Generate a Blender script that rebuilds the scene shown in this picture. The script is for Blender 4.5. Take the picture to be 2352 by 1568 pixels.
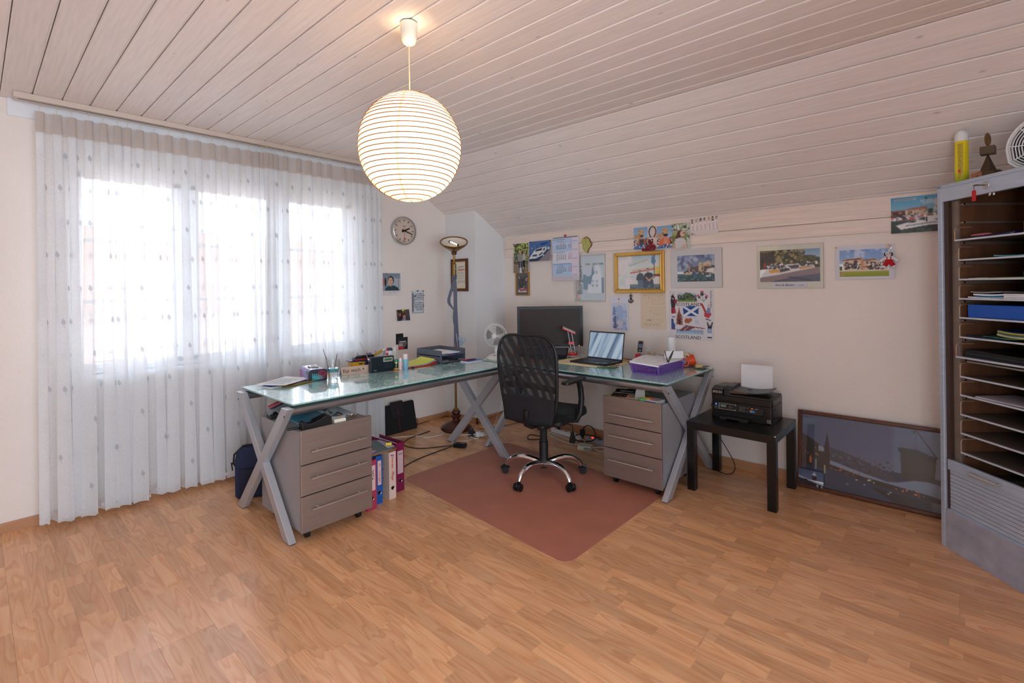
import bpy, bmesh, math, random
from math import sin, cos, pi, radians as RD
from mathutils import Vector, Matrix
random.seed(7)
for o in list(bpy.data.objects): bpy.data.objects.remove(o)
SC = bpy.context.scene
COL = SC.collection
# ------------------------------------------------------------------ camera, world, lights, exposure
CAMZ = 1.42; YAW = 0.73773; ROLL = 0.01242; FPX = 1127.7
Fw = Vector((-sin(YAW), cos(YAW), 0)); Rt = Vector((cos(YAW), sin(YAW), 0)); Up = Vector((0, 0, 1))
cd = bpy.data.cameras.new('camera'); cam = bpy.data.objects.new('camera', cd); COL.objects.link(cam)
cx_, cy_ = cos(ROLL)*Rt - sin(ROLL)*Up, sin(ROLL)*Rt + cos(ROLL)*Up
cam.matrix_world = Matrix(((cx_.x, cy_.x, -Fw.x, 0), (cx_.y, cy_.y, -Fw.y, 0), (cx_.z, cy_.z, -Fw.z, CAMZ), (0, 0, 0, 1)))
cd.sensor_width = 36; cd.lens = 36*FPX/2352; cd.shift_y = -124/2352; cd.clip_start = 0.05; cd.clip_end = 200
SC.camera = cam
W = bpy.data.worlds.new('sky'); SC.world = W; W.use_nodes = True
bg = W.node_tree.nodes['Background']; bg.inputs[0].default_value = (0.76, 0.88, 1.0, 1); bg.inputs[1].default_value = 4.2
def area(name, loc, rot, sx, sy, power, col, portal=False):
    l = bpy.data.lights.new(name, 'AREA'); l.shape = 'RECTANGLE'; l.size = sx; l.size_y = sy; l.energy = power; l.color = col
    o = bpy.data.objects.new(name, l); o.location = loc; o.rotation_euler = rot; COL.objects.link(o)
    if portal: l.cycles.is_portal = True
    return o
area('window_portal', (-4.50, 1.42, 1.56), (0, RD(-90), 0), 1.5, 2.2, 1, (1, 1, 1), True)
area('added_door_portal', (.77, -1.93, 1.25), (RD(90), 0, 0), 1.0, 2.4, 1, (1, 1, 1), True)  # portal for the unseen door added as fill light
BULB_POWER = 34
area('added_window_portal', (1.90, -.2, 1.35), (0, RD(90), 0), 2.2, 3.0, 1, (1, 1, 1), True)  # portal for the unseen side window, also added for fill
SC.view_settings.view_transform = 'Standard'; SC.view_settings.look = 'None'
SC.view_settings.gamma = 1; SC.view_settings.use_curve_mapping = False
SC.view_settings.exposure = 1.18
# ------------------------------------------------------------------ helpers
def lin(c):
    r = []
    for v in c[:3]:
        v = v/255.0
        r.append(v/12.92 if v <= .04045 else ((v+.055)/1.055)**2.4)
    return tuple(r)+(1.0,)
MATS = {}
def mat(name, col=(200, 200, 200), rough=.5, metal=0, spec=.5, coat=0, coat_rough=.05, trans=0, ior=1.45, emit=None, es=0, bump=None, noise=None, alpha=1, sheen=0):
    """bump=(scale,strength,distance[,detail]); noise=(scale,amount[,stretch xyz])"""
    if name in MATS: return MATS[name]
    m = bpy.data.materials.new(name); m.use_nodes = True; MATS[name] = m
    nt = m.node_tree; b = nt.nodes['Principled BSDF']
    b.inputs['Base Color'].default_value = lin(col); b.inputs['Roughness'].default_value = rough
    b.inputs['Metallic'].default_value = metal; b.inputs['Specular IOR Level'].default_value = spec
    b.inputs['Coat Weight'].default_value = coat; b.inputs['Coat Roughness'].default_value = coat_rough
    b.inputs['Transmission Weight'].default_value = trans; b.inputs['IOR'].default_value = ior; b.inputs['Alpha'].default_value = alpha
    b.inputs['Sheen Weight'].default_value = sheen
    if emit: b.inputs['Emission Color'].default_value = lin(emit); b.inputs['Emission Strength'].default_value = es
    def tex(scale, st=(1, 1, 1), det=3):
        tc = nt.nodes.new('ShaderNodeTexCoord'); mp = nt.nodes.new('ShaderNodeMapping'); mp.inputs['Scale'].default_value = st
        n = nt.nodes.new('ShaderNodeTexNoise'); n.inputs['Scale'].default_value = scale; n.inputs['Detail'].default_value = det
        nt.links.new(tc.outputs['Object'], mp.inputs[0]); nt.links.new(mp.outputs[0], n.inputs['Vector']); return n
    if noise is None: noise = (9, .035)
    n = tex(noise[0], noise[2] if len(noise) > 2 else (1, 1, 1))
    mx = nt.nodes.new('ShaderNodeMixRGB'); mx.blend_type = 'MULTIPLY'; mx.inputs[0].default_value = 1
    rp = nt.nodes.new('ShaderNodeMapRange'); rp.inputs['From Min'].default_value = .3; rp.inputs['From Max'].default_value = .7
    rp.inputs['To Min'].default_value = 1-noise[1]; rp.inputs['To Max'].default_value = 1+noise[1]*.5
    mx.inputs[1].default_value = lin(col); nt.links.new(n.outputs['Fac'], rp.inputs[0]); nt.links.new(rp.outputs[0], mx.inputs[2])
    nt.links.new(mx.outputs[0], b.inputs['Base Color'])
    if bump:
        n2 = tex(bump[0], det=bump[3] if len(bump) > 3 else 2); bp = nt.nodes.new('ShaderNodeBump')
        bp.inputs['Strength'].default_value = bump[1]; bp.inputs['Distance'].default_value = bump[2]
        nt.links.new(n2.outputs['Fac'], bp.inputs['Height']); nt.links.new(bp.outputs[0], b.inputs['Normal'])
    return m
def mknodes(name):
    m = bpy.data.materials.new(name); m.use_nodes = True; MATS[name] = m
    nt = m.node_tree
    def N(t, **k):
        n = nt.nodes.new('ShaderNode'+t)
        for a, v in k.items():
            if a in n.inputs.keys(): n.inputs[a].default_value = v
            else: setattr(n, a, v)
        return n
    return m, nt, N, nt.links.new
class MB:
    def __init__(s): s.v = []; s.f = []
    def add(s, vs, fs):
        b = len(s.v); s.v += [Vector(v) for v in vs]; s.f += [tuple(b+i for i in f) for f in fs]; return s
    def box(s, x0, x1, y0, y1, z0, z1, M=None):
        vs = [Vector((x, y, z)) for z in (z0, z1) for y in (y0, y1) for x in (x0, x1)]
        if M: vs = [M @ v for v in vs]
        return s.add(vs, [(0, 2, 3, 1), (4, 5, 7, 6), (0, 1, 5, 4), (2, 6, 7, 3), (0, 4, 6, 2), (1, 3, 7, 5)])
    def bar(s, p0, p1, w, t, up=(0, 0, 1)):
        p0, p1 = Vector(p0), Vector(p1); d = (p1-p0).normalized(); a = d.cross(Vector(up))
        if a.length < 1e-5: a = d.cross(Vector((1, 0, 0)))
        a.normalize(); b = a.cross(d)
        vs = [p+a*(i*w/2)+b*(j*t/2) for p in (p0, p1) for i, j in ((-1, -1), (1, -1), (1, 1), (-1, 1))]
        return s.add(vs, [(3, 2, 1, 0), (4, 5, 6, 7), (0, 1, 5, 4), (1, 2, 6, 5), (2, 3, 7, 6), (3, 0, 4, 7)])
    def cyl(s, p0, p1, r0, r1=None, n=20):
        if r1 is None: r1 = r0
        p0, p1 = Vector(p0), Vector(p1); d = (p1-p0).normalized(); a = d.orthogonal().normalized(); b = d.cross(a)
        vs = [p+(a*cos(2*pi*i/n)+b*sin(2*pi*i/n))*r for p, r in ((p0, r0), (p1, r1)) for i in range(n)]
        return s.add(vs, [(i, (i+1) % n, n+(i+1) % n, n+i) for i in range(n)]+[tuple(range(n-1, -1, -1)), tuple(range(n, 2*n))])
    def tube(s, pts, r, n=8, closed=False, flat=1):
        pts = [Vector(p) for p in pts]; m = len(pts); rs = r if isinstance(r, (list, tuple)) else [r]*m
        vs = []; pa = None
        for i, p in enumerate(pts):
            if closed: d = pts[(i+1) % m]-pts[i-1]
            else: d = pts[min(i+1, m-1)]-pts[max(i-1, 0)]
            d.normalize()
            if pa is None: a = d.orthogonal().normalized()
            else:
                a = pa-d*pa.dot(d); a = a.normalized() if a.length > 1e-6 else d.orthogonal().normalized()
            pa = a; b = d.cross(a)
            vs += [p+(a*cos(2*pi*k/n)*flat+b*sin(2*pi*k/n))*rs[i] for k in range(n)]
        fs = []
        for i in range(m if closed else m-1):
            j = (i+1) % m
            fs += [(i*n+k, i*n+(k+1) % n, j*n+(k+1) % n, j*n+k) for k in range(n)]
        if not closed: fs += [tuple(range(n-1, -1, -1)), tuple((m-1)*n+k for k in range(n))]
        return s.add(vs, fs)
    def lathe(s, prof, c=(0, 0, 0), n=32, M=None):
        c = Vector(c); vs = []; fs = []
        for r, z in prof:
            vs += [Vector((r*cos(2*pi*k/n), r*sin(2*pi*k/n), z)) for k in range(n)]
        for i in range(len(prof)-1):
            fs += [(i*n+k, i*n+(k+1) % n, (i+1)*n+(k+1) % n, (i+1)*n+k) for k in range(n)]
        if prof[0][0] > 1e-4 and prof[0][0] != prof[-1][0]: fs.append(tuple(range(n-1, -1, -1)))
        if M: vs = [M @ v for v in vs]
        return s.add([c+v for v in vs], fs)
    def prism(s, poly, a, b, axis='y', M=None):
        """extrude a 2-D polygon; axis y: poly is (x,z)"""
        def P(p, t): return {'y': (p[0], t, p[1]), 'z': (p[0], p[1], t), 'x': (t, p[0], p[1])}[axis]
        n = len(poly); vs = [Vector(P(p, a)) for p in poly]+[Vector(P(p, b)) for p in poly]
        if M: vs = [M @ v for v in vs]
        return s.add(vs, [(i, (i+1) % n, n+(i+1) % n, n+i) for i in range(n)]+[tuple(range(n-1, -1, -1)), tuple(range(n, 2*n))])
    def ell(s, c, rx, ry, rz, n=16, m=10, M=None):
        vs = []; c = Vector(c)
        for i in range(m+1):
            t = pi*i/m
            vs += [Vector((rx*sin(t)*cos(2*pi*k/n), ry*sin(t)*sin(2*pi*k/n), rz*cos(t))) for k in range(n)]
        if M: vs = [M @ v for v in vs]
        return s.add([c+v for v in vs], [(i*n+k, (i+1)*n+k, (i+1)*n+(k+1) % n, i*n+(k+1) % n) for i in range(m) for k in range(n)])
    def sheet(s, fn, nu, nv, th=0):
        vs = [Vector(fn(i/nu, j/nv)) for j in range(nv+1) for i in range(nu+1)]; w = nu+1
        fs = [(j*w+i, j*w+i+1, (j+1)*w+i+1, (j+1)*w+i) for j in range(nv) for i in range(nu)]
        if th:
            b = len(vs); vs2 = [v+Vector((0, 0, -th)) for v in vs]
            fs2 = [tuple(b+k for k in reversed(f)) for f in fs]
            e = [i for i in range(w)]+[j*w+nu for j in range(1, nv+1)]+[nv*w+i for i in range(nu-1, -1, -1)]+[j*w for j in range(nv-1, 0, -1)]
            fs += fs2+[(e[k], b+e[k], b+e[(k+1) % len(e)], e[(k+1) % len(e)]) for k in range(len(e))]
            vs += vs2
        return s.add(vs, fs)
    def build(s, name, m, parent=None, smooth=False, bevel=0, seg=2, sub=0, solid=0, M=None, label=None, stuff=False):
        me = bpy.data.meshes.new(name); me.from_pydata([tuple(v) for v in s.v], [], s.f)
        bm = bmesh.new(); bm.from_mesh(me); bmesh.ops.remove_doubles(bm, verts=bm.verts, dist=1e-6) if smooth else None
        bmesh.ops.recalc_face_normals(bm, faces=bm.faces) if not solid else None
        bm.to_mesh(me); bm.free()
        if smooth:
            for p in me.polygons: p.use_smooth = True
            me.set_sharp_from_angle(angle=RD(smooth if smooth is not True else 50))
        me.materials.append(m)
        o = bpy.data.objects.new(name, me); COL.objects.link(o)
        if parent: o.parent = parent
        if M: o.matrix_local = M
        if sub: md = o.modifiers.new('sub', 'SUBSURF'); md.levels = sub; md.render_levels = sub
        if solid: md = o.modifiers.new('solid', 'SOLIDIFY'); md.thickness = solid; md.offset = 0
        if bevel: md = o.modifiers.new('bevel', 'BEVEL'); md.width = bevel; md.segments = seg; md.limit_method = 'ANGLE'; md.angle_limit = RD(40)
        if label: o['label'] = label
        if stuff: o['kind'] = 'stuff'
        return o
def thing(name, label, cat, loc=(0, 0, 0), rz=0, group=None, rot=None):
    o = bpy.data.objects.new(name, None); COL.objects.link(o); o.empty_display_size = .05
    o.location = loc; o.rotation_euler = rot if rot else (0, 0, RD(rz)); o['label'] = label; o['category'] = cat
    if group: o['group'] = group
    return o
def tag(o, label, cat, group=None):
    o['label'] = label; o['category'] = cat
    if group: o['group'] = group
    return o
def struct(o): o['kind'] = 'structure'; return o
def BX(name, m, parent, x0, x1, y0, y1, z0, z1, bevel=.002, **k): return MB().box(x0, x1, y0, y1, z0, z1).build(name, m, parent, bevel=bevel, **k)
def txt(s, size, loc, m, parent, name='lettering', ry=0, align='CENTER', sx=1, flat=False, ext=.0004, rx=90, spacing=1, shear=0, line=1):
    """lettering in the local XZ plane facing -Y (flat=True: lying, read from -Y)"""
    c = bpy.data.curves.new(name, 'FONT'); c.body = s; c.size = size; c.align_x = align; c.align_y = 'CENTER'; c.extrude = ext
    c.resolution_u = 2; c.space_character = spacing; c.shear = shear; c.space_line = line
    t = bpy.data.objects.new(name, c); COL.objects.link(t)
    dg = bpy.context.evaluated_depsgraph_get(); me = bpy.data.meshes.new_from_object(t.evaluated_get(dg))
    bpy.data.objects.remove(t); me.materials.clear(); me.materials.append(m)
    o = bpy.data.objects.new(name, me); COL.objects.link(o); o.parent = parent
    M = Matrix.Translation(loc)
    if not flat: M = M @ Matrix.Rotation(RD(ry), 4, 'Y') @ Matrix.Rotation(RD(rx), 4, 'X')
    else: M = M @ Matrix.Rotation(RD(ry), 4, 'Z')
    o.matrix_local = M @ Matrix.Diagonal((sx, 1, 1, 1))
    return o
# ---- prints: a fine vertex grid whose colours are painted by small drawing programs (flat print only)
def inpoly(x, y, P):
    r = False; j = len(P)-1
    for i in range(len(P)):
        if (P[i][1] > y) != (P[j][1] > y) and x < (P[j][0]-P[i][0])*(y-P[i][1])/(P[j][1]-P[i][1])+P[i][0]: r = not r
        j = i
    return r
def mixc(a, b, t): return tuple(a[i]+(b[i]-a[i])*t for i in range(3))
def paint(w, h, ops, seed=1):
    rnd = random.Random(seed); C = [[(255, 255, 255)]*w for _ in range(h)]
    for op in ops:
        k = op[0]
        if k == 'g':        # gradient rect x0,y0,x1,y1,top,bottom
            _, x0, y0, x1, y1, a, b = op
            for j in range(max(0, int(y0*h)), min(h, int(math.ceil(y1*h)))):
                c = mixc(a, b, ((j+.5)/h-y0)/(y1-y0))
                for i in range(max(0, int(x0*w)), min(w, int(math.ceil(x1*w)))): C[j][i] = c
        elif k == 'r':
            _, x0, y0, x1, y1, a = op
            for j in range(max(0, round(y0*h)), min(h, max(round(y0*h)+1, round(y1*h)))):
                for i in range(max(0, round(x0*w)), min(w, max(round(x0*w)+1, round(x1*w)))): C[j][i] = a
        elif k == 'e':
            _, cx, cy, rx, ry, a = op
            for j in range(max(0, int((cy-ry)*h)), min(h, int((cy+ry)*h)+2)):
                for i in range(max(0, int((cx-rx)*w)), min(w, int((cx+rx)*w)+2)):
                    if (((i+.5)/w-cx)/rx)**2+(((j+.5)/h-cy)/ry)**2 <= 1: C[j][i] = a
        elif k == 'p':
            P, a = op[1], op[2]; ys = [p[1] for p in P]; xs = [p[0] for p in P]
            for j in range(max(0, int(min(ys)*h)), min(h, int(max(ys)*h)+2)):
                for i in range(max(0, int(min(xs)*w)), min(w, int(max(xs)*w)+2)):
                    if inpoly((i+.5)/w, (j+.5)/h, P): C[j][i] = a
        elif k == 'l':      # line x0,y0,x1,y1,colour,width(px)
            _, x0, y0, x1, y1, a, wd = op; n = int(max(abs(x1-x0)*w, abs(y1-y0)*h)*2)+2
            for q in range(n):
                X = (x0+(x1-x0)*q/(n-1))*w; Y = (y0+(y1-y0)*q/(n-1))*h
                for jj in range(int(Y-wd/2+.5), int(Y-wd/2+.5)+max(1, int(wd))):
                    for ii in range(int(X-wd/2+.5), int(X-wd/2+.5)+max(1, int(wd))):
                        if 0 <= ii < w and 0 <= jj < h: C[jj][ii] = a
        elif k == 'b':
            for q in range(op[1]): C = blur(C)
        elif k == 's':      # speckle blobs in rect: x0,y0,x1,y1,[colours],count,radius px
            _, x0, y0, x1, y1, cs, n, r = op
            for q in range(n):
                X = (x0+(x1-x0)*rnd.random())*w; Y = (y0+(y1-y0)*rnd.random())*h; c = rnd.choice(cs); R = r*(.5+rnd.random())
                for j in range(int(Y-R), int(Y+R)+1):
                    for i in range(int(X-R), int(X+R)+1):
                        if 0 <= i < w and 0 <= j < h and y0*h-1 <= j <= y1*h+1 and x0*w-1 <= i <= x1*w+1 and (i-X)**2+(j-Y)**2 <= R*R+.3: C[j][i] = c
        elif k == 'w':      # handwriting-like strokes x0,y0,x1,y1,colour,rows
            _, x0, y0, x1, y1, a, rows = op
            for rr in range(rows):
                y = y0+(y1-y0)*(rr+.5)/rows; x = x0
                while x < x1-.02:
                    L = rnd.uniform(.03, .1)
                    for q in range(int(L*w)):
                        ii = int(x*w)+q; jj = int(y*h+rnd.choice((0, 0, 1, -1)))
                        if 0 <= ii < w and 0 <= jj < h and ii < x1*w: C[jj][ii] = mixc(C[jj][ii], a, rnd.uniform(.3, 1))
                    x += L+rnd.uniform(.01, .03)
    return C
def blur(C):
    h = len(C); w = len(C[0]); O = []
    for j in range(h):
        a, b = C[max(0, j-1)], C[min(h-1, j+1)]; c = C[j]; O.append([tuple((a[i][k]+b[i][k]+c[max(0, i-1)][k]+c[min(w-1, i+1)][k]+2*c[i][k])/6 for k in range(3)) for i in range(w)])
    return O
def print_mat(kind='paper'):
    nm = 'print_'+kind
    if nm in MATS: return MATS[nm]
    m, nt, N, L = mknodes(nm); b = nt.nodes['Principled BSDF']
    a = N('Attribute'); a.attribute_name = 'ink'; L(a.outputs['Color'], b.inputs['Base Color'])
    b.inputs['Roughness'].default_value = {'paper': .6, 'photo': .25, 'glass': .35}[kind]
    if kind == 'glass': b.inputs['Coat Weight'].default_value = 1; b.inputs['Coat Roughness'].default_value = .015; b.inputs['Coat IOR'].default_value = 1.5
    n = N('TexNoise'); n.inputs['Scale'].default_value = 60; bp = N('Bump'); bp.inputs['Strength'].default_value = .05; bp.inputs['Distance'].default_value = .001
    L(n.outputs[0], bp.inputs['Height']); L(bp.outputs[0], b.inputs['Normal'])
    return m
def picture(parent, w, h, ops, res=.0033, kind='photo', name='print', y=0, x0=None, z0=0, seed=1, bend=None, thick=.0006, curl=None):
    """print lying in local XZ at depth y, centre x, bottom z0"""
    nu = max(8, int(w/res)); nv = max(8, int(h/res)); C = paint(nu+1, nv+1, ops, seed)
    if kind != 'paper': C = blur(C)
    if x0 is None: x0 = -w/2
    vs = []; cols = []
    for j in range(nv+1):
        for i in range(nu+1):
            s, t = i/nu, 1-j/nv
            yy = y+(bend(s, t) if bend else 0)
            vs.append((x0+w*s, yy, z0+h*t)); cols.append(lin(C[j][i]))
    k = nu+1; fs = [(j*k+i, (j+1)*k+i, (j+1)*k+i+1, j*k+i+1) for j in range(nv) for i in range(nu)]
    # closed back
    b = len(vs); back = [(v[0], v[1]+thick, v[2]) for v in (vs[0], vs[nu], vs[nv*k+nu], vs[nv*k])]
    me = bpy.data.meshes.new(name)
    if not bend: vs2 = vs+back; fs = fs+[(b, b+1, b+2, b+3)]; cols = cols+[(.8, .8, .8, 1)]*4
    else: vs2 = vs
    me.from_pydata(vs2, [], fs); at_ = me.attributes.new('ink', 'FLOAT_COLOR', 'POINT')
    at_.data.foreach_set('color', [x for c in cols for x in c]); me.materials.append(print_mat(kind))
    o = bpy.data.objects.new(name, me); COL.objects.link(o); o.parent = parent
    if bend: md = o.modifiers.new('solid', 'SOLIDIFY'); md.thickness = thick; md.offset = 1
    return o
def frame4(parent, w, h, fw, d, m, y0=0, prof=None, name='frame', bevel=.002, z0=0):
    """four mitred bars around w x h (outer size), centre x, bottom z0, front at y=y0-d"""
    a, b = w/2, h
    P = [((-a, 0), (a, 0), (a-fw, fw), (-a+fw, fw)), ((a, 0), (a, b), (a-fw, b-fw), (a-fw, fw)), ((a, b), (-a, b), (-a+fw, b-fw), (a-fw, b-fw)), ((-a, b), (-a, 0), (-a+fw, fw), (-a+fw, b-fw))]
    mb = MB()
    for q in P: mb.prism([(p[0], p[1]+z0) for p in q], y0, y0-d, 'y')
    return mb.build(name, m, parent, bevel=bevel)
# ------------------------------------------------------------------ special materials
def m_wall():
    m = mat('plaster_wall', (240, 228, 220), .9, spec=.2, noise=(1.2, .03)); nt = m.node_tree; b = nt.nodes['Principled BSDF']
    tc = nt.nodes.new('ShaderNodeTexCoord'); n = nt.nodes.new('ShaderNodeTexNoise'); n.inputs['Scale'].default_value = 85; n.inputs['Detail'].default_value = 2.5; n.inputs['Distortion'].default_value = .6
    bp = nt.nodes.new('ShaderNodeBump'); bp.inputs['Strength'].default_value = .55; bp.inputs['Distance'].default_value = .004
    nt.links.new(tc.outputs['Object'], n.inputs['Vector']); nt.links.new(n.outputs['Fac'], bp.inputs['Height']); nt.links.new(bp.outputs[0], b.inputs['Normal'])
    return m
WALL = m_wall()
WALLS = mat('smooth_wall', (232, 230, 230), .85, spec=.2, noise=(2, .02), bump=(70, .15, .002))
def m_board(name, base, axis=0, amt=.05, knots=True):
    """white-glazed spruce: grain along local X, small grey knots"""
    m, nt, N, L = mknodes(name); b = nt.nodes['Principled BSDF']; b.inputs['Roughness'].default_value = .42; b.inputs['Specular IOR Level'].default_value = .35
    tc = N('TexCoord'); oi = N('ObjectInfo'); ad = N('VectorMath'); ad.operation = 'ADD'; cm = N('CombineXYZ'); mu = N('Math'); mu.operation = 'MULTIPLY'; mu.inputs[1].default_value = 37
    L(oi.outputs['Random'], mu.inputs[0]); L(mu.outputs[0], cm.inputs[0]); L(mu.outputs[0], cm.inputs[1]); L(tc.outputs['Object'], ad.inputs[0]); L(cm.outputs[0], ad.inputs[1])
    mp = N('Mapping'); mp.inputs['Scale'].default_value = (1.2, 26, 26); L(ad.outputs[0], mp.inputs[0])
    n = N('TexNoise', Scale=3.0, Detail=5.0, Distortion=.4); L(mp.outputs[0], n.inputs['Vector'])
    r = N('ValToRGB'); r.color_ramp.elements[0].position = .3; r.color_ramp.elements[1].position = .7
    r.color_ramp.elements[0].color = lin([c*(1-amt) for c in base]); r.color_ramp.elements[1].color = lin([min(255, c*(1+amt*.35)) for c in base]); L(n.outputs['Fac'], r.inputs[0])
    # knots
    mp2 = N('Mapping'); mp2.inputs['Scale'].default_value = (1, 2.2, 2.2); L(ad.outputs[0], mp2.inputs[0])
    v = N('TexVoronoi', Scale=4.2, Randomness=1.0); L(mp2.outputs[0], v.inputs['Vector'])
    r2 = N('ValToRGB'); r2.color_ramp.elements[0].position = .03; r2.color_ramp.elements[1].position = .085; r2.color_ramp.elements[0].color = (1, 1, 1, 1); r2.color_ramp.elements[1].color = (0, 0, 0, 1); L(v.outputs['Distance'], r2.inputs[0])
    wn = N('TexWhiteNoise'); L(v.outputs['Position'], wn.inputs['Vector']); gt = N('Math'); gt.operation = 'GREATER_THAN'; gt.inputs[1].default_value = .35; L(wn.outputs['Value'], gt.inputs[0])
    ml = N('Math'); ml.operation = 'MULTIPLY'; L(r2.outputs[0], ml.inputs[0]); L(gt.outputs[0], ml.inputs[1]); ml2 = N('Math'); ml2.operation = 'MULTIPLY'; ml2.inputs[1].default_value = .42 if knots else 0; L(ml.outputs[0], ml2.inputs[0])
    mx = N('MixRGB'); mx.inputs[2].default_value = lin((120, 124, 138)); L(ml2.outputs[0], mx.inputs[0]); L(r.outputs[0], mx.inputs[1])
    hs = N('HueSaturation'); mr = N('MapRange'); mr.inputs['To Min'].default_value = .96; mr.inputs['To Max'].default_value = 1.03; L(oi.outputs['Random'], mr.inputs[0]); L(mr.outputs[0], hs.inputs['Value']); L(mx.outputs[0], hs.inputs['Color'])
    L(hs.outputs[0], b.inputs['Base Color']); bp = N('Bump', Strength=.12, Distance=.001); L(n.outputs['Fac'], bp.inputs['Height']); L(bp.outputs[0], b.inputs['Normal'])
    return m
BOARD = m_board('white_glazed_spruce', (244, 233, 228), amt=.035)
BOARDW = m_board('pale_spruce_cladding', (240, 222, 210))
def m_floor():
    m, nt, N, L = mknodes('beech_laminate'); b = nt.nodes['Principled BSDF']
    a = N('Attribute'); a.attribute_name = 'stave'; sp = N('SeparateColor'); L(a.outputs['Color'], sp.inputs[0])
    tc = N('TexCoord'); cm = N('CombineXYZ'); m1 = N('Math'); m1.operation = 'MULTIPLY'; m1.inputs[1].default_value = 53; L(sp.outputs[1], m1.inputs[0]); L(m1.outputs[0], cm.inputs[0]); m3 = N('Math'); m3.operation = 'MULTIPLY'; m3.inputs[1].default_value = 31; L(sp.outputs[2], m3.inputs[0]); L(m3.outputs[0], cm.inputs[1]); L(m3.outputs[0], cm.inputs[2])
    ad = N('VectorMath'); ad.operation = 'ADD'; L(tc.outputs['Object'], ad.inputs[0]); L(cm.outputs[0], ad.inputs[1])
    mp = N('Mapping'); mp.inputs['Scale'].default_value = (1.1, 8, 8); L(ad.outputs[0], mp.inputs[0])
    n = N('TexNoise', Scale=1.6, Detail=1.5, Distortion=.3); L(mp.outputs[0], n.inputs['Vector'])
    mm = N('Math'); mm.operation = 'MULTIPLY'; mm.inputs[1].default_value = 8; L(n.outputs['Fac'], mm.inputs[0]); fr = N('Math'); fr.operation = 'FRACT'; L(mm.outputs[0], fr.inputs[0])
    r = N('ValToRGB'); e = r.color_ramp.elements; e[0].position = 0; e[0].color = lin((222, 158, 110)); e[1].position = .22; e[1].color = lin((233, 170, 121)); x = e.new(.8); x.color = lin((238, 181, 134)); x = e.new(1); x.color = lin((221, 157, 109)); L(fr.outputs[0], r.inputs[0])
    mp2 = N('Mapping'); mp2.inputs['Scale'].default_value = (5, 160, 160); L(ad.outputs[0], mp2.inputs[0]); n2 = N('TexNoise', Scale=2.0, Detail=3.0); L(mp2.outputs[0], n2.inputs['Vector'])
    mr = N('MapRange'); mr.inputs['From Min'].default_value = .3; mr.inputs['From Max'].default_value = .7; mr.inputs['To Min'].default_value = .93; mr.inputs['To Max'].default_value = 1.05; L(n2.outputs['Fac'], mr.inputs[0])
    mrt = N('MapRange'); mrt.inputs['To Min'].default_value = .80; mrt.inputs['To Max'].default_value = 1.06; L(sp.outputs[0], mrt.inputs[0]); mv = N('Math'); mv.operation = 'MULTIPLY'; L(mr.outputs[0], mv.inputs[0]); L(mrt.outputs[0], mv.inputs[1])
    hs = N('HueSaturation'); L(r.outputs[0], hs.inputs['Color']); L(mv.outputs[0], hs.inputs['Value']); L(hs.outputs[0], b.inputs['Base Color'])
    b.inputs['Roughness'].default_value = .24; b.inputs['Specular IOR Level'].default_value = .6
    bp = N('Bump', Strength=.05, Distance=.0008); L(n2.outputs['Fac'], bp.inputs['Height']); L(bp.outputs[0], b.inputs['Normal'])
    return m
FLOOR = m_floor()
SKIRT = mat('beech_skirting', (190, 138, 100), .4, noise=(3, .10, (1, 1, 14)))
DARKGAP = mat('dark_gap', (45, 35, 30), .9)
STEEL = mat('silver_lacquer', (184, 184, 190), .36, metal=.4, noise=(30, .03))
TUBE = mat('silver_tube', (165, 165, 170), .28, metal=.85)
CHROME = mat('chrome', (225, 225, 228), .07, metal=1)
BRUSH = mat('brushed_aluminium', (200, 198, 196), .3, metal=.9)
DRAWF = mat('brushed_steel_drawer', (158, 146, 140), .38, metal=.7, noise=(4, .10, (1, 1, 60)))
DRAWB = mat('grey_drawer_body', (160, 157, 160), .5, metal=.25, noise=(8, .04))
BLACK = mat('black_plastic', (16, 16, 18), .4)
BLACKG = mat('black_gloss', (12, 12, 14), .12)
BLACKM = mat('black_matt', (26, 25, 27), .75)
DGREY = mat('dark_grey_plastic', (60, 60, 66), .45)
GREY = mat('grey_plastic', (140, 140, 146), .45)
WHITE = mat('white_plastic', (232, 232, 232), .35)
WHITEP = mat('white_paper', (238, 237, 240), .8)
WHITEL = mat('white_lacquer', (236, 237, 240), .3)
CREAM = mat('cream_plastic', (225, 220, 205), .4)
RED = mat('red_plastic', (205, 30, 38), .35)
DRED = mat('dark_red_fabric', (128, 18, 34), .9, sheen=.4)
ORANGE = mat('orange_plastic', (215, 70, 25), .35)
YELLOW = mat('yellow_plastic', (240, 205, 30), .4)
GREEN = mat('green_plastic', (20, 120, 70), .4)
BLUE = mat('blue_card', (28, 90, 185), .5)
INK = mat('black_ink', (20, 20, 22), .7)
INKR = mat('red_ink', (200, 40, 35), .7)
INKW = mat('white_ink', (235, 235, 235), .6)
BRASS = mat('aged_brass', (150, 118, 62), .3, metal=1, noise=(12, .25))
WOODD = mat('dark_turned_wood', (88, 42, 28), .25, noise=(6, .25, (1, 1, 4)))
WOODF = mat('brown_frame_wood', (96, 52, 32), .35, noise=(5, .25, (8, 1, 1)))
GOLD = mat('gold_frame', (204, 160, 84), .28, metal=.9)
SCREW = mat('screw_head', (70, 70, 75), .3, metal=.9)
def m_glasspane():
    m, nt, N, L = mknodes('clear_pane'); out = nt.nodes['Material Output']; t = N('BsdfTransparent'); g = N('BsdfGlossy', Roughness=.02); mx = N('MixShader'); f = N('Fresnel', IOR=1.45)
    L(f.outputs[0], mx.inputs[0]); L(t.outputs[0], mx.inputs[1]); L(g.outputs[0], mx.inputs[2]); L(mx.outputs[0], out.inputs[0]); return m
PANE = m_glasspane()
GLASSC = mat('clear_glass', (250, 252, 252), .02, trans=1, ior=1.35)
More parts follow.
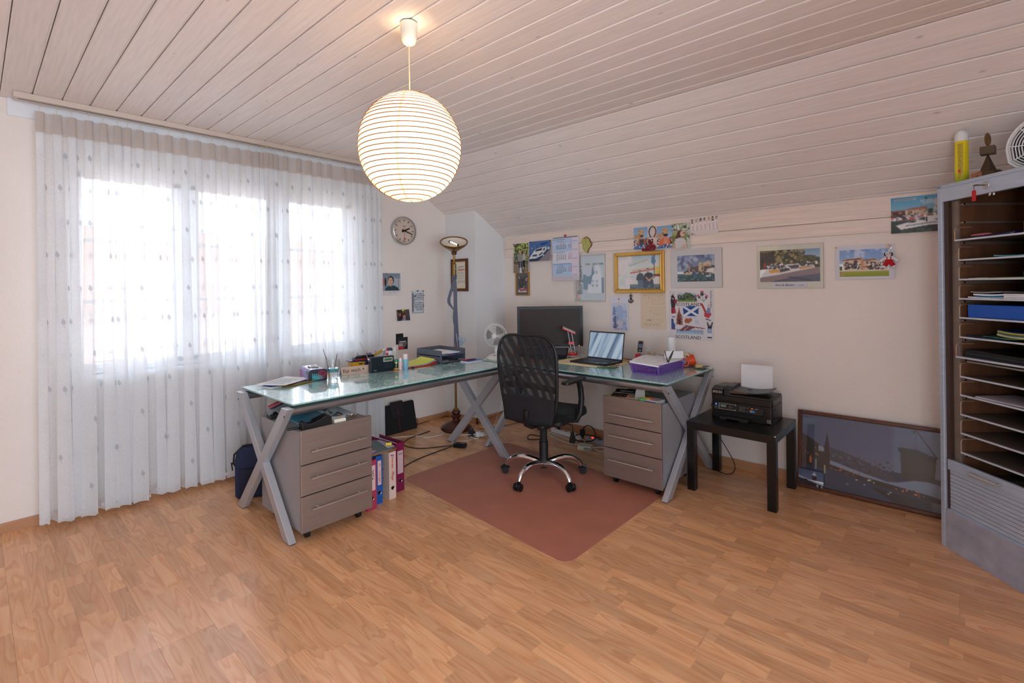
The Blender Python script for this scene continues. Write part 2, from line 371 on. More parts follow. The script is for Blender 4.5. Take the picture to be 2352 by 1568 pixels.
CLEARP = mat('clear_acrylic', (235, 238, 240), .1, alpha=.35, spec=.6)
def m_crackle():
    """tempered crackle glass between two clear sheets"""
    m, nt, N, L = mknodes('crackle_glass'); b = nt.nodes['Principled BSDF']; tc = N('TexCoord')
    v = N('TexVoronoi', Scale=120.0); v.feature = 'DISTANCE_TO_EDGE'; L(tc.outputs['Object'], v.inputs['Vector'])
    v2 = N('TexVoronoi', Scale=95.0); L(tc.outputs['Object'], v2.inputs['Vector'])
    r = N('ValToRGB'); e = r.color_ramp.elements; e[0].color = lin((92, 160, 158)); e[1].color = lin((212, 248, 243)); L(v2.outputs['Color'], r.inputs[0])
    r2 = N('ValToRGB'); e = r2.color_ramp.elements; e[0].position = .0; e[0].color = (.75, .75, .75, 1); e[1].position = .12; e[1].color = (0, 0, 0, 1); L(v.outputs['Distance'], r2.inputs[0])
    mx = N('MixRGB'); mx.inputs[2].default_value = lin((214, 236, 230)); L(r2.outputs[0], mx.inputs[0]); L(r.outputs[0], mx.inputs[1]); L(mx.outputs[0], b.inputs['Base Color'])
    b.inputs['Roughness'].default_value = .25; b.inputs['Coat Weight'].default_value = 1; b.inputs['Coat Roughness'].default_value = .01; b.inputs['Coat IOR'].default_value = 1.95
    return m
CRACK = m_crackle()
GEDGE = mat('green_glass_edge', (70, 140, 125), .1, coat=1, coat_rough=.02)
def m_sheer(name, tr, col=(236, 238, 244)):
    m, nt, N, L = mknodes(name); out = nt.nodes['Material Output']; t = N('BsdfTransparent'); d = N('BsdfDiffuse', Color=lin(col)); tl = N('BsdfTranslucent', Color=lin(col))
    a = N('MixShader'); a.inputs[0].default_value = .42; L(d.outputs[0], a.inputs[1]); L(tl.outputs[0], a.inputs[2])
    tc = N('TexCoord'); mp = N('Mapping'); mp.inputs['Scale'].default_value = (400, 400, 120); n = N('TexNoise', Scale=1.0); L(tc.outputs['Object'], mp.inputs[0]); L(mp.outputs[0], n.inputs['Vector'])
    mr = N('MapRange'); mr.inputs['To Min'].default_value = tr-.12; mr.inputs['To Max'].default_value = tr+.12; L(n.outputs[0], mr.inputs[0])
    mx = N('MixShader'); L(mr.outputs[0], mx.inputs[0]); L(a.outputs[0], mx.inputs[1]); L(t.outputs[0], mx.inputs[2]); L(mx.outputs[0], out.inputs[0]); return m
SHEER = m_sheer('sheer_voile', .40, (252, 253, 255)); SHEERT = m_sheer('sheer_tape', .28, (226, 216, 210)); LEAF = m_sheer('leaf_embroidery', .42, (205, 206, 214)); LACE = m_sheer('lace_thread', .1, (240, 238, 240))
def m_paperlamp():
    m, nt, N, L = mknodes('rice_paper'); out = nt.nodes['Material Output']; tl = N('BsdfTranslucent', Color=lin((255, 248, 232))); d = N('BsdfDiffuse', Color=lin((250, 244, 228))); em = N('Emission', Color=lin((255, 232, 190)), Strength=.5)
    tc = N('TexCoord'); n = N('TexNoise', Scale=18.0, Detail=4.0); L(tc.outputs['Object'], n.inputs['Vector']); mr = N('MapRange'); mr.inputs['To Min'].default_value = .17; mr.inputs['To Max'].default_value = .21; L(n.outputs[0], mr.inputs[0]); L(mr.outputs[0], em.inputs['Strength'])
    a = N('MixShader'); a.inputs[0].default_value = .15; L(d.outputs[0], a.inputs[1]); L(tl.outputs[0], a.inputs[2]); s = N('AddShader'); L(a.outputs[0], s.inputs[0]); L(em.outputs[0], s.inputs[1]); L(s.outputs[0], out.inputs[0]); return m
RICE = m_paperlamp()
def m_mesh():
    m, nt, N, L = mknodes('black_net_fabric'); out = nt.nodes['Material Output']; t = N('BsdfTransparent'); b = nt.nodes['Principled BSDF']; b.inputs['Base Color'].default_value = lin((20, 19, 24)); b.inputs['Roughness'].default_value = .7; b.inputs['Sheen Weight'].default_value = .1
    tc = N('TexCoord'); w = N('TexWave', Scale=9.0, Distortion=3.5, Detail=.5); w.bands_direction = 'DIAGONAL'; mp = N('Mapping'); mp.inputs['Scale'].default_value = (1, 1, .55); L(tc.outputs['Object'], mp.inputs[0]); L(mp.outputs[0], w.inputs['Vector'])
    mr = N('MapRange'); mr.inputs['To Min'].default_value = .0; mr.inputs['To Max'].default_value = .58; L(w.outputs['Fac'], mr.inputs[0]); mx = N('MixShader'); L(mr.outputs[0], mx.inputs[0]); L(b.outputs[0], mx.inputs[1]); L(t.outputs[0], mx.inputs[2]); L(mx.outputs[0], out.inputs[0]); return m
NET = m_mesh()
# ------------------------------------------------------------------ the room
WX, WY, ZC = -4.215, 3.985, 2.594; X1, Y0 = 1.75, -1.8; FOLD = 2.936
def slope_z(y): return 1.963+(WY-y)*.6
# floor: a slab carrying laminate panels, each with three rows of printed staves
fl = struct(MB().box(WX-.02, X1, Y0, WY+.02, -.06, -.012).build('floor', DARKGAP))
PW, PL, PIT = .1935, 1.29, .1935
rows = int((WY-Y0)/PIT)+1
for r in range(rows):
    y0 = WY-.012-(r+1)*PIT; x = WX+.012-random.uniform(0, PL-.3)
    if y0 < Y0-.1: break
    while x < X1:
        a, b = max(x, WX+.012), min(x+PL, X1); x += PL
        if b-a < .05: continue
        g = .0003; mb = MB(); cols = []
        sw = PIT/3
        for k in range(3):
            xs = a+g; cut = a+g-random.uniform(0, .3)
            while xs < b-g-1e-5:
                cut += random.uniform(.24, .46); e = min(cut, b-g)
                if e-xs < .03 or b-g-e < .05: e = b-g if b-g-e < .05 else e
                if e <= xs: continue
                ya = y0+k*sw+(g if k == 0 else 0); yb = y0+(k+1)*sw-(g if k == 2 else 0)
                mb.add([(xs, ya, 0), (e, ya, 0), (e, yb, 0), (xs, yb, 0)], [(0, 1, 2, 3)]); c = (random.random(), random.random(), random.random(), 1); cols += [c]*4; xs = e
        n0 = len(mb.v); mb.add([(a, y0, -.012), (b, y0, -.012), (b, y0+PIT, -.012), (a, y0+PIT, -.012), (a+g, y0+g, 0), (b-g, y0+g, 0), (b-g, y0+PIT-g, 0), (a+g, y0+PIT-g, 0)], [(0, 1, 5, 4), (1, 2, 6, 5), (2, 3, 7, 6), (3, 0, 4, 7), (3, 2, 1, 0)]); cols += [(.1, .5, .5, 1)]*8
        me = bpy.data.meshes.new('floor_panel'); me.from_pydata([tuple(v) for v in mb.v], [], mb.f); at_ = me.attributes.new('stave', 'FLOAT_COLOR', 'POINT'); at_.data.foreach_set('color', [q for c in cols for q in c]); me.materials.append(FLOOR)
        o = bpy.data.objects.new('floor_panel', me); COL.objects.link(o); o.parent = fl
# ceiling boards: flat part then slope; each a tongued board with a bevelled edge and a bead
ce = struct(MB().box(WX-.3, X1, Y0, FOLD+.02, ZC+.02, ZC+.06).add([(WX-.3, FOLD, ZC+.03), (X1, FOLD, ZC+.03), (X1, WY+.2, slope_z(WY+.2)+.03), (WX-.3, WY+.2, slope_z(WY+.2)+.03), (WX-.3, FOLD, ZC+.08), (X1, FOLD, ZC+.08), (X1, WY+.2, slope_z(WY+.2)+.08), (WX-.3, WY+.2, slope_z(WY+.2)+.08)], [(3, 2, 1, 0), (4, 5, 6, 7), (0, 1, 5, 4), (1, 2, 6, 5), (2, 3, 7, 6), (3, 0, 4, 7)]).build('ceiling', mat('board_groove', (150, 125, 112), .7)))
P_ = .1308
def board_mesh(w):
    # profile across local Y (0..w), visible face down at z=0; groove 7 mm wide beside a small bead
    pr = [(0, .018), (0, .004), (.002, .0015), (.005, 0), (w-.013, 0), (w-.009, .0025), (w-.006, .003), (w-.003, .006), (w-.003, .018)]
    mb = MB(); n = len(pr); L = X1-WX+.02
    mb.add([(0, p[0], p[1]) for p in pr]+[(L, p[0], p[1]) for p in pr], [(i, i+1, n+i+1, n+i) for i in range(n-1)]+[tuple(range(n)), tuple(range(2*n-1, n-1, -1))])
    return mb
bmesh_full = None
def add_board(M, w=P_, name='ceiling_board', m=BOARD, par=None, L=None):
    global bmesh_full
    if w == P_ and m == BOARD:
        if bmesh_full is None:
            o = board_mesh(w).build(name, m, par); bmesh_full = o.data
        else: o = bpy.data.objects.new(name, bmesh_full); COL.objects.link(o); o.parent = par
    else: o = board_mesh(w).build(name, m, par)
    o.matrix_local = M; return o
y = .252-P_*15
while y < FOLD-.02:
    w = min(P_, FOLD-y)
    add_board(Matrix.Translation((WX-.01, y, ZC)), w if w < P_-.004 else P_, par=ce); y += P_
th = math.atan(.6)
s = 0; SL = (WY-FOLD)/cos(th)+.03
while s < SL:
    w = min(P_, SL-s)
    add_board(Matrix.Translation((WX-.01, FOLD+s*cos(th), ZC-s*sin(th))) @ Matrix.Rotation(-th, 4, 'X'), w if w < P_-.004 else P_, par=ce); s += P_
# window wall with opening, corner pier, eaves wall, rear and right walls with openings added for fill light
wy0, wy1, wz0, wz1 = .42, 2.44, .88, 2.235
T = .26
wl = MB().box(WX-T, WX, Y0-.2, wy0, -.1, ZC+.05).box(WX-T, WX, wy1, WY+.2, -.1, ZC+.05).box(WX-T, WX, wy0, wy1, -.1, wz0).box(WX-T, WX, wy0, wy1, wz1, ZC+.05)
struct(wl.build('wall_left', WALL))
PX, PY = -3.735, 3.543
struct(MB().prism([(PY, 0), (WY+.1, 0), (WY+.1, slope_z(WY+.1)+.02), (PY, slope_z(PY)+.02)], WX, PX, 'x').build('wall_corner', WALLS))
struct(MB().box(WX-T, X1, WY, WY+.2, -.1, 2.1).build('wall_back', WALL))
dx0, dx1, dz1 = .30, 1.30, 2.3
struct(MB().box(WX-T, dx0, Y0-.2, Y0, -.1, ZC+.05).box(dx1, X1, Y0-.2, Y0, -.1, ZC+.05).box(dx0, dx1, Y0-.2, Y0, dz1, ZC+.05).box(dx0, dx1, Y0-.2, Y0, -.1, .02).build('wall_front', WALL))
d = struct(MB().box(dx0, dx1, Y0-.12, Y0-.06, .02, .10).box(dx0, dx1, Y0-.12, Y0-.06, dz1-.06, dz1).box(dx0, dx0+.06, Y0-.12, Y0-.06, 0.02, dz1).box(dx1-.06, dx1, Y0-.12, Y0-.06, 0.02, dz1).box(.78, .82, Y0-.12, Y0-.06, 0.02, dz1).build('added_door_1', WHITEL))  # unseen glazed door, added behind the camera to brighten the room
for a, b in ((dx0+.06, .78), (.82, dx1-.06)): MB().box(a, b, Y0-.095, Y0-.085, .10, dz1-.06).build('pane', PANE, d)
struct(MB().box(X1, X1+.2, Y0-.2, -1.7, -.1, ZC+.05).box(X1, X1+.2, 1.3, WY+.2, -.1, ZC+.05).box(X1, X1+.2, -1.7, 1.3, -.1, .25).box(X1, X1+.2, -1.7, 1.3, 2.45, ZC+.05).build('wall_right', WALL))
d = struct(MB().box(X1+.06, X1+.12, -1.7, 1.3, .25, .31).box(X1+.06, X1+.12, -1.7, 1.3, 2.39, 2.45).box(X1+.06, X1+.12, -1.7, -1.64, .25, 2.45).box(X1+.06, X1+.12, 1.24, 1.3, .25, 2.45).box(X1+.06, X1+.12, -.24, -.16, .25, 2.45).build('added_window_2', WHITEL))  # unseen window, added to light the curtain and window wall
for a, b in ((-1.64, -.24), (-.16, 1.24)): MB().box(X1+.085, X1+.095, a, b, .31, 2.39).build('pane', PANE, d)
# window_1: frame, three casements with two glazing bars each
GX = -4.31
wn = struct(MB().box(GX-.03, GX+.03, wy0, wy1, wz0, wz0+.045).box(GX-.03, GX+.03, wy0, wy1, wz1-.04, wz1).box(GX-.03, GX+.03, wy0, wy0+.03, wz0, wz1).box(GX-.03, GX+.03, wy1-.03, wy1, wz0, wz1).build('window_1', WHITEL))
def casement(a, b):
    z0, z1 = wz0+.03, wz1-.02; f = .055
    o = MB().box(a-f, b+f, GX+.0, GX+.045, z0, z0+.05).build('x', WHITEL); bpy.data.objects.remove(o)
    c = MB()
    for q in ((a-f, b+f, z0, .945), (a-f, b+f, 2.18, z1), (a-f, a, z0, z1), (b, b+f, z0, z1)): c.box(GX, GX+.045, q[0], q[1], q[2], q[3])
    c = c.build('casement', WHITEL, wn, bevel=.003)
    for z in (1.36, 1.77): MB().box(GX+.005, GX+.038, a, b, z-.013, z+.013).build('glazing_bar', WHITEL, c)
    MB().box(GX+.018, GX+.024, a, b, .945, 2.18).build('pane', PANE, c)
    MB().box(GX+.045, GX+.06, b+.015, b+.035, 1.45, 1.57).build('handle', BRUSH, c, bevel=.003)
for a in (.492, 1.165, 1.845): casement(a, a+.505)
for a, b in ((1.052, 1.11), (1.725, 1.79), (wy0, .44)): MB().box(GX-.03, GX+.042, a-.002, b+.002, wz0+.02, wz1-.02).build('mullion', WHITEL, wn, bevel=.003)
struct(BX('trim_1', WHITEL, None, GX+.03, WX+.05, wy0-.03, wy1+.03, wz0-.03, wz0, .004))      # window board
struct(BX('trim_2', WHITEL, None, WX, WX+.02, .15, 2.72, 2.492, 2.594, .002))       # white board behind the curtain track
# skirtings
struct(BX('baseboard_left', SKIRT, None, WX, WX+.016, Y0, PY, -.011, .058, .003))
struct(MB().box(WX, PX+.016, PY-.016, PY, -.011, .062).box(PX, PX+.016, PY-.016, WY, -.011, .062).build('baseboard_corner', SKIRT, bevel=.003))
struct(BX('baseboard_back', SKIRT, None, PX, X1, WY-.016, WY, -.011, .068, .003))
# two cladding boards along the top of the eaves wall
struct(BX('trim_3', BOARDW, None, PX+.03, X1, WY-.020, WY, 1.842, 1.985, .003))
struct(BX('trim_4', BOARDW, None, PX+.03, X1, WY-.018, WY, 1.748, 1.839, .003))
# outside: ground and a neighbour's house seen washed out through the voile
GR = mat('pale_paving', (190, 188, 180), .9); struct(MB().box(-60, -4.6, -40, 40, -3.3, -3.2).build('ground', GR))
nb = thing('neighbour_house', 'pale neighbouring house with tiled roof beyond the window', 'building', (-19, 4, -3.2))
BX('wall', mat('peach_render', (236, 205, 185), .9), nb, -3, 3, -7, 7, 0, 4.3, .01)
MB().prism([(-3.6, 4.2), (3.6, 4.2), (0, 6.6)], -7.4, 7.4, 'y').build('roof', mat('roof_tiles', (205, 140, 110), .85, noise=(6, .2)), nb)
for yy in (-5, -2, 1.2, 4.4): BX('window', DGREY, nb, 2.95, 3.05, yy, yy+1.1, 1.4, 2.9, .01)
# ------------------------------------------------------------------ paper lantern
LX, LY = -1.784, 1.307
t = thing('pendant_lamp', 'round white paper lantern glowing on a cord from the board ceiling', 'lamp', (LX, LY, ZC))
MB().lathe([(.004, -.102), (.012, -.101), (.026, -.092), (.033, -.075), (.036, -.05), (.0375, -.006), (.037, -.004)], n=32).build('canopy', CREAM, t, smooth=True)
MB().lathe([(.033, -.012), (.033, 0)], n=24).build('ceiling_box', BLACKM, t)
MB().tube([(0, 0, -.10), (-.001, 0, -.2), (.0, .001, -.32), (.001, 0, -.44)], .0035).build('cord', mat('cream_cord', (228, 205, 165), .5), t, smooth=True)
GZ = -.552; GR_, GH = .2225, .237
def gl_r(z): # radius at local z above globe centre
    q = min(1, abs(z)/GH); return GR_*math.sqrt(max(0, 1-q*q))
zt, zb = GH*.982, -GH*.975
prof = []
NR = 27
zs = [zb+(zt-zb)*i/(NR-1) for i in range(NR)]
zs = [GH*1.0*sin(math.asin(zb/GH)+(math.asin(zt/GH)-math.asin(zb/GH))*i/(NR-1))*.45+zs[i]*.55 for i in range(NR)]
for i in range(NR-1):
    for k in range(4):
        a = k/4; z = zs[i]+(zs[i+1]-zs[i])*a; prof.append((gl_r(z)-.0022*sin(pi*a), GZ+z))
prof.append((gl_r(zs[-1]), GZ+zs[-1]))
sh = MB().lathe(prof, n=64).build('paper_shade', RICE, t, smooth=True)
RIBM = mat('bamboo_rib', (150, 84, 28), .6)
for z in zs:
    r = gl_r(z)+.0006
    MB().tube([(r*cos(2*pi*k/56), r*sin(2*pi*k/56), GZ+z+.002*sin(2*pi*k/56+z*30)) for k in range(56)], .0019, 5, True).build('rib', RIBM, t)
for k in range(5):
    a = 2*pi*k/5+.4; MB().tube([(gl_r(z)*.992*cos(a+z*.3), gl_r(z)*.992*sin(a+z*.3), GZ+z) for z in zs], .0009, 4, flat=3).build('seam', mat('paper_seam', (240, 204, 140), .7, emit=(240, 190, 110), es=.22), t)
MB().tube([(-.05, 0, GZ+zt), (-.012, .003, GZ+zt-.01), (0, 0, GZ+zt-.02), (.012, 0, GZ+zt-.01), (.05, 0, GZ+zt)], .0014, 6).tube([(0, 0, GZ+zb+.42), (-.03, .01, GZ+.05), (-.035, .01, GZ-.1), (0, .0, GZ+zb-.004), (.01, 0, GZ+zb-.012)], .0012, 6).build('wire_frame', RIBM, t)
MB().lathe([(.0, .035), (.018, .03), (.03, .008), (.03, -.012), (.02, -.03), (0, -.036)], (0, 0, GZ+.03), 20).build('bulb', mat('bulb_glow', (255, 235, 200), .3, emit=(255, 214, 150), es=4), t, smooth=True)
MB().cyl((0, 0, GZ+.06), (0, 0, GZ+.12), .02).build('lamp_holder', CREAM, t)
bl = bpy.data.lights.new('bulb_light', 'POINT'); bl.energy = BULB_POWER; bl.color = (1, .66, .36); bl.shadow_soft_size = .036
bo = bpy.data.objects.new('bulb_light', bl); bo.location = (LX, LY, ZC+GZ+.03); COL.objects.link(bo)
# ------------------------------------------------------------------ curtain track and two voile curtains
t = thing('curtain_track', 'long ceiling mounted curtain track above the window curtains', 'curtain rail', (-4.1, .17, ZC))
TRK = mat('beige_track', (214, 198, 184), .4)
BX('rail', TRK, t, -.045, .075, 0, 2.50, -.022, 0, .002); BX('cover_strip', TRK, t, .066, .078, 0, 2.50, -.034, -.001, .001)
for xx in (.0, .035): BX('runner_slot', DGREY, t, xx, xx+.006, .02, 2.48, -.0235, -.0215, 0)
P1 = [.283, .36, .427, .509, .58, .652, .705, .772, .85, .936, 1.024, 1.11, 1.203, 1.284, 1.374, 1.455, 1.515, 1.552]
P2 = [1.580, 1.61, 1.652, 1.727, 1.837, 1.926, 2.014, 2.105, 2.24, 2.334, 2.404, 2.48, 2.55, 2.60]
TZ, BZ = 2.512, .03
def curtain(name, label, P, xb, seed):
    rnd = random.Random(seed); n = len(P)
    amp = [rnd.uniform(.5, 1) if i % 2 else rnd.uniform(.15, .6) for i in range(n)]; dy = [rnd.uniform(-.03, .03) for _ in P]; wd = [rnd.uniform(.7, 1.3) for _ in P]
    dy[0] = .0; dy[-1] = 0; wd[0] = wd[-1] = .1; amp[0] = amp[-1] = .1
    prof = [(-.5, 0), (-.1, .10), (.45, .20), (.56, .30), (.42, .38), (-.1, .45), (-.48, .54), (-.58, .64), (-.46, .76), (-.1, .92), (.3, 1.0), (.5, .93), (.58, .75), (.60, .4), (.52, .05)]
    def path(tt):
        e = tt**.8; pts = []
        for i, y in enumerate(P):
            a = .022*(1-e)+(.03+.055*amp[i])*e; w = .034*(1-e)+(.045+.05*amp[i]*wd[i])*e; yc = y+dy[i]*e
            om = 1-.45*e
            seg = [(yc+(pa*w*(om if abs(pa) > .5 else 1)), xb+pb*a+.012*sin(yc*9+seed)*e) for pa, pb in prof]
            if i:
                py, px = pts[-1]; gy, gx = seg[0]; sag = -.010-.012*e
                for q in (.25, .5, .75): pts.append((py+(gy-py)*q, px+(gx-px)*q+sag*sin(pi*q)))
            pts += seg
        return pts
    rowsZ = [0, .02, .05, .09, .15, .25, .35, .45, .55, .65, .75, .85, .93, .975, 1]
    R = [path(v) for v in rowsZ]; m = len(R[0]); sl = [0]
    for k in range(1, m): sl.append(sl[-1]+math.hypot(R[-1][k][0]-R[-1][k-1][0], R[-1][k][1]-R[-1][k-1][1]))
    def pt(k, r, dz=0, dx=0):
        y, x = R[r][k]; z = TZ+(BZ-TZ)*rowsZ[r]
        if r == len(R)-1: z += .014*abs(sin(sl[k]*pi/.085))-.006
        return (x+dx, y, z+dz)
    root = thing(name, label, 'curtain', (0, 0, 0), 0, 'voile curtains')
    mb = MB(); mb.v = [Vector(pt(k, r)) for r in range(len(R)) for k in range(m)]
    mb.f = [(r*m+k, r*m+k+1, (r+1)*m+k+1, (r+1)*m+k) for r in range(2, len(R)-1) for k in range(m-1)]
    o = mb.build('fabric', SHEER, root, smooth=80, solid=0)
    mb = MB(); mb.v = [Vector(pt(k, r)) for r in (0, 1, 2) for k in range(m)]; mb.f = [(r*m+k, r*m+k+1, (r+1)*m+k+1, (r+1)*m+k) for r in (0, 1) for k in range(m-1)]
    mb.build('header_tape', SHEERT, root, smooth=80)
    # lace edge: an embroidered scalloped line with paired leaves
    mb = MB(); mb.tube([(p[0]+.002, p[1], p[2]+.004) for p in (pt(k, len(R)-1) for k in range(m))], .0025, 4)
    def leafpoly(c, s, ang, tang):
        ca, sa = cos(ang), sin(ang); out = []
        for a, b in ((0, -1), (.42, -.55), (.5, -.1), (.28, .5), (0, 1.05), (-.28, .5), (-.5, -.1), (-.42, -.55)):
            u_, v_ = (a*ca-b*sa)*s, (a*sa+b*ca)*s; out.append(Vector(c)+tang*u_+Vector((0, 0, v_))+Vector((.003, 0, 0)))
        return out
    k = 2
    while k < m-2:
        p = Vector(pt(k, len(R)-1)); q = Vector(pt(k+1, len(R)-1)); tg = (q-p).normalized(); tg.z = 0
        for sg in (-1, 1): mb.add(leafpoly(p+Vector((0, 0, .035)), .017, sg*.9, tg), [tuple(range(8))])
        k += 5
    mb.build('lace_edge', LACE, root)
    # woven leaf motifs
    mb = MB(); row = 0; z = .22
    while z < 2.35:
        v = (TZ-z)/(TZ-BZ); r = max(i for i in range(len(rowsZ)) if rowsZ[i] <= v); f = (v-rowsZ[r])/(rowsZ[r+1]-rowsZ[r]) if r < len(rowsZ)-1 else 0
        s = .05+(.14 if row % 2 else 0)+rnd.uniform(0, .03)
        while s < sl[-1]:
            k = max(i for i in range(m) if sl[i] <= s); k = min(k, m-2); a = Vector(pt(k, r)).lerp(Vector(pt(k, min(r+1, len(R)-1))), f); b = Vector(pt(k+1, r)).lerp(Vector(pt(k+1, min(r+1, len(R)-1))), f)
            a.z = b.z = z; tg = (b-a)
            if tg.length > 1e-4:
                tg.normalize(); c = a.lerp(b, .5); nrm = Vector((tg.y, -tg.x, 0)); nrm = nrm if nrm.dot(Vector((4, 1.4, 0))) > 0 else -nrm
                P8 = [q+nrm*.002 for q in leafpoly(c, .021, .15, tg)]; mb.add(P8, [tuple(range(8))])
                st = c+nrm*.004; mb.add([st+Vector((0, 0, -.02)), st+tg*.002+Vector((0, 0, -.02)), st+tg*.009+Vector((0, 0, -.036)), st+tg*.006+Vector((0, 0, -.036))], [(0, 1, 2, 3)])
            s += .28
        z += .205; row += 1
    mb.build('leaf_embroidery', LEAF, root, stuff=True)
    for i, y in enumerate(P):
        MB().tube([(xb+.012, y, TZ+.052), (xb+.014, y+.004, TZ+.04), (xb+.016, y-.003, TZ+.02), (xb+.018, y+.002, TZ-.006)], .0022, 5).build('glider', CREAM, root)
    return root
curtain('voile_curtain', 'wide left voile curtain with woven leaves, running from the wall edge to the overlap', P1, -4.09, 3)
curtain('voile_curtain', 'right voile curtain with woven leaves, hanging beside the wall clock', P2, -4.062, 8)
# ------------------------------------------------------------------ things on the window wall (local frame turned to face +X)
def on_left(name, label, cat, y, z, group=None, off=0): return thing(name, label, cat, (WX+off, y, z), 90, group)
t = on_left('wall_clock', 'round station style wall clock with silver rim and red second hand', 'clock', 2.972, 2.012)
MY = Matrix.Rotation(RD(90), 4, 'X')
MB().lathe([(.10, 0), (.135, .002), (.143, .01), (.145, .04), (.141, .052), (.134, .055), (.131, .045), (.131, .04)], n=56, M=MY).build('case', BRUSH, t, smooth=True)
MB().lathe([(0, .036), (.132, .036)], n=48, M=MY).build('dial', mat('clock_dial', (216, 196, 182), .5), t)
mk = MB()
for k in range(60):
    a = 2*pi*k/60; L = .026 if k % 5 == 0 else .009; w = .006 if k % 5 == 0 else .0022; r1 = .118
    mk.bar((sin(a)*(r1-L), -.037, cos(a)*(r1-L)), (sin(a)*r1, -.037, cos(a)*r1), w, .001, (0, 1, 0))
mk.build('minute_marks', INK, t)
def hand(name, a, r0, r1, w, m, y):
    MB().prism([(-w*.6, -r0), (w*.6, -r0), (w*.42, r1), (-w*.42, r1)], y, y-.001, 'y').build(name, m, t, M=Matrix.Rotation(a, 4, 'Y'))
hand('hour_hand', RD(67), .03, .072, .015, INK, -.039); hand('minute_hand', RD(108), .03, .106, .011, INK, -.041)
o = MB().prism([(-.0015, -.04), (.0015, -.04), (.0012, .075), (-.0012, .075)], -.043, -.0435, 'y').cyl((0, -.043, .082), (0, -.044, .082), .0095, n=16).build('second_hand', INKR, t, M=Matrix.Rotation(RD(178), 4, 'Y'))
txt('STATION CLOCK'[:0] or 'mondaine', .012, (0, -.0375, .05), INK, t); BX('red_bar', INKR, t, -.016, .0, -.038, -.037, .036, .040, 0)
SKIN = (214, 168, 150)
t = on_left('instant_photo', 'curled instant photo of a man in a dark green polo shirt, pinned by the curtain', 'photo', 2.835, 1.36)
bend = lambda s, q: -.004-.012*(s-.5)**2*4*(1-q*.5)-.006*s
picture(t, .215, .222, [('g', 0, 0, 1, 1, (232, 224, 222), (226, 216, 212)), ('g', .03, .04, .93, .80, (120, 138, 152), (150, 160, 170)), ('r', .3, .22, .93, .78, (170, 180, 186)), ('l', .3, .22, .93, .25, (90, 96, 104), 1), ('l', .84, .24, .84, .78, (80, 84, 90), 1),
    ('e', .05, .42, .13, .19, (190, 128, 112)), ('e', .16, .42, .05, .2, (40, 38, 44)), ('p', [(.13, .8), (.16, .68), (.36, .57), (.62, .57), (.84, .68), (.88, .8)], (22, 62, 70)), ('e', .45, .35, .165, .2, (44, 40, 42)), ('e', .435, .39, .135, .18, SKIN), ('r', .37, .50, .50, .60, (200, 150, 132)), ('e', .44, .44, .04, .015, (170, 100, 92)), ('l', .37, .35, .41, .35, (70, 60, 60), 1), ('l', .48, .35, .52, .35, (70, 60, 60), 1), ('r', .62, .72, .68, .74, (200, 40, 50)), ('w', .3, .83, .85, .93, (120, 110, 115), 2)], y=0, bend=bend)
MB().lathe([(0, .012), (.006, .011), (.007, .006), (.004, .004), (.002, 0)], (-.06, -.008, .212), 14, M=MY).build('pin', RED, t, smooth=True)
t = on_left('text_card', 'white card printed with black block capitals and column borders', 'card', 3.158, 1.162)
picture(t, .155, .24, [('r', 0, 0, 1, 1, (212, 214, 220)), ('l', .03, .02, .03, .98, (60, 60, 66), 1), ('r', .07, .12, .12, .93, (90, 92, 100)), ('r', .15, .12, .17, .9, (70, 70, 78)), ('l', .2, .25, .26, .6, (50, 50, 56), 1), ('l', .97, .03, .95, .98, (70, 70, 78), 1), ('l', .03, .98, .96, .98, (60, 60, 66), 1), ('e', .3, .25, .05, .035, (30, 30, 34)), ('r', .42, .0, .58, .06, (50, 50, 55)), ('r', .9, .0, .99, .05, (50, 50, 55))], y=-.002)
txt('LOVE NEVER\nCAUSE OPPORTUN\nI CHOSE YOU\nNIGHT IN NOV\n-------\nST SANDRA\nLOVE AND LOVE\nWHILE DUNE FEEL\nREVEL ABOUT\nVIELE LIEBE', .0165, (.018, -.0035, .118), INK, t, line=1.12)
t = on_left('small_photo', 'small dark curled snapshot of two people with a yellow pin', 'photo', 2.966, 1.095)
picture(t, .155, .112, [('r', 0, 0, 1, 1, (62, 52, 52)), ('s', 0, 0, 1, .5, [(40, 34, 34), (96, 70, 60), (120, 100, 80)], 40, 3), ('e', .28, .42, .13, .22, (60, 36, 32)), ('e', .26, .45, .09, .16, (176, 110, 88)), ('p', [(.15, 1), (.2, .7), (.42, .62), (.5, 1)], (36, 34, 40)), ('e', .57, .6, .15, .25, (56, 44, 44)), ('e', .6, .66, .11, .2, (190, 134, 112)), ('p', [(.38, 1), (.45, .82), (.7, .85), (.75, 1)], (130, 140, 170)), ('r', .78, 0, 1, 1, (70, 70, 80))], y=0, bend=lambda s, q: -.004-.02*(1-sin(pi*s)*.9)*(1-q))
MB().box(-.012, .008, -.014, -.004, .098, .110).build('pin', mat('yellow_pin', (235, 240, 20), .4), t, bevel=.002)
# little cards stuck low on the wall behind the desk
t = on_left('tool_card', 'black and red hang card stuck low on the wall above the blue glue bottle', 'card', 2.965, .80)
picture(t, .115, .125, [('r', 0, 0, 1, 1, (34, 36, 46)), ('r', .0, 0, .55, .25, (26, 30, 34)), ('r', .12, .32, .8, .42, (196, 186, 176)), ('r', .08, .46, .95, .8, (110, 106, 108)), ('r', .05, .5, .45, .72, (206, 186, 182)), ('r', .02, .75, .6, 1, (190, 60, 66)), ('p', [(.6, 1), (.95, .45), (1, 1)], (28, 28, 36))], kind='paper', y=-.003)
txt('ADVENT', .013, (-.028, -.0045, .048), INKR, t)
t = on_left('blank_card', 'plain black card tucked behind the red and black hang card', 'card', 2.925, .855); BX('card', BLACKM, t, -.045, .045, -.002, 0, 0, .11, .001)
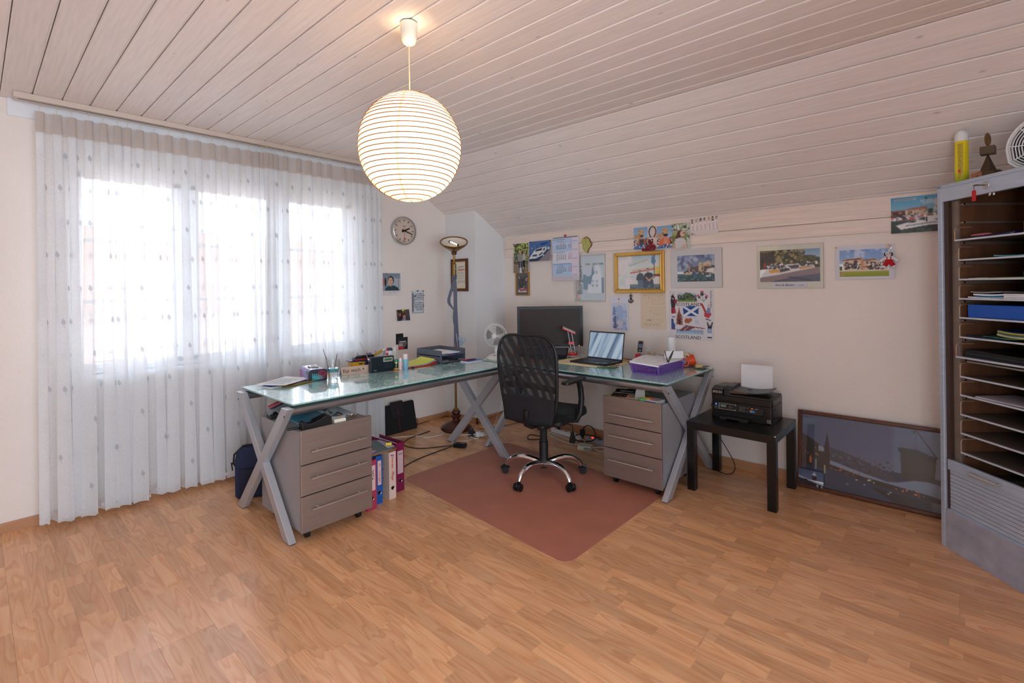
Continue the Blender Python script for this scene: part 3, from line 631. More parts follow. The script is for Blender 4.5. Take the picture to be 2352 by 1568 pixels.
# diploma on the corner pier
t = thing('framed_diploma', 'small framed diploma with red blackletter heading on the white pier', 'picture', (-3.973, PY, 1.386))
frame4(t, .262, .348, .026, .022, WOODF); frame4(t, .212, .298, .010, .018, GOLD, z0=.025, name='inner_frame')
picture(t, .196, .282, [('r', 0, 0, 1, 1, (226, 220, 200)), ('s', .03, .08, .28, .78, [(60, 60, 60), (150, 150, 140), (90, 92, 90)], 140, 1.6), ('r', .1, .70, .24, .82, (200, 60, 50)), ('w', .34, .38, .95, .66, (50, 46, 46), 5), ('w', .34, .70, .95, .80, (50, 46, 46), 3), ('r', .36, .38, .42, .42, (220, 120, 90)), ('w', .6, .88, .8, .92, (120, 110, 110), 1)], kind='glass', y=-.012, z0=.033)
txt('Diplom', .042, (.03, -.0135, .232), INKR, t, sx=.85); txt('MASCHINENSCHREIBEN'[:14], .010, (.03, -.0135, .262), INK, t)
# ------------------------------------------------------------------ standing uplighter with a necktie on it
t = thing('floor_lamp', 'brass uplighter floor lamp on a dark turned wooden base', 'lamp', (-3.76, 3.274, 0))
MB().lathe([(0, 0), (.150, 0), (.156, .012), (.152, .026), (.128, .05), (.085, .072), (.045, .088), (.038, .10), (.034, .115), (.05, .128), (.052, .142), (.034, .155), (.045, .168), (.043, .182), (.028, .192)], n=48).build('base', WOODD, t, smooth=35)
MB().lathe([(.028, .19), (.03, .20), (.018, .214), (.011, .22), (.011, .70), (.0125, .702), (.011, .705), (.011, 1.66), (.016, 1.665), (.012, 1.68), (.009, 1.70), (.012, 1.765)], n=20).build('pole', BRASS, t, smooth=35)
MB().lathe([(.012, 1.755), (.024, 1.76), (.028, 1.775), (.02, 1.79)], n=24).build('wood_collar', WOODD, t, smooth=True)
TB_ = Matrix.Translation((0, 0, 1.785)) @ Matrix.Rotation(RD(27), 4, Vector((.656, .755, 0))) @ Matrix.Translation((0, 0, -1.785))
MB().lathe([(.018, 1.786), (.03, 1.79), (.05, 1.81), (.09, 1.84), (.125, 1.868), (.139, 1.885), (.141, 1.895), (.138, 1.90), (.128, 1.893), (.118, 1.878), (.08, 1.85), (.04, 1.84)], n=48).build('bowl', BRASS, t, smooth=40, M=TB_)
MB().lathe([(0, 1.846), (.04, 1.847), (.09, 1.858), (.118, 1.880), (.126, 1.892)], n=40).build('reflector', mat('cream_reflector', (222, 208, 194), .35), t, smooth=True, M=TB_)
MB().cyl((-.055, 0, 1.878), (.055, 0, 1.878), .006).build('halogen_tube', mat('halogen', (255, 250, 240), .2, emit=(255, 245, 230), es=.8), t, M=TB_)
BX('contact', DGREY, t, -.068, -.055, -.008, .008, 1.868, 1.888, .001, M=TB_); BX('contact', DGREY, t, .055, .068, -.008, .008, 1.868, 1.888, .001, M=TB_)
TIE = mat('blue_grey_silk', (84, 86, 108), .45, sheen=.4, noise=(60, .08))
t = thing('necktie', 'blue grey necktie knotted around the brass lamp pole', 'tie', (-3.76, 3.274, 0), 42)
mb = MB()
def ribbon(mb, pts, ws, th=.004):
    vs = []; n = len(pts)
    for (x, y, z), w in zip(pts, ws): vs += [(x-w/2, y, z), (x+w/2, y, z), (x+w/2, y-th, z), (x-w/2, y-th, z)]
    fs = []
    for i in range(n-1):
        a, b = i*4, (i+1)*4; fs += [(a+k, a+(k+1) % 4, b+(k+1) % 4, b+k) for k in range(4)]
    fs += [(3, 2, 1, 0), tuple((n-1)*4+k for k in range(4))]; mb.add(vs, fs)
ribbon(mb, [(.004, -.016, 1.52), (.010, -.02, 1.47), (.012, -.02, 1.38), (.012, -.022, 1.25), (.014, -.022, 1.1), (.018, -.024, .9), (.02, -.024, .78), (.02, -.022, .72), (.02, -.02, .69)], [.02, .03, .033, .034, .04, .052, .06, .06, .004])
ribbon(mb, [(-.004, -.018, 1.5), (-.016, -.022, 1.44), (-.032, -.026, 1.39), (-.052, -.03, 1.32), (-.054, -.032, 1.28), (-.04, -.034, 1.25), (-.018, -.03, 1.222), (-.004, -.03, 1.2)], [.024, .026, .03, .03, .032, .03, .02, .014])
ribbon(mb, [(-.004, -.028, 1.2), (-.006, -.03, 1.13), (-.004, -.03, 1.07), (0, -.03, 1.04)], [.012, .022, .018, .004])
mb.build('blades', TIE, t, smooth=30)
MB().lathe([(.016, 1.50), (.022, 1.505), (.024, 1.52), (.022, 1.545), (.016, 1.55)], n=16).tube([(-.02, -.02, 1.50), (0, -.026, 1.52), (.02, -.018, 1.545)], .012, 8, flat=.5).build('knot', TIE, t, smooth=True)
# ------------------------------------------------------------------ two X-leg desks
ZG = .775
def xleg(t, p, a0, a1, along, ztop=.755):
    """two crossing square bars in a vertical plane; a0,a1 = extent of the feet, along='x' or 'y' """
    def Q(a, z): return (a, p, z) if along == 'x' else (p, a, z)
    w = .062; nrm = (0, 1, 0) if along == 'x' else (1, 0, 0)
    for s, (b0, b1) in enumerate(((a0, a1), (a1, a0))):
        sg = 1 if b1 > b0 else -1; h = w/2*1.38
        poly = [(b0-h, 0.004), (b0+h, .004), (b1+h-sg*.0, ztop), (b1-h-sg*.0, ztop)]
        off = .001 if s else 0
        mb = MB()
        if along == 'x': mb.prism(poly, p-.02-off, p+.02+off, 'y')
        else: mb.prism(poly, p-.02-off, p+.02+off, 'x')
        mb.build('leg', STEEL, t, bevel=.003)
        for q in (b0,):
            f = MB(); c = Q(q, 0); f.box(c[0]-.04 if along == 'x' else c[0]-.018, c[0]+.04 if along == 'x' else c[0]+.018, c[1]-.018 if along == 'x' else c[1]-.04, c[1]+.018 if along == 'x' else c[1]+.04, 0, .005).build('foot_pad', BLACK, t)
        c = Q(b1, ztop-.045); d = -.021
        f = MB()
        if along == 'x': f.cyl((c[0], p-.0205, c[2]), (c[0], p-.0225, c[2]), .006)
        else: f.cyl((p+.0205, c[1], c[2]), (p+.0225, c[1], c[2]), .006)
        f.build('screw', SCREW, t)
def desk(name, label, x0, x1, y0, y1, longax):
    t = thing(name, label, 'desk', ((x0+x1)/2, (y0+y1)/2, 0)); cx, cy = t.location.x, t.location.y
    BX('glass_top', CRACK, t, x0-cx, x1-cx, y0-cy, y1-cy, ZG-.0045, ZG, .001)
    BX('middle_glass', mat('green_glass_layer', (190, 216, 208), .15), t, x0-cx+.004, x1-cx-.004, y0-cy+.004, y1-cy-.004, ZG-.0085, ZG-.0045, 0)
    BX('bottom_glass', GEDGE, t, x0-cx+.001, x1-cx-.001, y0-cy+.001, y1-cy-.001, ZG-.012, ZG-.0085, .0005)
    return t, cx, cy
# window desk, long in Y
t, cx, cy = desk('glass_desk', 'long glass desk with silver X legs standing under the window curtain', -3.575, -2.79, 1.215, 3.02, 'y')
xleg(t, 1.192-cy, -3.505-cx, -2.80-cx, 'x'); xleg(t, 2.985-cy, -3.50-cx, -2.815-cx, 'x')
for xx in (-2.835, -3.50): MB().cyl((xx-cx, 1.212-cy, .728), (xx-cx, 2.965-cy, .728), .0275, n=28).build('tube_rail', TUBE, t, smooth=True)
for yy in (1.5, 2.1, 2.7): MB().cyl((-2.835-cx, yy-cy, .75), (-2.835-cx, yy-cy, .764), .008).build('glass_support', TUBE, t)
# eaves desk, long in X
t, cx, cy = desk('glass_desk', 'glass desk with monitor and laptop along the picture wall', -3.20, -1.42, 3.072, 3.90, 'x')
xleg(t, -1.437-cx, 3.075-cy, 3.86-cy, 'y'); xleg(t, -3.14-cx, 3.12-cy, 3.86-cy, 'y')
for yy in (3.115, 3.84): MB().cyl((-1.46-cx, yy-cy, .728), (-3.115-cx, yy-cy, .728), .0275, n=28).build('tube_rail', TUBE, t, smooth=True)
for xx in (-1.9, -2.6): MB().cyl((xx-cx, 3.115-cy, .75), (xx-cx, 3.115-cy, .764), .008).build('glass_support', TUBE, t)
# ------------------------------------------------------------------ drawer units (local: front faces -Y, origin at front-centre floor)
def drawer_unit(label, loc, rz):
    t = thing('drawer_unit', label, 'drawer unit', loc, rz, 'rolling drawer units under the desks')
    w, d = .445, .565
    MB().box(-w/2+.004, w/2-.004, .02, d, .06, .078).box(-w/2+.004, w/2-.004, .02, d, .602, .622).box(-w/2+.004, -w/2+.02, .02, d, .078, .602).box(w/2-.02, w/2-.004, .02, d, .078, .602).box(-w/2+.02, w/2-.02, d-.012, d, .078, .602).build('body', DRAWB, t, bevel=.001)
    for z0, z1 in ((.06, .262), (.268, .436), (.442, .633)):
        f = BX('drawer', DRAWF, t, -w/2, w/2, 0, .018, z0, z1, .0015); zc = z0+(z1-z0)*(.36+.02)+.0
        zc = z1-.075 if z1 < .6 else z1-.122
        h = MB().cyl((-.172, -.028, zc), (.172, -.028, zc), .006, n=14).cyl((-.13, 0, zc), (-.13, -.028, zc), .004, n=10).cyl((.13, 0, zc), (.13, -.028, zc), .004, n=10).build('handle', BRUSH, f, smooth=True)
        BX('drawer_box', GREY, f, -w/2+.03, w/2-.03, .018, d-.04, z0+.012, z1-.04, 0)
    for sx in (-1, 1):
        for yy in (.07, d-.07):
            c = MB().cyl((sx*(w/2-.06)-.012, yy, .024), (sx*(w/2-.06)+.012, yy, .024), .024, n=18).box(sx*(w/2-.06)-.018, sx*(w/2-.06)+.018, yy-.02, yy+.02, .046, .06).build('caster', BLACK, t, bevel=.002)
    return t
drawer_unit('grey three drawer pedestal at the window end, tape dispenser on top', (-2.716, 1.447, 0), 90)
drawer_unit('grey three drawer pedestal by the printer table, calculator on top', (-1.687, 3.065, 0), 0)
# ------------------------------------------------------------------ window desk: things on the glass
def mag(parent, w, h, th, m, ops=None, lift=0, M=None, name='cover', seed=1, curlc=.0):
    """a flat booklet lying down, slightly curled, with printed top"""
    o = MB().sheet(lambda u, v: (w*(u-.5), h*(v-.5), th+lift+curlc*((u-.5)**2*4+(v-.5)**2*2)), 6, 6, th).build(name, m, parent, smooth=30)
    return o
t = thing('magazine_stack', 'pile of dark magazines with a yellow spine at the near desk corner', 'magazines', (-3.45, 1.47, ZG), 20)
mag(t, .26, .21, .004, mat('magazine_dark', (60, 52, 44), .4), name='magazine'); mag(t, .25, .205, .003, mat('magazine_yellow', (222, 170, 40), .4), lift=.0045, name='magazine'); mag(t, .245, .20, .004, mat('magazine_black', (36, 36, 40), .3), lift=.008, name='magazine')
t = thing('newsletter', 'white printed newsletter lying open on the dark magazines', 'paper', (-3.46, 1.46, ZG+.013), 30)
mag(t, .22, .30, .0012, WHITEP, name='page', curlc=.004)
for k in range(9): MB().box(-.09, .07-.01*(k % 3), -.11+k*.022, -.106+k*.022, .0062, .0066).build('text_line', mat('grey_print', (170, 176, 188), .7), t)
t = thing('flat_envelope', 'thin white brochure under the magazines at the corner of the glass desk', 'paper', (-3.455, 1.395, ZG), 8); mag(t, .19, .20, .002, WHITEP, name='page')
BX('photo_block', BLUE, t, -.05, .05, -.07, -.03, .002, .0028, 0)
TB = mat('tissue_box_dark', (24, 22, 40), .3)
t = thing('tissue_box', 'rounded tissue box with purple sides and a dark leaf print end', 'box', (-3.366, 1.645, ZG), 79)
Wb, Db, Hb = .13, .235, .083
pr = [(-Wb/2+.004, 0), (Wb/2-.004, 0), (Wb/2, .006)]+[(Wb/2-.025+.025*cos(a), Hb-.025+.025*sin(a)) for a in [k*pi/16 for k in range(9)]]+[(-Wb/2+.025+.025*cos(a), Hb-.025+.025*sin(a)) for a in [pi/2+k*pi/16 for k in range(9)]]+[(-Wb/2, .006)]
def m_tissue():
    m, nt, N, L = mknodes('tissue_box_card'); b = nt.nodes['Principled BSDF']; tc = N('TexCoord'); n = N('TexNoise', Scale=14.0, Detail=2.0); L(tc.outputs['Object'], n.inputs[0]); r = N('ValToRGB'); e = r.color_ramp.elements
    e[0].position = .35; e[0].color = lin((70, 84, 128)); e[1].position = .65; e[1].color = lin((176, 100, 160)); x = e.new(.5); x.color = lin((150, 150, 200)); L(n.outputs[0], r.inputs[0]); L(r.outputs[0], b.inputs[0]); b.inputs['Roughness'].default_value = .18; return m
MB().prism(pr, 0, Db, 'y').build('carton', m_tissue(), t, smooth=30)
MB().prism([(p[0]*.995, p[1]*.995+.0002) for p in pr], -.0015, 0, 'y').build('end_panel', TB, t)
ep = MB()
for k in range(8):
    a = .25+k*.19; ep.bar((-.035, -.002, .006), (-.035+.075*cos(a), -.002, .006+.048*sin(a)), .006, .0008, (0, 1, 0))
ep.build('leaf_print', mat('teal_ink', (60, 160, 170), .4), t)
ep = MB()
for k in range(9):
    r = .006+k*.0032; ep.tube([(.032+r*cos(a), -.0022, .045+r*.95*sin(a)) for a in [q*pi/8+k for q in range(13)]], .0009, 4)
ep.build('lion_print', mat('magenta_ink', (176, 30, 66), .4), t)
MB().prism([(-.034, .10), (.0, .075), (.034, .10), (.034, .145), (0, .165), (-.034, .145)], Hb+.0002, Hb+.0012, 'z').build('opening', mat('tissue_slot', (92, 86, 80), .8), t)
MB().sheet(lambda u, v: (-.03+.06*u, .09+.07*v, Hb+.004+.010*sin(u*5+v*3)*v), 8, 8, .0006).build('tissue', WHITEP, t, smooth=True)
t = thing('glass_tumbler', 'clear tumbler half full of turquoise water beside the tissue box', 'glass', (-3.392, 1.772, ZG))
MB().lathe([(0, .002), (.030, .002), (.033, .006), (.036, .04), (.045, .07), (.048, .10), (.046, .135), (.0445, .135), (.046, .10), (.043, .07), (.034, .045), (.0, .042)], n=36).build('bowl', GLASSC, t, smooth=True)
MB().lathe([(0, .044), (.033, .046), (.0415, .068), (.042, .072), (0, .072)], n=28).build('water', mat('turquoise_water', (120, 200, 208), .05, trans=.6), t, smooth=40)
for i, (dx, dy, lx, ly, h) in enumerate(((-.02, -.02, -.055, -.045, .21), (.0, .012, .03, .02, .175))):
    s_ = thing('stirring_stick', ['longer thin brown stick leaning left in the turquoise tumbler', 'shorter thin brown stick leaning right in the turquoise tumbler'][i], 'stick', (-3.392, 1.772, ZG), 0, 'sticks in the tumbler')
    MB().tube([(dx, dy, .05), (dx+(lx-dx)*.5, dy+(ly-dy)*.5, .05+h*.45), (lx, ly, h)], .0022, 6).build('stem', mat('dark_stick', (96, 82, 72), .6), s_)
t = thing('soap_dish', 'small oval cream dish of trinkets behind the nameplate', 'dish', (-3.52, 1.94, ZG), 60)
MB().lathe([(0, .001), (.035, .002), (.056, .012), (.062, .02), (.060, .021), (.052, .013), (.03, .006), (0, .005)], n=32).build('dish', mat('cream_ceramic', (224, 212, 198), .3), t, smooth=True)
MB().ell((.01, .0, .02), .014, .01, .008).ell((-.012, .012, .018), .012, .008, .006).ell((.02, .018, .02), .007, .007, .007).build('trinkets', mat('brown_beads', (88, 74, 66), .4), t, smooth=True)
t = thing('nameplate', 'sand coloured standing nameplate with black words facing the room', 'sign', (-3.415, 1.975, ZG), 84)
SAND = mat('sand_plate', (206, 176, 158), .45)
MB().prism([(-.0, 0), (.0, .004), (.018, .056), (.0215, .056), (.0040, 0)], -.115, .115, 'x').build('plate', SAND, t, bevel=.001)
MB().prism([(.045, 0), (.049, 0), (.0215, .056), (.018, .056)], -.115, .115, 'x').build('back_leaf', GREY, t)
txt('Für mich +', .042, (-.103, .0065, .027), INK, t, align='LEFT', rx=71, sx=.93)
# yellow tin with grapes and its contents
t = thing('yellow_planter', 'yellow painted tin with grapes and a navy rim, full of desk things', 'box', (-3.60, 2.13, ZG), 80)
MB().prism([(-.088, 0), (.088, 0), (.098, .068), (-.098, .068)], -.05, .05, 'y').build('tin', mat('yellow_glaze', (236, 172, 34), .25, noise=(40, .35)), t, bevel=.004)
MB().box(-.108, .108, -.06, .06, .066, .078).build('rim', mat('navy_rim', (34, 44, 84), .3), t, bevel=.004)
g = MB()
for k in range(17): g.ell((.01+.013*(k % 5)+.006*((k//5) % 2), -.055, .018+.013*(k//5)), .0085, .006, .0085, 10, 7)
g.build('grapes', mat('grape_blue', (30, 34, 92), .3), t, smooth=True)
MB().ell((-.02, -.054, .018), .018, .003, .011).ell((-.03, -.054, .05), .016, .003, .006).build('leaves', mat('leaf_green', (40, 70, 40), .5), t, smooth=True)
t = thing('glasses_case', 'black glasses case lying in the yellow tin', 'case', (-3.575, 2.13, ZG+.079), 80)
MB().prism([(-.085, 0), (.085, 0), (.083, .028), (.075, .036), (-.065, .032), (-.08, .022)], -.025, .03, 'y').build('shell', BLACK, t, bevel=.006, seg=3)
t = thing('red_pencil', 'red pencil lying along the rim of the yellow tin', 'pencil', (-3.54, 2.12, ZG+.083), 80); MB().cyl((-.08, 0, 0), (.06, 0, .004), .004, n=8).build('shaft', RED, t)
t = thing('yellow_ruler', 'yellow patterned ruler sticking out of the yellow tin', 'ruler', (-3.56, 2.2, ZG+.075), 80)
MB().prism([(-.03, 0), (.09, .045), (.092, .075), (-.03, .014)], 0, .002, 'y').build('blade', mat('ochre_print', (196, 150, 34), .5, noise=(60, .5)), t)
t = thing('purple_notelet', 'purple patterned packet leaning in the yellow tin', 'packet', (-3.60, 2.19, ZG+.076), 80); BX('packet', mat('purple_print', (130, 96, 150), .5, noise=(80, .5)), t, -.02, .03, 0, .006, 0, .045, .001)
t = thing('swiss_flag_card', 'small card with a red and white cross standing behind the radio', 'card', (-3.50, 2.283, ZG), 80)
BX('stick', WHITEP, t, -.002, .002, 0, .004, 0, .14, 0)
picture(t, .05, .05, [('r', 0, 0, 1, 1, (235, 235, 240)), ('r', .1, .2, .25, 1, (40, 60, 90)), ('r', .3, .1, .55, .95, (110, 120, 150)), ('r', .6, 0, 1, 1, (208, 22, 34)), ('r', .66, .4, .94, .56, (245, 245, 245)), ('r', .76, .25, .85, .72, (245, 245, 245))], y=-.001, z0=.10, x0=-.02, res=.002)
t = thing('spray_bottle', 'white bottle with a dark grey cap standing behind the yellow tin', 'bottle', (-3.55, 2.36, ZG), 0)
MB().lathe([(0, 0), (.026, 0), (.027, .004), (.027, .125), (.024, .135), (.02, .138)], n=28).build('body', mat('milky_bottle', (214, 218, 230), .3), t, smooth=35)
MB().lathe([(.028, .128), (.028, .142), (.022, .15), (0, .152)], n=28).build('cap', DGREY, t, smooth=40)
for i, yy in enumerate((2.405, 2.425)):
    t = thing('white_candle', ['left of two thin white candles behind the radio', 'right of two thin white candles behind the radio'][i], 'candle', (-3.56, yy, ZG), 0, 'thin white candles'); MB().cyl((0, 0, 0), (0, 0, .15), .005, n=12).build('wax', WHITE, t, smooth=True)
# radio
t = thing('radio', 'dark teal portable radio with green display and raised aerial', 'radio', (-3.352, 2.155, ZG), 82)
RD_ = mat('radio_case', (16, 30, 38), .35)
MB().box(-.098, .098, -.018, .018, 0, .118).build('case', RD_, t, bevel=.005, seg=3)
BX('display_bezel', mat('silver_bezel', (176, 172, 158), .4), t, .008, .086, -.0195, -.017, .075, .108, .001); BX('display', mat('green_lcd', (70, 110, 74), .2), t, .016, .078, -.0203, -.019, .082, .101, .0005)
for i in range(3):
    for j in range(3): BX('button', DGREY, t, .022+j*.022, .034+j*.022, -.0195, -.017, .028+i*.013, .033+i*.013, .001)
txt('sanlex', .009, (-.06, -.0185, .016), INKW, t)
MB().tube([(-.105, 0, .085), (-.103, 0, .105), (-.118, -.0, .13), (-.17, .0, .235)], .0022, 8).ell((-.1715, 0, .238), .004, .004, .004).cyl((-.101, -.008, .10), (-.101, .008, .10), .008, n=12).build('aerial', CHROME, t, smooth=True)
BX('strap_lug', BLACK, t, -.106, -.098, -.006, .006, .07, .10, .002)
t = thing('small_photo_print', 'small photo print peeking out from under the radio', 'photo', (-3.325, 2.24, ZG), 80); BX('print', mat('photo_mix', (150, 130, 116), .4, noise=(90, .4)), t, -.05, .05, -.04, 0, 0, .001, 0)
# little bottles
t = thing('green_jar', 'small green jar with gold band right of the radio', 'jar', (-3.33, 2.275, ZG))
MB().lathe([(0, 0), (.019, 0), (.021, .003), (.021, .016)], n=24).build('base', mat('amber_base', (222, 150, 40), .3), t, smooth=40)
MB().lathe([(.0215, .015), (.0215, .048), (.019, .054)], n=24).build('body', mat('dark_green_jar', (14, 62, 52), .25), t, smooth=40)
MB().lathe([(.021, .052), (.022, .058), (.021, .062)], n=24).build('band', GOLD, t, smooth=40)
MB().lathe([(.02, .062), (.0205, .075), (.018, .083), (0, .084)], n=24).build('lid', mat('teal_lid', (20, 120, 104), .3), t, smooth=40)
t = thing('correction_bottle', 'small white bottle with red print between green jar and glue', 'bottle', (-3.312, 2.303, ZG))
MB().lathe([(0, 0), (.017, 0), (.018, .003), (.018, .052), (.010, .06), (.009, .062)], n=24).build('body', mat('blush_white', (226, 206, 200), .4), t, smooth=40)
MB().lathe([(.010, .060), (.011, .064), (.010, .086), (.006, .088), (.003, .094), (0, .094)], n=20).build('cap', WHITE, t, smooth=40)
for k in range(4): BX('red_print', INKR, t, .017, .0185, -.004, .004, .012+k*.010, .016+k*.010, 0)
t = thing('glue_stick', 'sky blue glue bottle with a white cap', 'bottle', (-3.30, 2.345, ZG))
MB().lathe([(0, 0), (.019, 0), (.0205, .003), (.0205, .078), (.019, .081)], n=24).build('body', mat('sky_blue_plastic', (128, 186, 216), .35), t, smooth=40)
MB().lathe([(.0195, .081), (.0195, .116), (.017, .12), (0, .12)], n=24).build('cap', mat('blush_cap', (236, 218, 210), .4), t, smooth=40)
t = thing('wooden_bead', 'tiny black clip lying right of the blue glue bottle', 'clip', (-3.27, 2.39, ZG)); MB().ell((0, 0, .008), .008, .008, .008).ell((.012, .008, .006), .006, .006, .006).build('bead', BLACK, t, smooth=True)
# folders
t = thing('folder_stack', 'fanned stack of yellow, blue and red plastic folders', 'folders', (-3.40, 2.505, ZG), 84)
for i, (c, dx, dyy, rz, lift) in enumerate(((( 205, 44, 22), .01, -.02, -3, .0), ((225, 90, 40), .005, -.012, 2, .005), ((228, 226, 220), 0, -.0, 0, .010), ((80, 160, 200), .0, .0, -2, .013), ((226, 226, 96), -.005, .004, 4, .016), ((222, 224, 84), .0, .01, 0, .019))):
    mb = MB().sheet(lambda u, v: (.27*(u-.5)+dx, .22*(v-.5)+dyy, .003+lift+.028*(max(0, u-.55)/.45)**2*(1 if i > 0 else .6)), 12, 4, .0022)
    mb.build('folder', mat('folder_%d' % i, c, .35), t, smooth=30, M=Matrix.Rotation(RD(rz), 4, 'Z'))
# letter trays
t = thing('letter_tray', 'two tier dark grey letter tray holding papers', 'tray', (-3.43, 2.815, ZG), 90)
LT = mat('letter_tray_grey', (92, 95, 106), .25)
w, d = .262, .345
for k, z in enumerate((.006, .062)):
    pr = [(-.0, 0)]
    tr = MB().box(-w/2, w/2, -d/2+.0, d/2, z, z+.004).box(-w/2, -w/2+.003, -d/2, d/2, z, z+.05).box(w/2-.003, w/2, -d/2, d/2, z, z+.05).box(-w/2, w/2, d/2-.003, d/2, z, z+.05).box(-w/2, -.055, -d/2, -d/2+.003, z, z+.022).box(.055, w/2, -d/2, -d/2+.003, z, z+.022)
    tr.build('tray_tier', LT, t, bevel=.001)
for sx in (-1, 1):
    for yy in (-d/2+.01, d/2-.01): BX('post', LT, t, sx*w/2-.006, sx*w/2+.006, yy-.006, yy+.006, 0, .085, .001)
t2 = thing('paper_sheets', 'white sheets lying in the upper tier of the letter tray', 'paper', (-3.43, 2.815, ZG+.067), 90); MB().sheet(lambda u, v: (.21*(u-.5), .295*(v-.5), .010+.006*u), 4, 4, .008).build('sheets', WHITEP, t2)
BX('coloured_edge', BLUE, t2, -.1, .06, -.152, -.146, .004, .010, 0); BX('coloured_edge', INKR, t2, -.02, .02, -.156, -.150, .001, .004, 0)
t = thing('pen_cup', 'black pen cup standing behind the letter tray', 'cup', (-3.33, 3.01+.0, ZG), 0)
t.location = (-3.46, 3.0-.02, ZG); 
MB().lathe([(0, 0), (.034, 0), (.036, .003), (.036, .098), (.034, .098), (.033, .006), (0, .005)], n=28).build('cup', BLACK, t, smooth=40)
t.location = (-3.345, 2.983, ZG); CUP = (-3.345, 2.983, ZG)
t = thing('scissors', 'scissors with light blue handles standing in the black pen cup', 'scissors', CUP, 42)
MB().bar((0, 0, .02), (.004, 0, .13), .012, .002).bar((.004, .003, .02), (.0, .003, .13), .012, .002).build('blades', CHROME, t)
def ring(c, rx, rz, tilt, r=.004, n=20): return [(c[0]+rx*cos(2*pi*k/n)*cos(tilt)-rz*sin(2*pi*k/n)*sin(tilt), 0, c[2]+rx*cos(2*pi*k/n)*sin(tilt)+rz*sin(2*pi*k/n)*cos(tilt)) for k in range(n)]
HB = mat('pale_blue_handle', (108, 160, 186), .35)
MB().tube(ring((-.012, 0, .185), .012, .022, .25), .0035, 6, True).tube([(0, 0, .12), (-.004, 0, .145), (-.008, 0, .165)], .005).build('handle', HB, t, smooth=True)
MB().tube(ring((.024, 0, .175), .012, .024, -.35), .0035, 6, True).tube([(.002, 0, .12), (.010, 0, .14), (.016, 0, .155)], .005).build('handle', HB, t, smooth=True)
t = thing('steel_ruler', 'narrow steel ruler standing upright in the pen cup', 'ruler', CUP, 42); MB().bar((-.02, .006, .01), (-.044, .006, .235), .009, .0012).build('blade', BRUSH, t)
t = thing('wooden_pencil', 'short brown pencil leaning in the pen cup', 'pencil', CUP, 42); MB().cyl((-.025, .0, .02), (-.06, 0, .145), .0035, n=6).build('shaft', mat('pencil_wood', (176, 118, 66), .5), t)
t = thing('spiral_notebook', 'blue spiral notebook lying at the far end of the window desk', 'notebook', (-3.175, 2.955, ZG), 88)
BX('pages', WHITEP, t, -.085, .085, -.055, .055, 0, .010, .001); BX('cover', mat('blue_cover', (40, 120, 205), .4), t, -.086, .086, -.056, .056, .010, .012, .0005); BX('band', mat('navy_dots', (40, 60, 150), .4), t, -.086, -.02, -.0565, .056, .0115, .0128, 0)
for k in range(9): MB().ell((-.075+k*.0085*1.0, -.0565, .006), .003, .001, .003, 8, 5).build('dot', WHITE, t)
t = thing('red_pen', 'red pen lying on the blue spiral notebook', 'pen', (-3.19, 2.93, ZG+.0175), 70); MB().cyl((-.065, 0, 0), (.06, 0, 0), .0048, n=10).cyl((.06, 0, 0), (.072, 0, 0), .0048, .001, n=10).build('barrel', mat('pinkish_red', (200, 60, 80), .35), t, smooth=40)
# ------------------------------------------------------------------ eaves desk: things on the glass
FS = 42.3   # heading that faces the camera side of the room
t = thing('table_fan', 'small white table fan with three dark grey blades behind the office chair', 'fan', (-3.105, 3.19, ZG), 30)
MB().lathe([(0, 0), (.088, 0), (.092, .006), (.088, .016), (.065, .034), (.04, .044), (.024, .048), (0, .048)], n=40).build('base', WHITE, t, smooth=40)
MB().lathe([(.021, .045), (.018, .09), (.018, .125), (.012, .135), (0, .137)], (0, .02, 0), 24).build('neck', WHITE, t, smooth=40)
BX('switch', DGREY, t, -.008, .008, -.062, -.05, .036, .042, .002)
FC = Vector((0, -.01, .212)); fr = .103
def circ(r, y, n=40, c=FC): return [(c.x+r*cos(2*pi*k/n), c.y+y, c.z+r*sin(2*pi*k/n)) for k in range(n)]
g = MB()
for r, y in ((.022, -.045), (.040, -.044), (.058, -.041), (.075, -.034), (.09, -.022)): g.tube(circ(r, y, 32), .0008, 4, True)
for k in range(48):
    a = 2*pi*k/48; ca, sa = cos(a), sin(a)
    g.tube([(FC.x+r*ca, FC.y+y, FC.z+r*sa) for r, y in ((.022, -.045), (.06, -.041), (.088, -.024), (.101, 0))], .0007, 4)
g.build('front_grille', WHITE, t)
MB().tube(circ(fr, 0, 48), .0032, 6, True).build('grille_ring', WHITE, t, smooth=True)
g = MB()
for r, y in ((.03, .045), (.06, .042), (.085, .03)): g.tube(circ(r, y, 32), .0008, 4, True)
for k in range(30):
    a = 2*pi*k/30; g.tube([(FC.x+r*cos(a), FC.y+y, FC.z+r*sin(a)) for r, y in ((.025, .045), (.07, .04), (.101, 0))], .0008, 4)
g.build('rear_grille', WHITE, t)
MB().cyl(FC+Vector((0, .0, 0)), FC+Vector((0, .075, 0)), .034, .026).build('motor', WHITE, t, bevel=.004)
for k in range(3):
    a0 = k*2*pi/3+.9
    MB().sheet(lambda u, v: (FC.x+(.012+.072*v)*cos(a0+(u-.5)*(.9+.9*v-.7*v*v)), FC.y-.008+.022*(u-.5), FC.z+(.012+.072*v)*sin(a0+(u-.5)*(.9+.9*v-.7*v*v))), 8, 6).build('blade', mat('smoke_blade', (92, 88, 86), .4), t, solid=.002)
MB().cyl(FC+Vector((0, -.03, 0)), FC+Vector((0, .0, 0)), .013).build('hub', WHITE, t, bevel=.003)
MB().cyl(FC+Vector((0, -.049, 0)), FC+Vector((0, -.044, 0)), .021).build('badge', WHITE, t, bevel=.001)
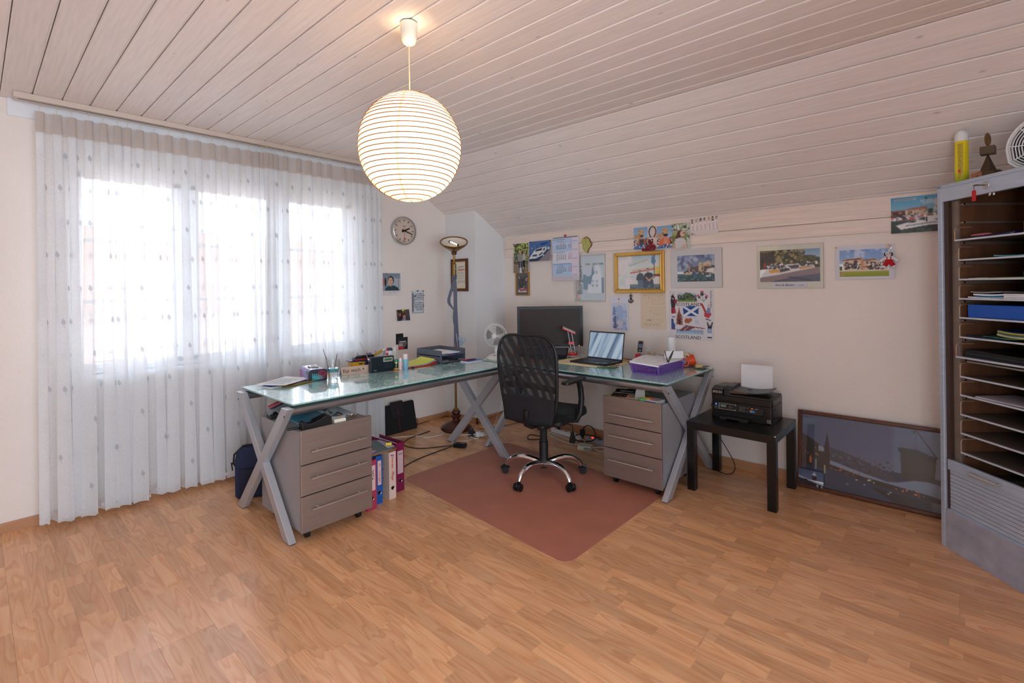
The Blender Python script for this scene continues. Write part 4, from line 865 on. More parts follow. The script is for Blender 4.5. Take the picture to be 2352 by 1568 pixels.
# monitor
t = thing('monitor', 'large black monitor with a dark brownish blank screen at the wall', 'monitor', (-2.865, 3.68, ZG), FS)
MB().box(-.31, .31, -.012, .030, .083, .462).build('housing', BLACK, t, bevel=.004, seg=3)
MB().box(-.16, .16, .028, .055, .14, .40).build('rear_shell', BLACK, t, bevel=.01)
BX('screen', mat('monitor_screen', (52, 36, 29), .35, spec=.2), t, -.287, .287, -.0128, -.0118, .108, .437, 0)  # brown reflection put into the screen's base colour
BX('stand_neck', BLACKG, t, -.035, .035, .0, .025, .01, .16, .003); MB().prism([(-.13, -.07), (.13, -.07), (.15, .06), (.13, .09), (-.13, .09), (-.15, .06)], 0, .012, 'z').build('stand_foot', BLACKG, t, bevel=.003)
BX('power_led', mat('amber_led', (255, 160, 40), .3, emit=(255, 150, 30), es=2), t, .268, .276, -.0135, -.012, .087, .090, 0)
t = thing('monitor_note', 'torn strip of brown paper stuck on top of the monitor', 'paper', (-2.865, 3.68, ZG+.4625), FS); BX('strip', mat('kraft', (196, 150, 104), .8), t, -.06, .12, -.012, -.004, 0, .003, 0)
t = thing('desk_keyboard', 'black keyboard with grey keys propped up under the monitor', 'keyboard', (-2.77, 3.445, ZG), 30)
K = Matrix.Translation((0, 0, .012)) @ Matrix.Rotation(RD(28), 4, 'X')
MB().box(-.22, .22, 0, .135, 0, .018, K).build('base', BLACK, t, bevel=.003); MB().box(-.20, .20, .11, .125, 0, .065).build('riser', BLACK, t)
KM = mat('grey_keycap', (70, 72, 78), .45); kk = None
for r in range(4):
    for c in range(20):
        o = MB().box(-.211+c*.0212, -.194+c*.0212, .018+r*.028, .038+r*.028, .018, .026, K).build('key', KM, t) if True else None
t = thing('computer_mouse', 'dark rounded mouse seen through the chair back', 'mouse', (-2.53, 3.27, ZG), 60)
MB().ell((0, 0, .012), .032, .055, .024, 20, 12).build('shell', DGREY, t, smooth=True); MB().box(-.003, .003, .02, .045, .022, .032).build('wheel', GREY, t, bevel=.001)
t = thing('pink_notepad', 'reddish notepad lying on the glass behind the chair back', 'notepad', (-2.66, 3.24, ZG), 5); BX('pad', mat('dusty_red_paper', (176, 120, 112), .7), t, -.12, .09, -.07, .07, 0, .010, .001)
t = thing('brown_mug', 'brown striped mug behind the chair back', 'mug', (-3.065, 3.43, ZG), 0)
MB().lathe([(0, 0), (.034, 0), (.037, .004), (.037, .098), (.034, .098), (.033, .008), (0, .006)], n=28).build('cup', mat('brown_ceramic', (150, 84, 44), .3, noise=(20, .5, (1, 1, .1))), t, smooth=40)
MB().tube([(.036, 0, .08), (.055, 0, .075), (.06, 0, .05), (.052, 0, .028), (.036, 0, .022)], .005).build('handle', mat('brown_ceramic'), t, smooth=True)
t = thing('speaker_box', 'black speaker box with a thin aerial behind the chair back', 'box', (-3.0, 3.80, ZG), 0)
MB().box(-.06, .06, -.05, .02, 0, .06).build('case', DGREY, t, bevel=.004); MB().tube([(.04, 0, .06), (.05, 0, .17)], .002).build('aerial', BLACK, t)
# red led lamp
t = thing('led_lamp', 'small red folding desk lamp standing before the monitor', 'lamp', (-2.635, 3.70, ZG), FS)
RL = mat('lamp_red', (214, 36, 44), .25)
MB().prism([(-.055, -.045), (.055, -.045), (.06, .0), (.055, .045), (-.055, .045), (-.06, 0)], .0, .018, 'z').build('base', GREY, t, bevel=.004)
MB().prism([(-.052, -.043), (.052, -.043), (.057, .0), (.052, .043), (-.052, .043), (-.057, 0)], .018, .026, 'z').box(-.02, .03, -.012, .012, .026, .042).build('base_cover', RL, t, bevel=.003)
for dx in (-.009, .023): MB().cyl((dx+.012, 0, .035), (dx-.022, 0, .235), .0036, n=10).build('rod', BRUSH, t, smooth=True)
MB().box(-.028, .026, -.006, .006, .115, .140).build('clip', RL, t, bevel=.002)
HM = Matrix.Translation((-.022, -.01, .238)) @ Matrix.Rotation(RD(24), 4, 'Y') @ Matrix.Rotation(RD(12), 4, 'X')
MB().box(-.068, .062, -.032, .032, 0, .010, HM).build('head', RL, t, bevel=.004); MB().box(-.064, .058, -.029, .029, .010, .0125, HM).build('head_trim', mat('pale_rose', (236, 214, 216), .3), t, bevel=.001); MB().box(-.055, .02, -.022, .022, -.001, .0005, HM).build('led_panel', mat('lens_grey', (190, 190, 200), .3), t)
# desk pad, laptop
t = thing('desk_pad', 'cream card desk pad with green corners under the laptop', 'desk pad', (-2.29, 3.545, ZG), 3)
MB().prism([(-.30, -.16), (-.25, -.20), (.22, -.20), (.27, -.17), (.27, .19), (-.30, .19)], 0, .003, 'z').prism([(-.28, -.17), (-.23, -.19), (.20, -.19), (.26, -.16), (.26, .18), (-.28, .18)], .003, .005, 'z').build('sheets', mat('cream_card', (236, 214, 172), .7), t)
for p in ([(.14, -.205), (.28, -.205), (.285, -.12)], [(-.31, -.10), (-.315, -.18), (-.27, -.205)], [(.285, .08), (.285, .2), (.20, .2)]): MB().prism(p, .0005, .0056, 'z').build('corner', mat('green_corner', (52, 120, 76), .5), t)
t = thing('laptop', 'open laptop with pale blue striped screen on the cream pad', 'laptop', (-2.27, 3.405, ZG+.0058), -2)
LB = mat('laptop_body', (48, 48, 54), .3, metal=.4)
BX('base', LB, t, -.178, .178, 0, .255, 0, .014, .003); BX('keyboard_bed', BLACK, t, -.15, .15, .11, .225, .0135, .0146, 0)
for r in range(5):
    for c in range(13): BX('key', KM, t, -.146+c*.0226, -.127+c*.0226, .114+r*.0218, .132+r*.0218, .0146, .0166, 0)
BX('touchpad', DGREY, t, -.055, .055, .02, .095, .0135, .0144, 0)
LM = Matrix.Translation((0, .252, .012)) @ Matrix.Rotation(RD(-11), 4, 'X')
MB().box(-.178, .178, 0, .006, 0, .238, LM).build('lid', LB, t, bevel=.002)
def m_laptop_reflection():
    m, nt, N, L = mknodes('laptop_reflection'); b = nt.nodes['Principled BSDF']; b.inputs['Base Color'].default_value = lin((58, 82, 108)); b.inputs['Roughness'].default_value = .04; b.inputs['Coat Weight'].default_value = 1; b.inputs['Coat Roughness'].default_value = .02
    tc = N('TexCoord'); m0 = N('Mapping'); m0.inputs['Rotation'].default_value = (0, RD(68), 0); mp = N('Mapping'); w = N('TexNoise', Scale=5.0, Detail=1.0); mp.inputs['Scale'].default_value = (.3, 1, 7); L(tc.outputs['Object'], m0.inputs[0]); L(m0.outputs[0], mp.inputs[0]); L(mp.outputs[0], w.inputs['Vector'])
    r = N('ValToRGB'); e = r.color_ramp.elements; e[0].position = .35; e[0].color = lin((58, 82, 108)); e[1].position = .62; e[1].color = lin((206, 222, 236)); x = e.new(.48); x.color = lin((168, 194, 216)); L(w.outputs['Fac'], r.inputs[0]); L(r.outputs[0], b.inputs['Emission Color']); b.inputs['Emission Strength'].default_value = .2; return m  # the curtain's reflection, painted as softly glowing stripes
MB().box(-.170, .170, -.0008, 0, .012, .226, LM).build('screen', m_laptop_reflection(), t)
t = thing('orange_envelope', 'orange pencil pouch poking out behind the laptop', 'pouch', (-2.115, 3.76, ZG+.0005), -12); MB().prism([(-.06, -.03), (.05, -.012), (.07, 0), (.05, .02), (-.06, .03)], .006, .012, 'z').build('pouch', mat('orange_card', (236, 176, 96), .6), t)
t = thing('earphone_cable', 'tangle of thin black earphone cable on the desk pad corner', 'cable', (-2.06, 3.42, ZG+.0065), 0)
rr = random.Random(5); pts = []
for k in range(46):
    a = k*.62; r = .03+.022*sin(k*.9); pts.append((r*cos(a)*1.6+.02*sin(k*.3), r*sin(a), .006+.012*abs(sin(k*.7))+(.03 if 20 < k < 26 else 0)))
MB().tube(pts, .0013, 5).build('wire', BLACK, t, smooth=True); MB().tube([(.01, -.02, .004), (.04, -.07, .003), (.05, -.11, -.003)], .0013, 5).build('wire', BLACK, t)
MB().ell((.0, .015, .008), .008, .012, .006).build('winder', YELLOW, t, smooth=True)
# purple basket
BA = mat('purple_plastic', (112, 76, 158), .35)
t = thing('purple_basket', 'purple perforated plastic basket full of papers on the eaves desk', 'basket', (-1.69, 3.49, ZG), -2)
bw, bd, bh = .225, .40, .072
MB().box(-bw/2+.012, bw/2-.012, -bd/2+.012, bd/2-.012, 0, .003).build('bottom', BA, t)
def wallgrid(L, nm, M):
    mb = MB(); n = int(L/.0105)
    mb.box(-L/2, L/2, 0, .0025, 0, .012).box(-L/2, L/2, 0, .0025, bh-.012, bh)
    mb.box(-L/2, -L/2+.012, 0, .0025, .012, bh-.012).box(L/2-.012, L/2, 0, .0025, .012, bh-.012)
    a, b = -L/2+.012, L/2-.012; n = max(4, int((b-a)/.0108)); p = (b-a)/n
    for k in range(1, n): mb.box(a+k*p-.0018, a+k*p+.0018, 0, .0025, .012, bh-.012)
    for k in range(1, 5): z = .012+k*(bh-.024)/5; mb.box(a, b, .0003, .0022, z-.0017, z+.0017)
    mb.build(nm, BA, t, M=M)
tl = RD(9)
wallgrid(bw-.01, 'side_panel', Matrix.Translation((0, -bd/2+.010, 0)) @ Matrix.Rotation(tl, 4, 'X')); wallgrid(bw-.01, 'side_panel', Matrix.Translation((0, bd/2-.010, 0)) @ Matrix.Rotation(pi, 4, 'Z') @ Matrix.Rotation(tl, 4, 'X'))
wallgrid(bd-.01, 'side_panel', Matrix.Translation((bw/2-.010, 0, 0)) @ Matrix.Rotation(pi/2, 4, 'Z') @ Matrix.Rotation(tl, 4, 'X')); wallgrid(bd-.01, 'side_panel', Matrix.Translation((-bw/2+.010, 0, 0)) @ Matrix.Rotation(-pi/2, 4, 'Z') @ Matrix.Rotation(tl, 4, 'X'))
frm = [(-1, -1), (1, -1), (1, 1), (-1, 1)]
MB().tube([(sx*(bw/2+.004)-sx*(.016 if (k % 2) else 0)*0, sy*(bd/2+.004), bh) for k, (sx, sy) in enumerate(frm)], .0045, 8, True).build('rim', BA, t, smooth=40)
for sx, sy in frm: MB().cyl((sx*(bw/2-.012), sy*(bd/2-.012), 0), (sx*(bw/2+.001), sy*(bd/2+.001), bh), .007, .008, n=12).build('corner_post', BA, t, smooth=True)
for i, (c, x, y, lb) in enumerate(((RED, -.03, -.12, 'red marker lying inside the purple basket'), (GREEN, .05, -.13, 'green marker lying inside the purple basket'), (mat('pink_marker', (235, 60, 110), .4), -.06, -.10, 'pink marker lying inside the purple basket'))):
    q = thing('marker', lb, 'marker', (-1.69+x, 3.49+y, ZG+.018+i*.0145), [12, -20, 75][i], 'markers in the basket'); MB().cyl((-.045, 0, 0), (.045, 0, 0), .007, n=12).build('barrel', c, q, smooth=40)
t = thing('paper_pile', 'curved pile of written white sheets heaped on the purple basket', 'papers', (-1.69, 3.49, ZG), -2)
f = lambda u, v: (.235*(u-.5), .42*(v-.5)-.0, .074+.022*sin(pi*min(1, v*1.1))*(1-.5*u)+.012*(1-u))
MB().sheet(f, 10, 12, .010).build('sheets', WHITEP, t, smooth=40)
g = MB()
for r in range(11):
    for k in range(3):
        v = .12+r*.07; u = .12+k*.26+.03*(r % 3); a = Vector(f(u, v))+Vector((0, 0, .0008)); b = Vector(f(u+.15-.03*(k % 2), v+.01))+Vector((0, 0, .0008)); g.bar(a, b, .003, .0003)
g.build('handwriting', mat('faint_ink', (168, 162, 180), .8), t)
t = thing('index_card', 'white card standing upright at the right of the paper pile', 'card', (-1.62, 3.62, ZG+.086), 38); BX('card', WHITEP, t, -.07, .07, 0, .002, 0, .055, 0); 
t = thing('black_tongs', 'open black tongs resting on the basket rim', 'tongs', (-1.575, 3.42, ZG+.082), 35)
for s in (-1, 1): MB().prism([(-.005, 0), (.005, 0), (.008+s*.018, .04), (.012+s*.03, .085), (.004+s*.03, .088), (-.004+s*.012, .04)], 0, .004, 'y').build('arm', BLACK, t, bevel=.001)
MB().cyl((.004, -.002, .028), (.004, .006, .028), .005).build('pivot', BRASS, t); MB().prism([(-.02, -.02), (.008, 0), (-.002, .012), (-.028, -.006)], 0, .004, 'y').build('jaw', BLACK, t)
# phone, marker
t = thing('cordless_phone', 'dark cordless phone standing in its black charging base', 'phone', (-2.02, 3.83, ZG), 18)
MB().prism([(-.045, -.03), (.045, -.03), (.06, .0), (.05, .05), (-.05, .05), (-.06, 0)], 0, .012, 'z').lathe([(.05, 0), (.05, .018), (.035, .03), (0, .032)], n=24).build('charging_base', BLACK, t, bevel=.002)
PM = Matrix.Translation((0, .0, .02)) @ Matrix.Rotation(RD(-10), 4, 'X') @ Matrix.Rotation(RD(4), 4, 'Y')
MB().prism([(-.021, 0), (.021, 0), (.025, .03), (.024, .14), (.019, .158), (-.019, .158), (-.024, .14), (-.025, .03)], -.011, .011, 'y', PM).build('handset', mat('phone_silver', (168, 160, 152), .3, metal=.4), t, bevel=.003)
MB().prism([(-.020, .06), (.020, .06), (.0205, .145), (.017, .153), (-.017, .153), (-.0205, .145)], -.013, -.0105, 'y', PM).build('face', BLACKG, t)
MB().box(-.016, .016, -.0138, -.0125, .095, .128, PM).build('screen', mat('phone_screen', (96, 120, 140), .2), t); MB().cyl(PM @ Vector((0, -.015, .075)), PM @ Vector((0, -.012, .075)), .008).build('dial_pad', GREY, t)
for r in range(4):
    for c in range(3): MB().box(-.014+c*.0105, -.007+c*.0105, -.0125, -.0105, .014+r*.010, .019+r*.010, PM).build('key', DGREY, t)
MB().box(-.018, -.012, -.0142, -.0130, .142, .148, PM).build('red_key', RED, t)
t = thing('red_box', 'narrow bright red carton standing in front of the cordless phone', 'box', (-1.99, 3.745, ZG), 30); BX('carton', RED, t, -.021, .021, -.012, .012, 0, .076, .001)
# organiser
t = thing('acrylic_organiser', 'clear acrylic organiser with clips behind the basket', 'organiser', (-1.875, 3.845, ZG), 0)
MB().box(-.07, .075, -.04, .04, 0, .003).box(-.07, -.067, -.04, .04, 0, .11).box(.072, .075, -.04, .04, 0, .05).box(-.07, .075, .037, .04, 0, .07).box(-.07, .075, -.04, -.037, 0, .045).box(-.02, -.017, -.04, .04, 0, .075).build('tray', CLEARP, t, bevel=.001)
for i, (x, a) in enumerate(((-.045, -9), (-.025, 8))):
    q = thing('clothes_peg', ['left wooden clothes peg standing in the acrylic organiser', 'right wooden clothes peg standing in the acrylic organiser'][i], 'peg', (-1.875+x-.004, 3.845, ZG+.004), 0, 'wooden pegs', rot=(0, RD(a), 0)); MB().box(-.005, .005, -.004, .004, 0, .085).build('leg', mat('peg_wood', (222, 176, 98), .5), q, bevel=.001)
    MB().box(-.006, .006, -.005, .005, .04, .046).build('spring', SCREW, q)
t = thing('black_stapler', 'black and grey gadget standing in the acrylic organiser', 'gadget', (-1.845, 3.845, ZG+.004), 0); MB().box(-.011, .014, -.008, .008, 0, .062).build('body', BLACK, t, bevel=.003); BX('label', GREY, t, .0, .010, -.0092, -.008, .01, .045, 0)
t = thing('white_sharpener', 'small white box at the front of the acrylic organiser', 'box', (-1.87, 3.79, ZG), 0); BX('body', WHITE, t, -.014, .014, -.01, .01, 0, .05, .002)
t = thing('paper_tube', 'tall white cardboard tube standing against the poster', 'tube', (-1.735, 3.835, ZG))
MB().lathe([(.0, .0), (.031, 0), (.031, .225), (.028, .226), (.028, .01)], n=32).build('tube', WHITEP, t, smooth=40)
t = thing('reading_glasses', 'folded reading glasses lying beside the white tube', 'glasses', (-1.65, 3.85, ZG+.0), 35)
MB().tube([(-.05, 0, .002), (-.01, 0, .05), (.03, 0, .098)], .0028).tube(ring((.045, 0, .085), .018, .013, .3), .0012, 5, True).tube(ring((.03, 0, .06), .016, .012, .3), .0012, 5, True).build('frame', BLACK, t, smooth=True)
t = thing('tape_dispenser', 'orange red tape dispenser with a roll of tape by the tube', 'dispenser', (-1.585, 3.80, ZG+.003), 35)
MB().lathe([(.018, -.0), (.034, 0), (.034, .012), (.03, .045), (.018, .045)], n=28, M=Matrix.Rotation(RD(90), 4, 'X')).build('drum', ORANGE, t, smooth=40, M=Matrix.Translation((-.03, 0, .036)))
MB().lathe([(.012, 0), (.04, 0), (.043, .02), (.043, .05), (.03, .05), (.012, .01)], n=28, M=Matrix.Rotation(RD(75), 4, 'Y')).build('drum', ORANGE, t, smooth=40, M=Matrix.Translation((.0, 0, .044)))
MB().lathe([(.016, 0), (.024, 0), (.024, .019), (.016, .019), (.016, 0)], n=28, M=Matrix.Rotation(RD(90), 4, 'X')).build('tape_roll', mat('cream_tape', (226, 196, 150), .4), t, smooth=40, M=Matrix.Translation((-.018, .0, .082)))
t = thing('grey_mat', 'wavy grey felt mat under the orange dispenser at the desk corner', 'mat', (-1.535, 3.815, ZG), 0)
MB().sheet(lambda u, v: (-.11+.20*u, -.075+.14*v, .0025+.006*u*u*(1+sin(u*9))), 14, 6, .0022).build('sheet', mat('grey_felt', (128, 122, 128), .9), t, smooth=30)
t = thing('clear_tape_roll', 'roll of yellowish clear tape lying at the desk corner', 'tape', (-1.50, 3.80, ZG+.006), 0)
MB().lathe([(.018, 0), (.028, 0), (.028, .02), (.018, .02), (.018, 0)], n=28).build('roll', mat('amber_tape', (228, 198, 128), .25), t, smooth=40)
t = thing('lemon_note', 'small lemon yellow dot lying left of the purple basket', 'note', (-1.88, 3.62, ZG), 0); MB().cyl((0, 0, 0), (0, 0, .004), .018, n=18).build('disc', YELLOW, t)
CB = mat('black_cable', (24, 24, 26), .5); CW = mat('white_cable', (220, 218, 212), .5)
def cable(label, pts, m=CB, r=.003, name='cable', group=None):
    # smooth Catmull-Rom through the points
    P = [Vector(p) for p in pts]; P = [P[0]]+P+[P[-1]]; out = []
    for i in range(1, len(P)-2):
        for k in range(6):
            u = k/6; a, b, c, d = P[i-1], P[i], P[i+1], P[i+2]; out.append(.5*((2*b)+(c-a)*u+(2*a-5*b+4*c-d)*u*u+(3*b-3*c+d-a)*u**3))
    out.append(P[-2]); o0 = out[0].copy()
    o = MB().tube([p-o0 for p in out], r, 6).build(name, m, None, smooth=True); o.location = o0; tag(o, label, 'cable', group); return o
cable('black cable looping from the monitor past the red lamp', [(-2.80, 3.78, .90), (-2.70, 3.80, .84), (-2.64, 3.79, .80), (-2.70, 3.74, .785), (-2.62, 3.64, .779), (-2.50, 3.66, .779), (-2.44, 3.76, .79)])
cable('black phone cable lying along the back of the eaves desk', [(-2.40, 3.78, .80), (-2.30, 3.85, .779), (-2.18, 3.86, .779), (-2.08, 3.85, .783)])
# ------------------------------------------------------------------ on the left drawer unit (top z .622, local frame front faces +X)
DZ = .6225
def on_unit_l(name, label, cat, x, y, dz=0, rz=0, group=None): return thing(name, label, cat, (x, y, DZ+dz), rz, group)
t = on_unit_l('tape_desk_dispenser', 'black desk tape dispenser at the front edge of the window drawer unit', 'dispenser', -2.768, 1.335, 0, 86)
MB().prism([(-.085, 0), (.085, 0), (.088, .02), (.085, .05), (.07, .062), (.05, .066), (.02, .05), (-.03, .034), (-.05, .033), (-.062, .045), (-.075, .05), (-.085, .045)], -.025, .025, 'y').build('body', BLACK, t, bevel=.004, seg=3)
MB().prism([(-.02, .043), (.055, .068), (.06, .071), (-.02, .0465)], -.016, .016, 'y').build('slot', BLACKG, t)
t = on_unit_l('hole_punch', 'big grey and black hole punch with raised lever on the drawer unit', 'punch', -3.19, 1.268, 0, 82)
MB().box(-.03, .14, -.045, .045, 0, .03).build('base', BLACK, t, bevel=.006)
MB().cyl((-.0, -.036, .03), (-.0, .036, .03), .032, n=28).prism([(-.03, .03), (.01, .0), (.17, .085), (.16, .11), (.10, .10), (.0, .062)], -.03, .03, 'y').build('lever', mat('punch_grey', (120, 120, 128), .35), t, bevel=.003)
MB().cyl((0, -.038, .03), (0, .038, .03), .014, n=20).build('pivot', BLACKG, t)
MB().prism([(-.028, .066), (.05, .092), (.048, .098), (-.03, .072)], -.024, .024, 'y').build('red_edge', mat('rose_edge', (206, 90, 110), .4), t)
t = on_unit_l('blue_magazine', 'sky blue magazine spread over the window drawer unit', 'magazine', -3.06, 1.48, 0, 86)
BX('cover', mat('sky_magazine', (96, 176, 214), .25, noise=(6, .3)), t, -.17, .14, -.21, .17, 0, .006, .001); BX('pages', WHITEP, t, .03, .172, -.215, .19, .006, .010, .001)
t = on_unit_l('navy_pouch', 'navy blue packet behind the hole punch under the glass', 'packet', -3.235, 1.45, .006, 80); MB().prism([(-.05, 0), (.06, 0), (.055, .07), (-.03, .09)], -.01, .01, 'y').build('packet', mat('navy_packet', (30, 44, 130), .4), t, bevel=.003)
for i, (x, y, lb) in enumerate(((-2.87, 1.52, 'silver office clip lying beside the tape dispenser'), (-3.03, 1.56, 'steel staple remover lying behind the tape dispenser'))):
    t = on_unit_l('office_clip', lb, 'clip', x, y, .010, 30+50*i, 'loose clips on the drawer unit')
    MB().prism([(-.035, 0), (.03, 0), (.04, .012), (.0, .028), (-.03, .012)], -.012, .012, 'y').build('jaw', CHROME, t, bevel=.002); MB().tube([(-.03, 0, .01), (-.05, .012, .02), (-.055, 0, .03), (-.02, -.01, .025)], .0022).build('lever', BLACK, t)
t = on_unit_l('staple_box', 'white carton of staples at the front edge of the drawer unit', 'box', -2.765, 1.475, 0, 82); BX('carton', CREAM, t, -.035, .035, -.03, .03, 0, .028, .001)
t = on_unit_l('key_bunch', 'bunch of small brass keys lying right on the window drawer unit', 'keys', -2.79, 1.575, .006, 20)
g = MB()
for k in range(7): a = k*.8; g.bar((.0, 0, .004), (.035*cos(a), .035*sin(a), .008+.003*(k % 3)), .006, .002)
g.build('key', BRASS, t); MB().tube([(.012*cos(q*pi/6), .012*sin(q*pi/6), .012) for q in range(12)], .001, 5, True).build('ring', CHROME, t)
t = on_unit_l('black_pen', 'thick black pen lying under the tape dispenser nose', 'pen', -2.81, 1.245, .008, 75); MB().cyl((-.05, 0, 0), (.04, 0, 0), .007, .006, n=12).build('barrel', BLACK, t, smooth=40)
# on the right drawer unit
t = thing('yellow_envelopes', 'pale yellow envelopes fanned out under the calculator', 'envelopes', (-1.79, 3.15, DZ), 8)
for i, (x, y, r) in enumerate(((0, 0, 4), (.03, .03, -10), (.09, .12, 30))): MB().box(-.13+x, .11+x, -.055+y, .06+y, i*.0016, i*.0016+.0014).build('envelope', mat('pale_yellow_env', (206, 200, 120), .7), t, M=Matrix.Rotation(RD(r), 4, 'Z'))
t = thing('calculator', 'open folding desk calculator with gold keypad rim', 'calculator', (-1.78, 3.135, DZ+.006), 14)
MB().prism([(-.09, -.05), (.08, -.05), (.09, -.03), (.09, .055), (-.09, .055)], .0, .012, 'z').build('case', mat('champagne_case', (186, 160, 136), .35, metal=.3), t, bevel=.003, M=Matrix.Rotation(RD(8), 4, 'X'))
g = MB()
for r in range(4):
    for c in range(7): g.box(-.08+c*.016, -.069+c*.016, -.044+r*.018, -.031+r*.018, .012, .016)
g.build('keypad', BLACK, t, M=Matrix.Rotation(RD(8), 4, 'X')); MB().box(-.085, .085, 0, .062, -.003, .004).build('lid', BLACK, t, bevel=.002, M=Matrix.Translation((0, .058, .012)) @ Matrix.Rotation(RD(14), 4, 'X'))
BX('display', mat('calc_display', (112, 124, 128), .2), t, -.045, .05, .07, .10, .022, .026, .0005); BX('red_button', ORANGE, t, .028, .042, -.03, -.02, .012, .0165, .001)
t = thing('plastic_holder', 'frosted arched plastic holder standing between calculator and box', 'holder', (-1.655, 3.135, DZ), 20)
MB().prism([(-.035, 0), (.035, 0), (.035, .085), (.02, .092), (-.012, .088), (-.028, .06)], -.001, .001, 'y').box(-.035, .035, 0, .05, 0, .002).build('shell', mat('frosted_clear', (190, 186, 180), .4, alpha=.55), t)
t = thing('index_tab_box', 'flat clear box with green, yellow and red sticky tabs', 'box', (-1.565, 3.125, DZ), -6)
BX('case', mat('pinkish_case', (188, 176, 184), .3), t, -.06, .07, -.04, .06, 0, .022, .002)
for i, (c, y) in enumerate(((GREEN, -.045), (YELLOW, -.018), (ORANGE, .012))): BX('tab_strip', c if i else mat('bright_green', (40, 170, 80), .4), t, -.072+.008*i, -.015+.012*i, y, y+.022, .021, .025, .001)
t = thing('green_marker', 'grey and green marker lying at the front edge of the drawer unit', 'marker', (-1.555, 3.078, DZ+.008), -3); MB().cyl((-.035, 0, 0), (.05, 0, 0), .0075, n=12).build('barrel', mat('slate_barrel', (70, 80, 96), .4), t, smooth=40); MB().cyl((.05, 0, 0), (.062, 0, 0), .0075, n=12).cyl((-.06, 0, 0), (-.035, 0, 0), .009, n=12).build('cap', mat('bright_green'), t)
# ------------------------------------------------------------------ floor things left
t = thing('computer_bag', 'navy blue padded bag standing behind the near desk leg', 'bag', (-3.60, 1.34, 0), 55)
NV = mat('navy_nylon', (28, 38, 70), .75, noise=(40, .1), bump=(120, .1, .001))
MB().prism([(-.14, 0), (.14, 0), (.155, .02), (.155, .26), (.14, .33), (.10, .355), (-.10, .355), (-.14, .33), (-.155, .26), (-.155, .02)], -.045, .045, 'y').build('body', NV, t, bevel=.02, seg=3)
MB().prism([(-.12, .02), (.12, .02), (.125, .21), (-.125, .21)], -.062, -.04, 'y').build('front_pocket', mat('navy_pocket', (24, 30, 52), .8), t, bevel=.008)
MB().tube([(-.15, -.02, .22), (-.165, -.02, .24), (-.16, -.02, .3), (-.10, -.03, .36), (0, -.035, .368), (.10, -.03, .36), (.15, -.02, .3)], .007, 6).tube([(-.157, -.035, .24), (-.17, -.045, .255), (-.165, -.04, .20)], .005, 6).build('piping', BLACKM, t, smooth=True)
t = thing('laptop_sleeve', 'black padded laptop sleeve with a red stripe leaning on the wall', 'bag', (-4.105, 2.85, 0), 90, rot=(0, 0, RD(91)))
SM = Matrix.Rotation(RD(-11), 4, 'X')
MB().prism([(-.19, 0), (.19, .0), (.195, .02), (.19, .27), (.18, .285), (-.18, .28), (-.19, .265), (-.195, .02)], -.018, .018, 'y', SM).build('body', BLACKM, t, bevel=.008, seg=3)
MB().prism([(-.11, .10), (-.10, .175), (.0, .175), (.04, .25), (.05, .305), (-.09, .305), (-.11, .28)][:0] or [(-.10, .305), (.045, .305), (.05, .17), (.035, .145), (-.085, .145), (-.10, .17)], -.030, -.018, 'y', SM).build('flap', mat('black_flap', (34, 30, 34), .7), t, bevel=.004)
MB().box(-.018, -.014, -.0192, -.018, .02, .145, SM).box(-.022, -.018, -.0312, -.030, .18, .235, SM).build('red_stripe', DRED, t)
MB().tube([(.196, 0, .1), (.21, -.0, .07), (.2, 0, .02)], .004).build('strap', BLACK, t)
# ring binders
def binder(label, x, y, col, rz, w=.06, lab=None, side=None):
    t = thing('ring_binder', label, 'binder', (x, y, 0), rz, 'ring binders beside the drawer unit'); m = mat('binder_'+label.split()[0], col, .45)
    h, d = (.342 if 'purple' in label else .318), .285
    MB().box(-w/2, -w/2+.003, .002, d, 0, h).box(w/2-.003, w/2, .002, d, 0, h).box(-w/2, w/2, 0, .003, 0, h).build('cover', m, t, bevel=.001)
    BX('pages', WHITEP, t, -w/2+.006, w/2-.012, .02, d-.01, .006, h-.022, 0)
    MB().lathe([(.008, 0), (.0125, .0), (.0135, .0015), (.0125, .003), (.0105, .0015)], n=20, M=Matrix.Rotation(RD(90), 4, 'X')).build('finger_ring', CHROME, t, M=Matrix.Translation((0, 0.0005, .075)))
    MB().cyl((0, -.0022, .075), (0, .001, .075), .0108, n=18).build('finger_hole', BLACKG, t)
    if lab: BX('label', lab, t, -w/2+.012, w/2-.010, -.001, 0, .125, .285, 0)
    for k in range(4):
        if side: MB().cyl((-w/2-.0006, .07+.05*(k % 2), .13+.06*(k//2)), (-w/2+.001, .07+.05*(k % 2), .13+.06*(k//2)), .004, n=10).build('rivet_hole', BLACKG, t)
    return t
LBL = mat('label_paper', (222, 190, 180), .7)
b = binder('pink ring binder marked 2026 half hidden by the drawer unit', -2.80, 1.719, (172, 52, 82), 91, .07, LBL); txt('2026', .034, (.002, -.0018, .225), INK, b, ry=90)
b = binder('blue ring binder with red handwriting between pink and white ones', -2.847, 1.804, (24, 84, 160), 90, .048, LBL); txt('Alu - Unterlagen', .019, (.003, -.0018, .205), INKR, b, ry=90, shear=.3)
b = binder('white ring binder with red handwriting on its spine', -2.846, 1.906, (214, 186, 172), 89, .054, None, True); txt('Diverses / Pflege', .026, (.0, -.0018, .215), INKR, b, ry=90, shear=.3)
BX('tape_corner', BLUE, b, -.015, .012, -.0012, 0, .292, .298, 0)
b = binder('purple ring binder with grey label at the end of the row', -2.912, 2.013, (122, 20, 66), 93, .07, mat('grey_label', (196, 170, 168), .7)); txt('CLUB', .014, (0, -.0018, .262), INK, b)
t = thing('clip_board', 'brown fibre board lying across the tops of the ring binders', 'board', (-2.985, 1.80, .3195), 0)
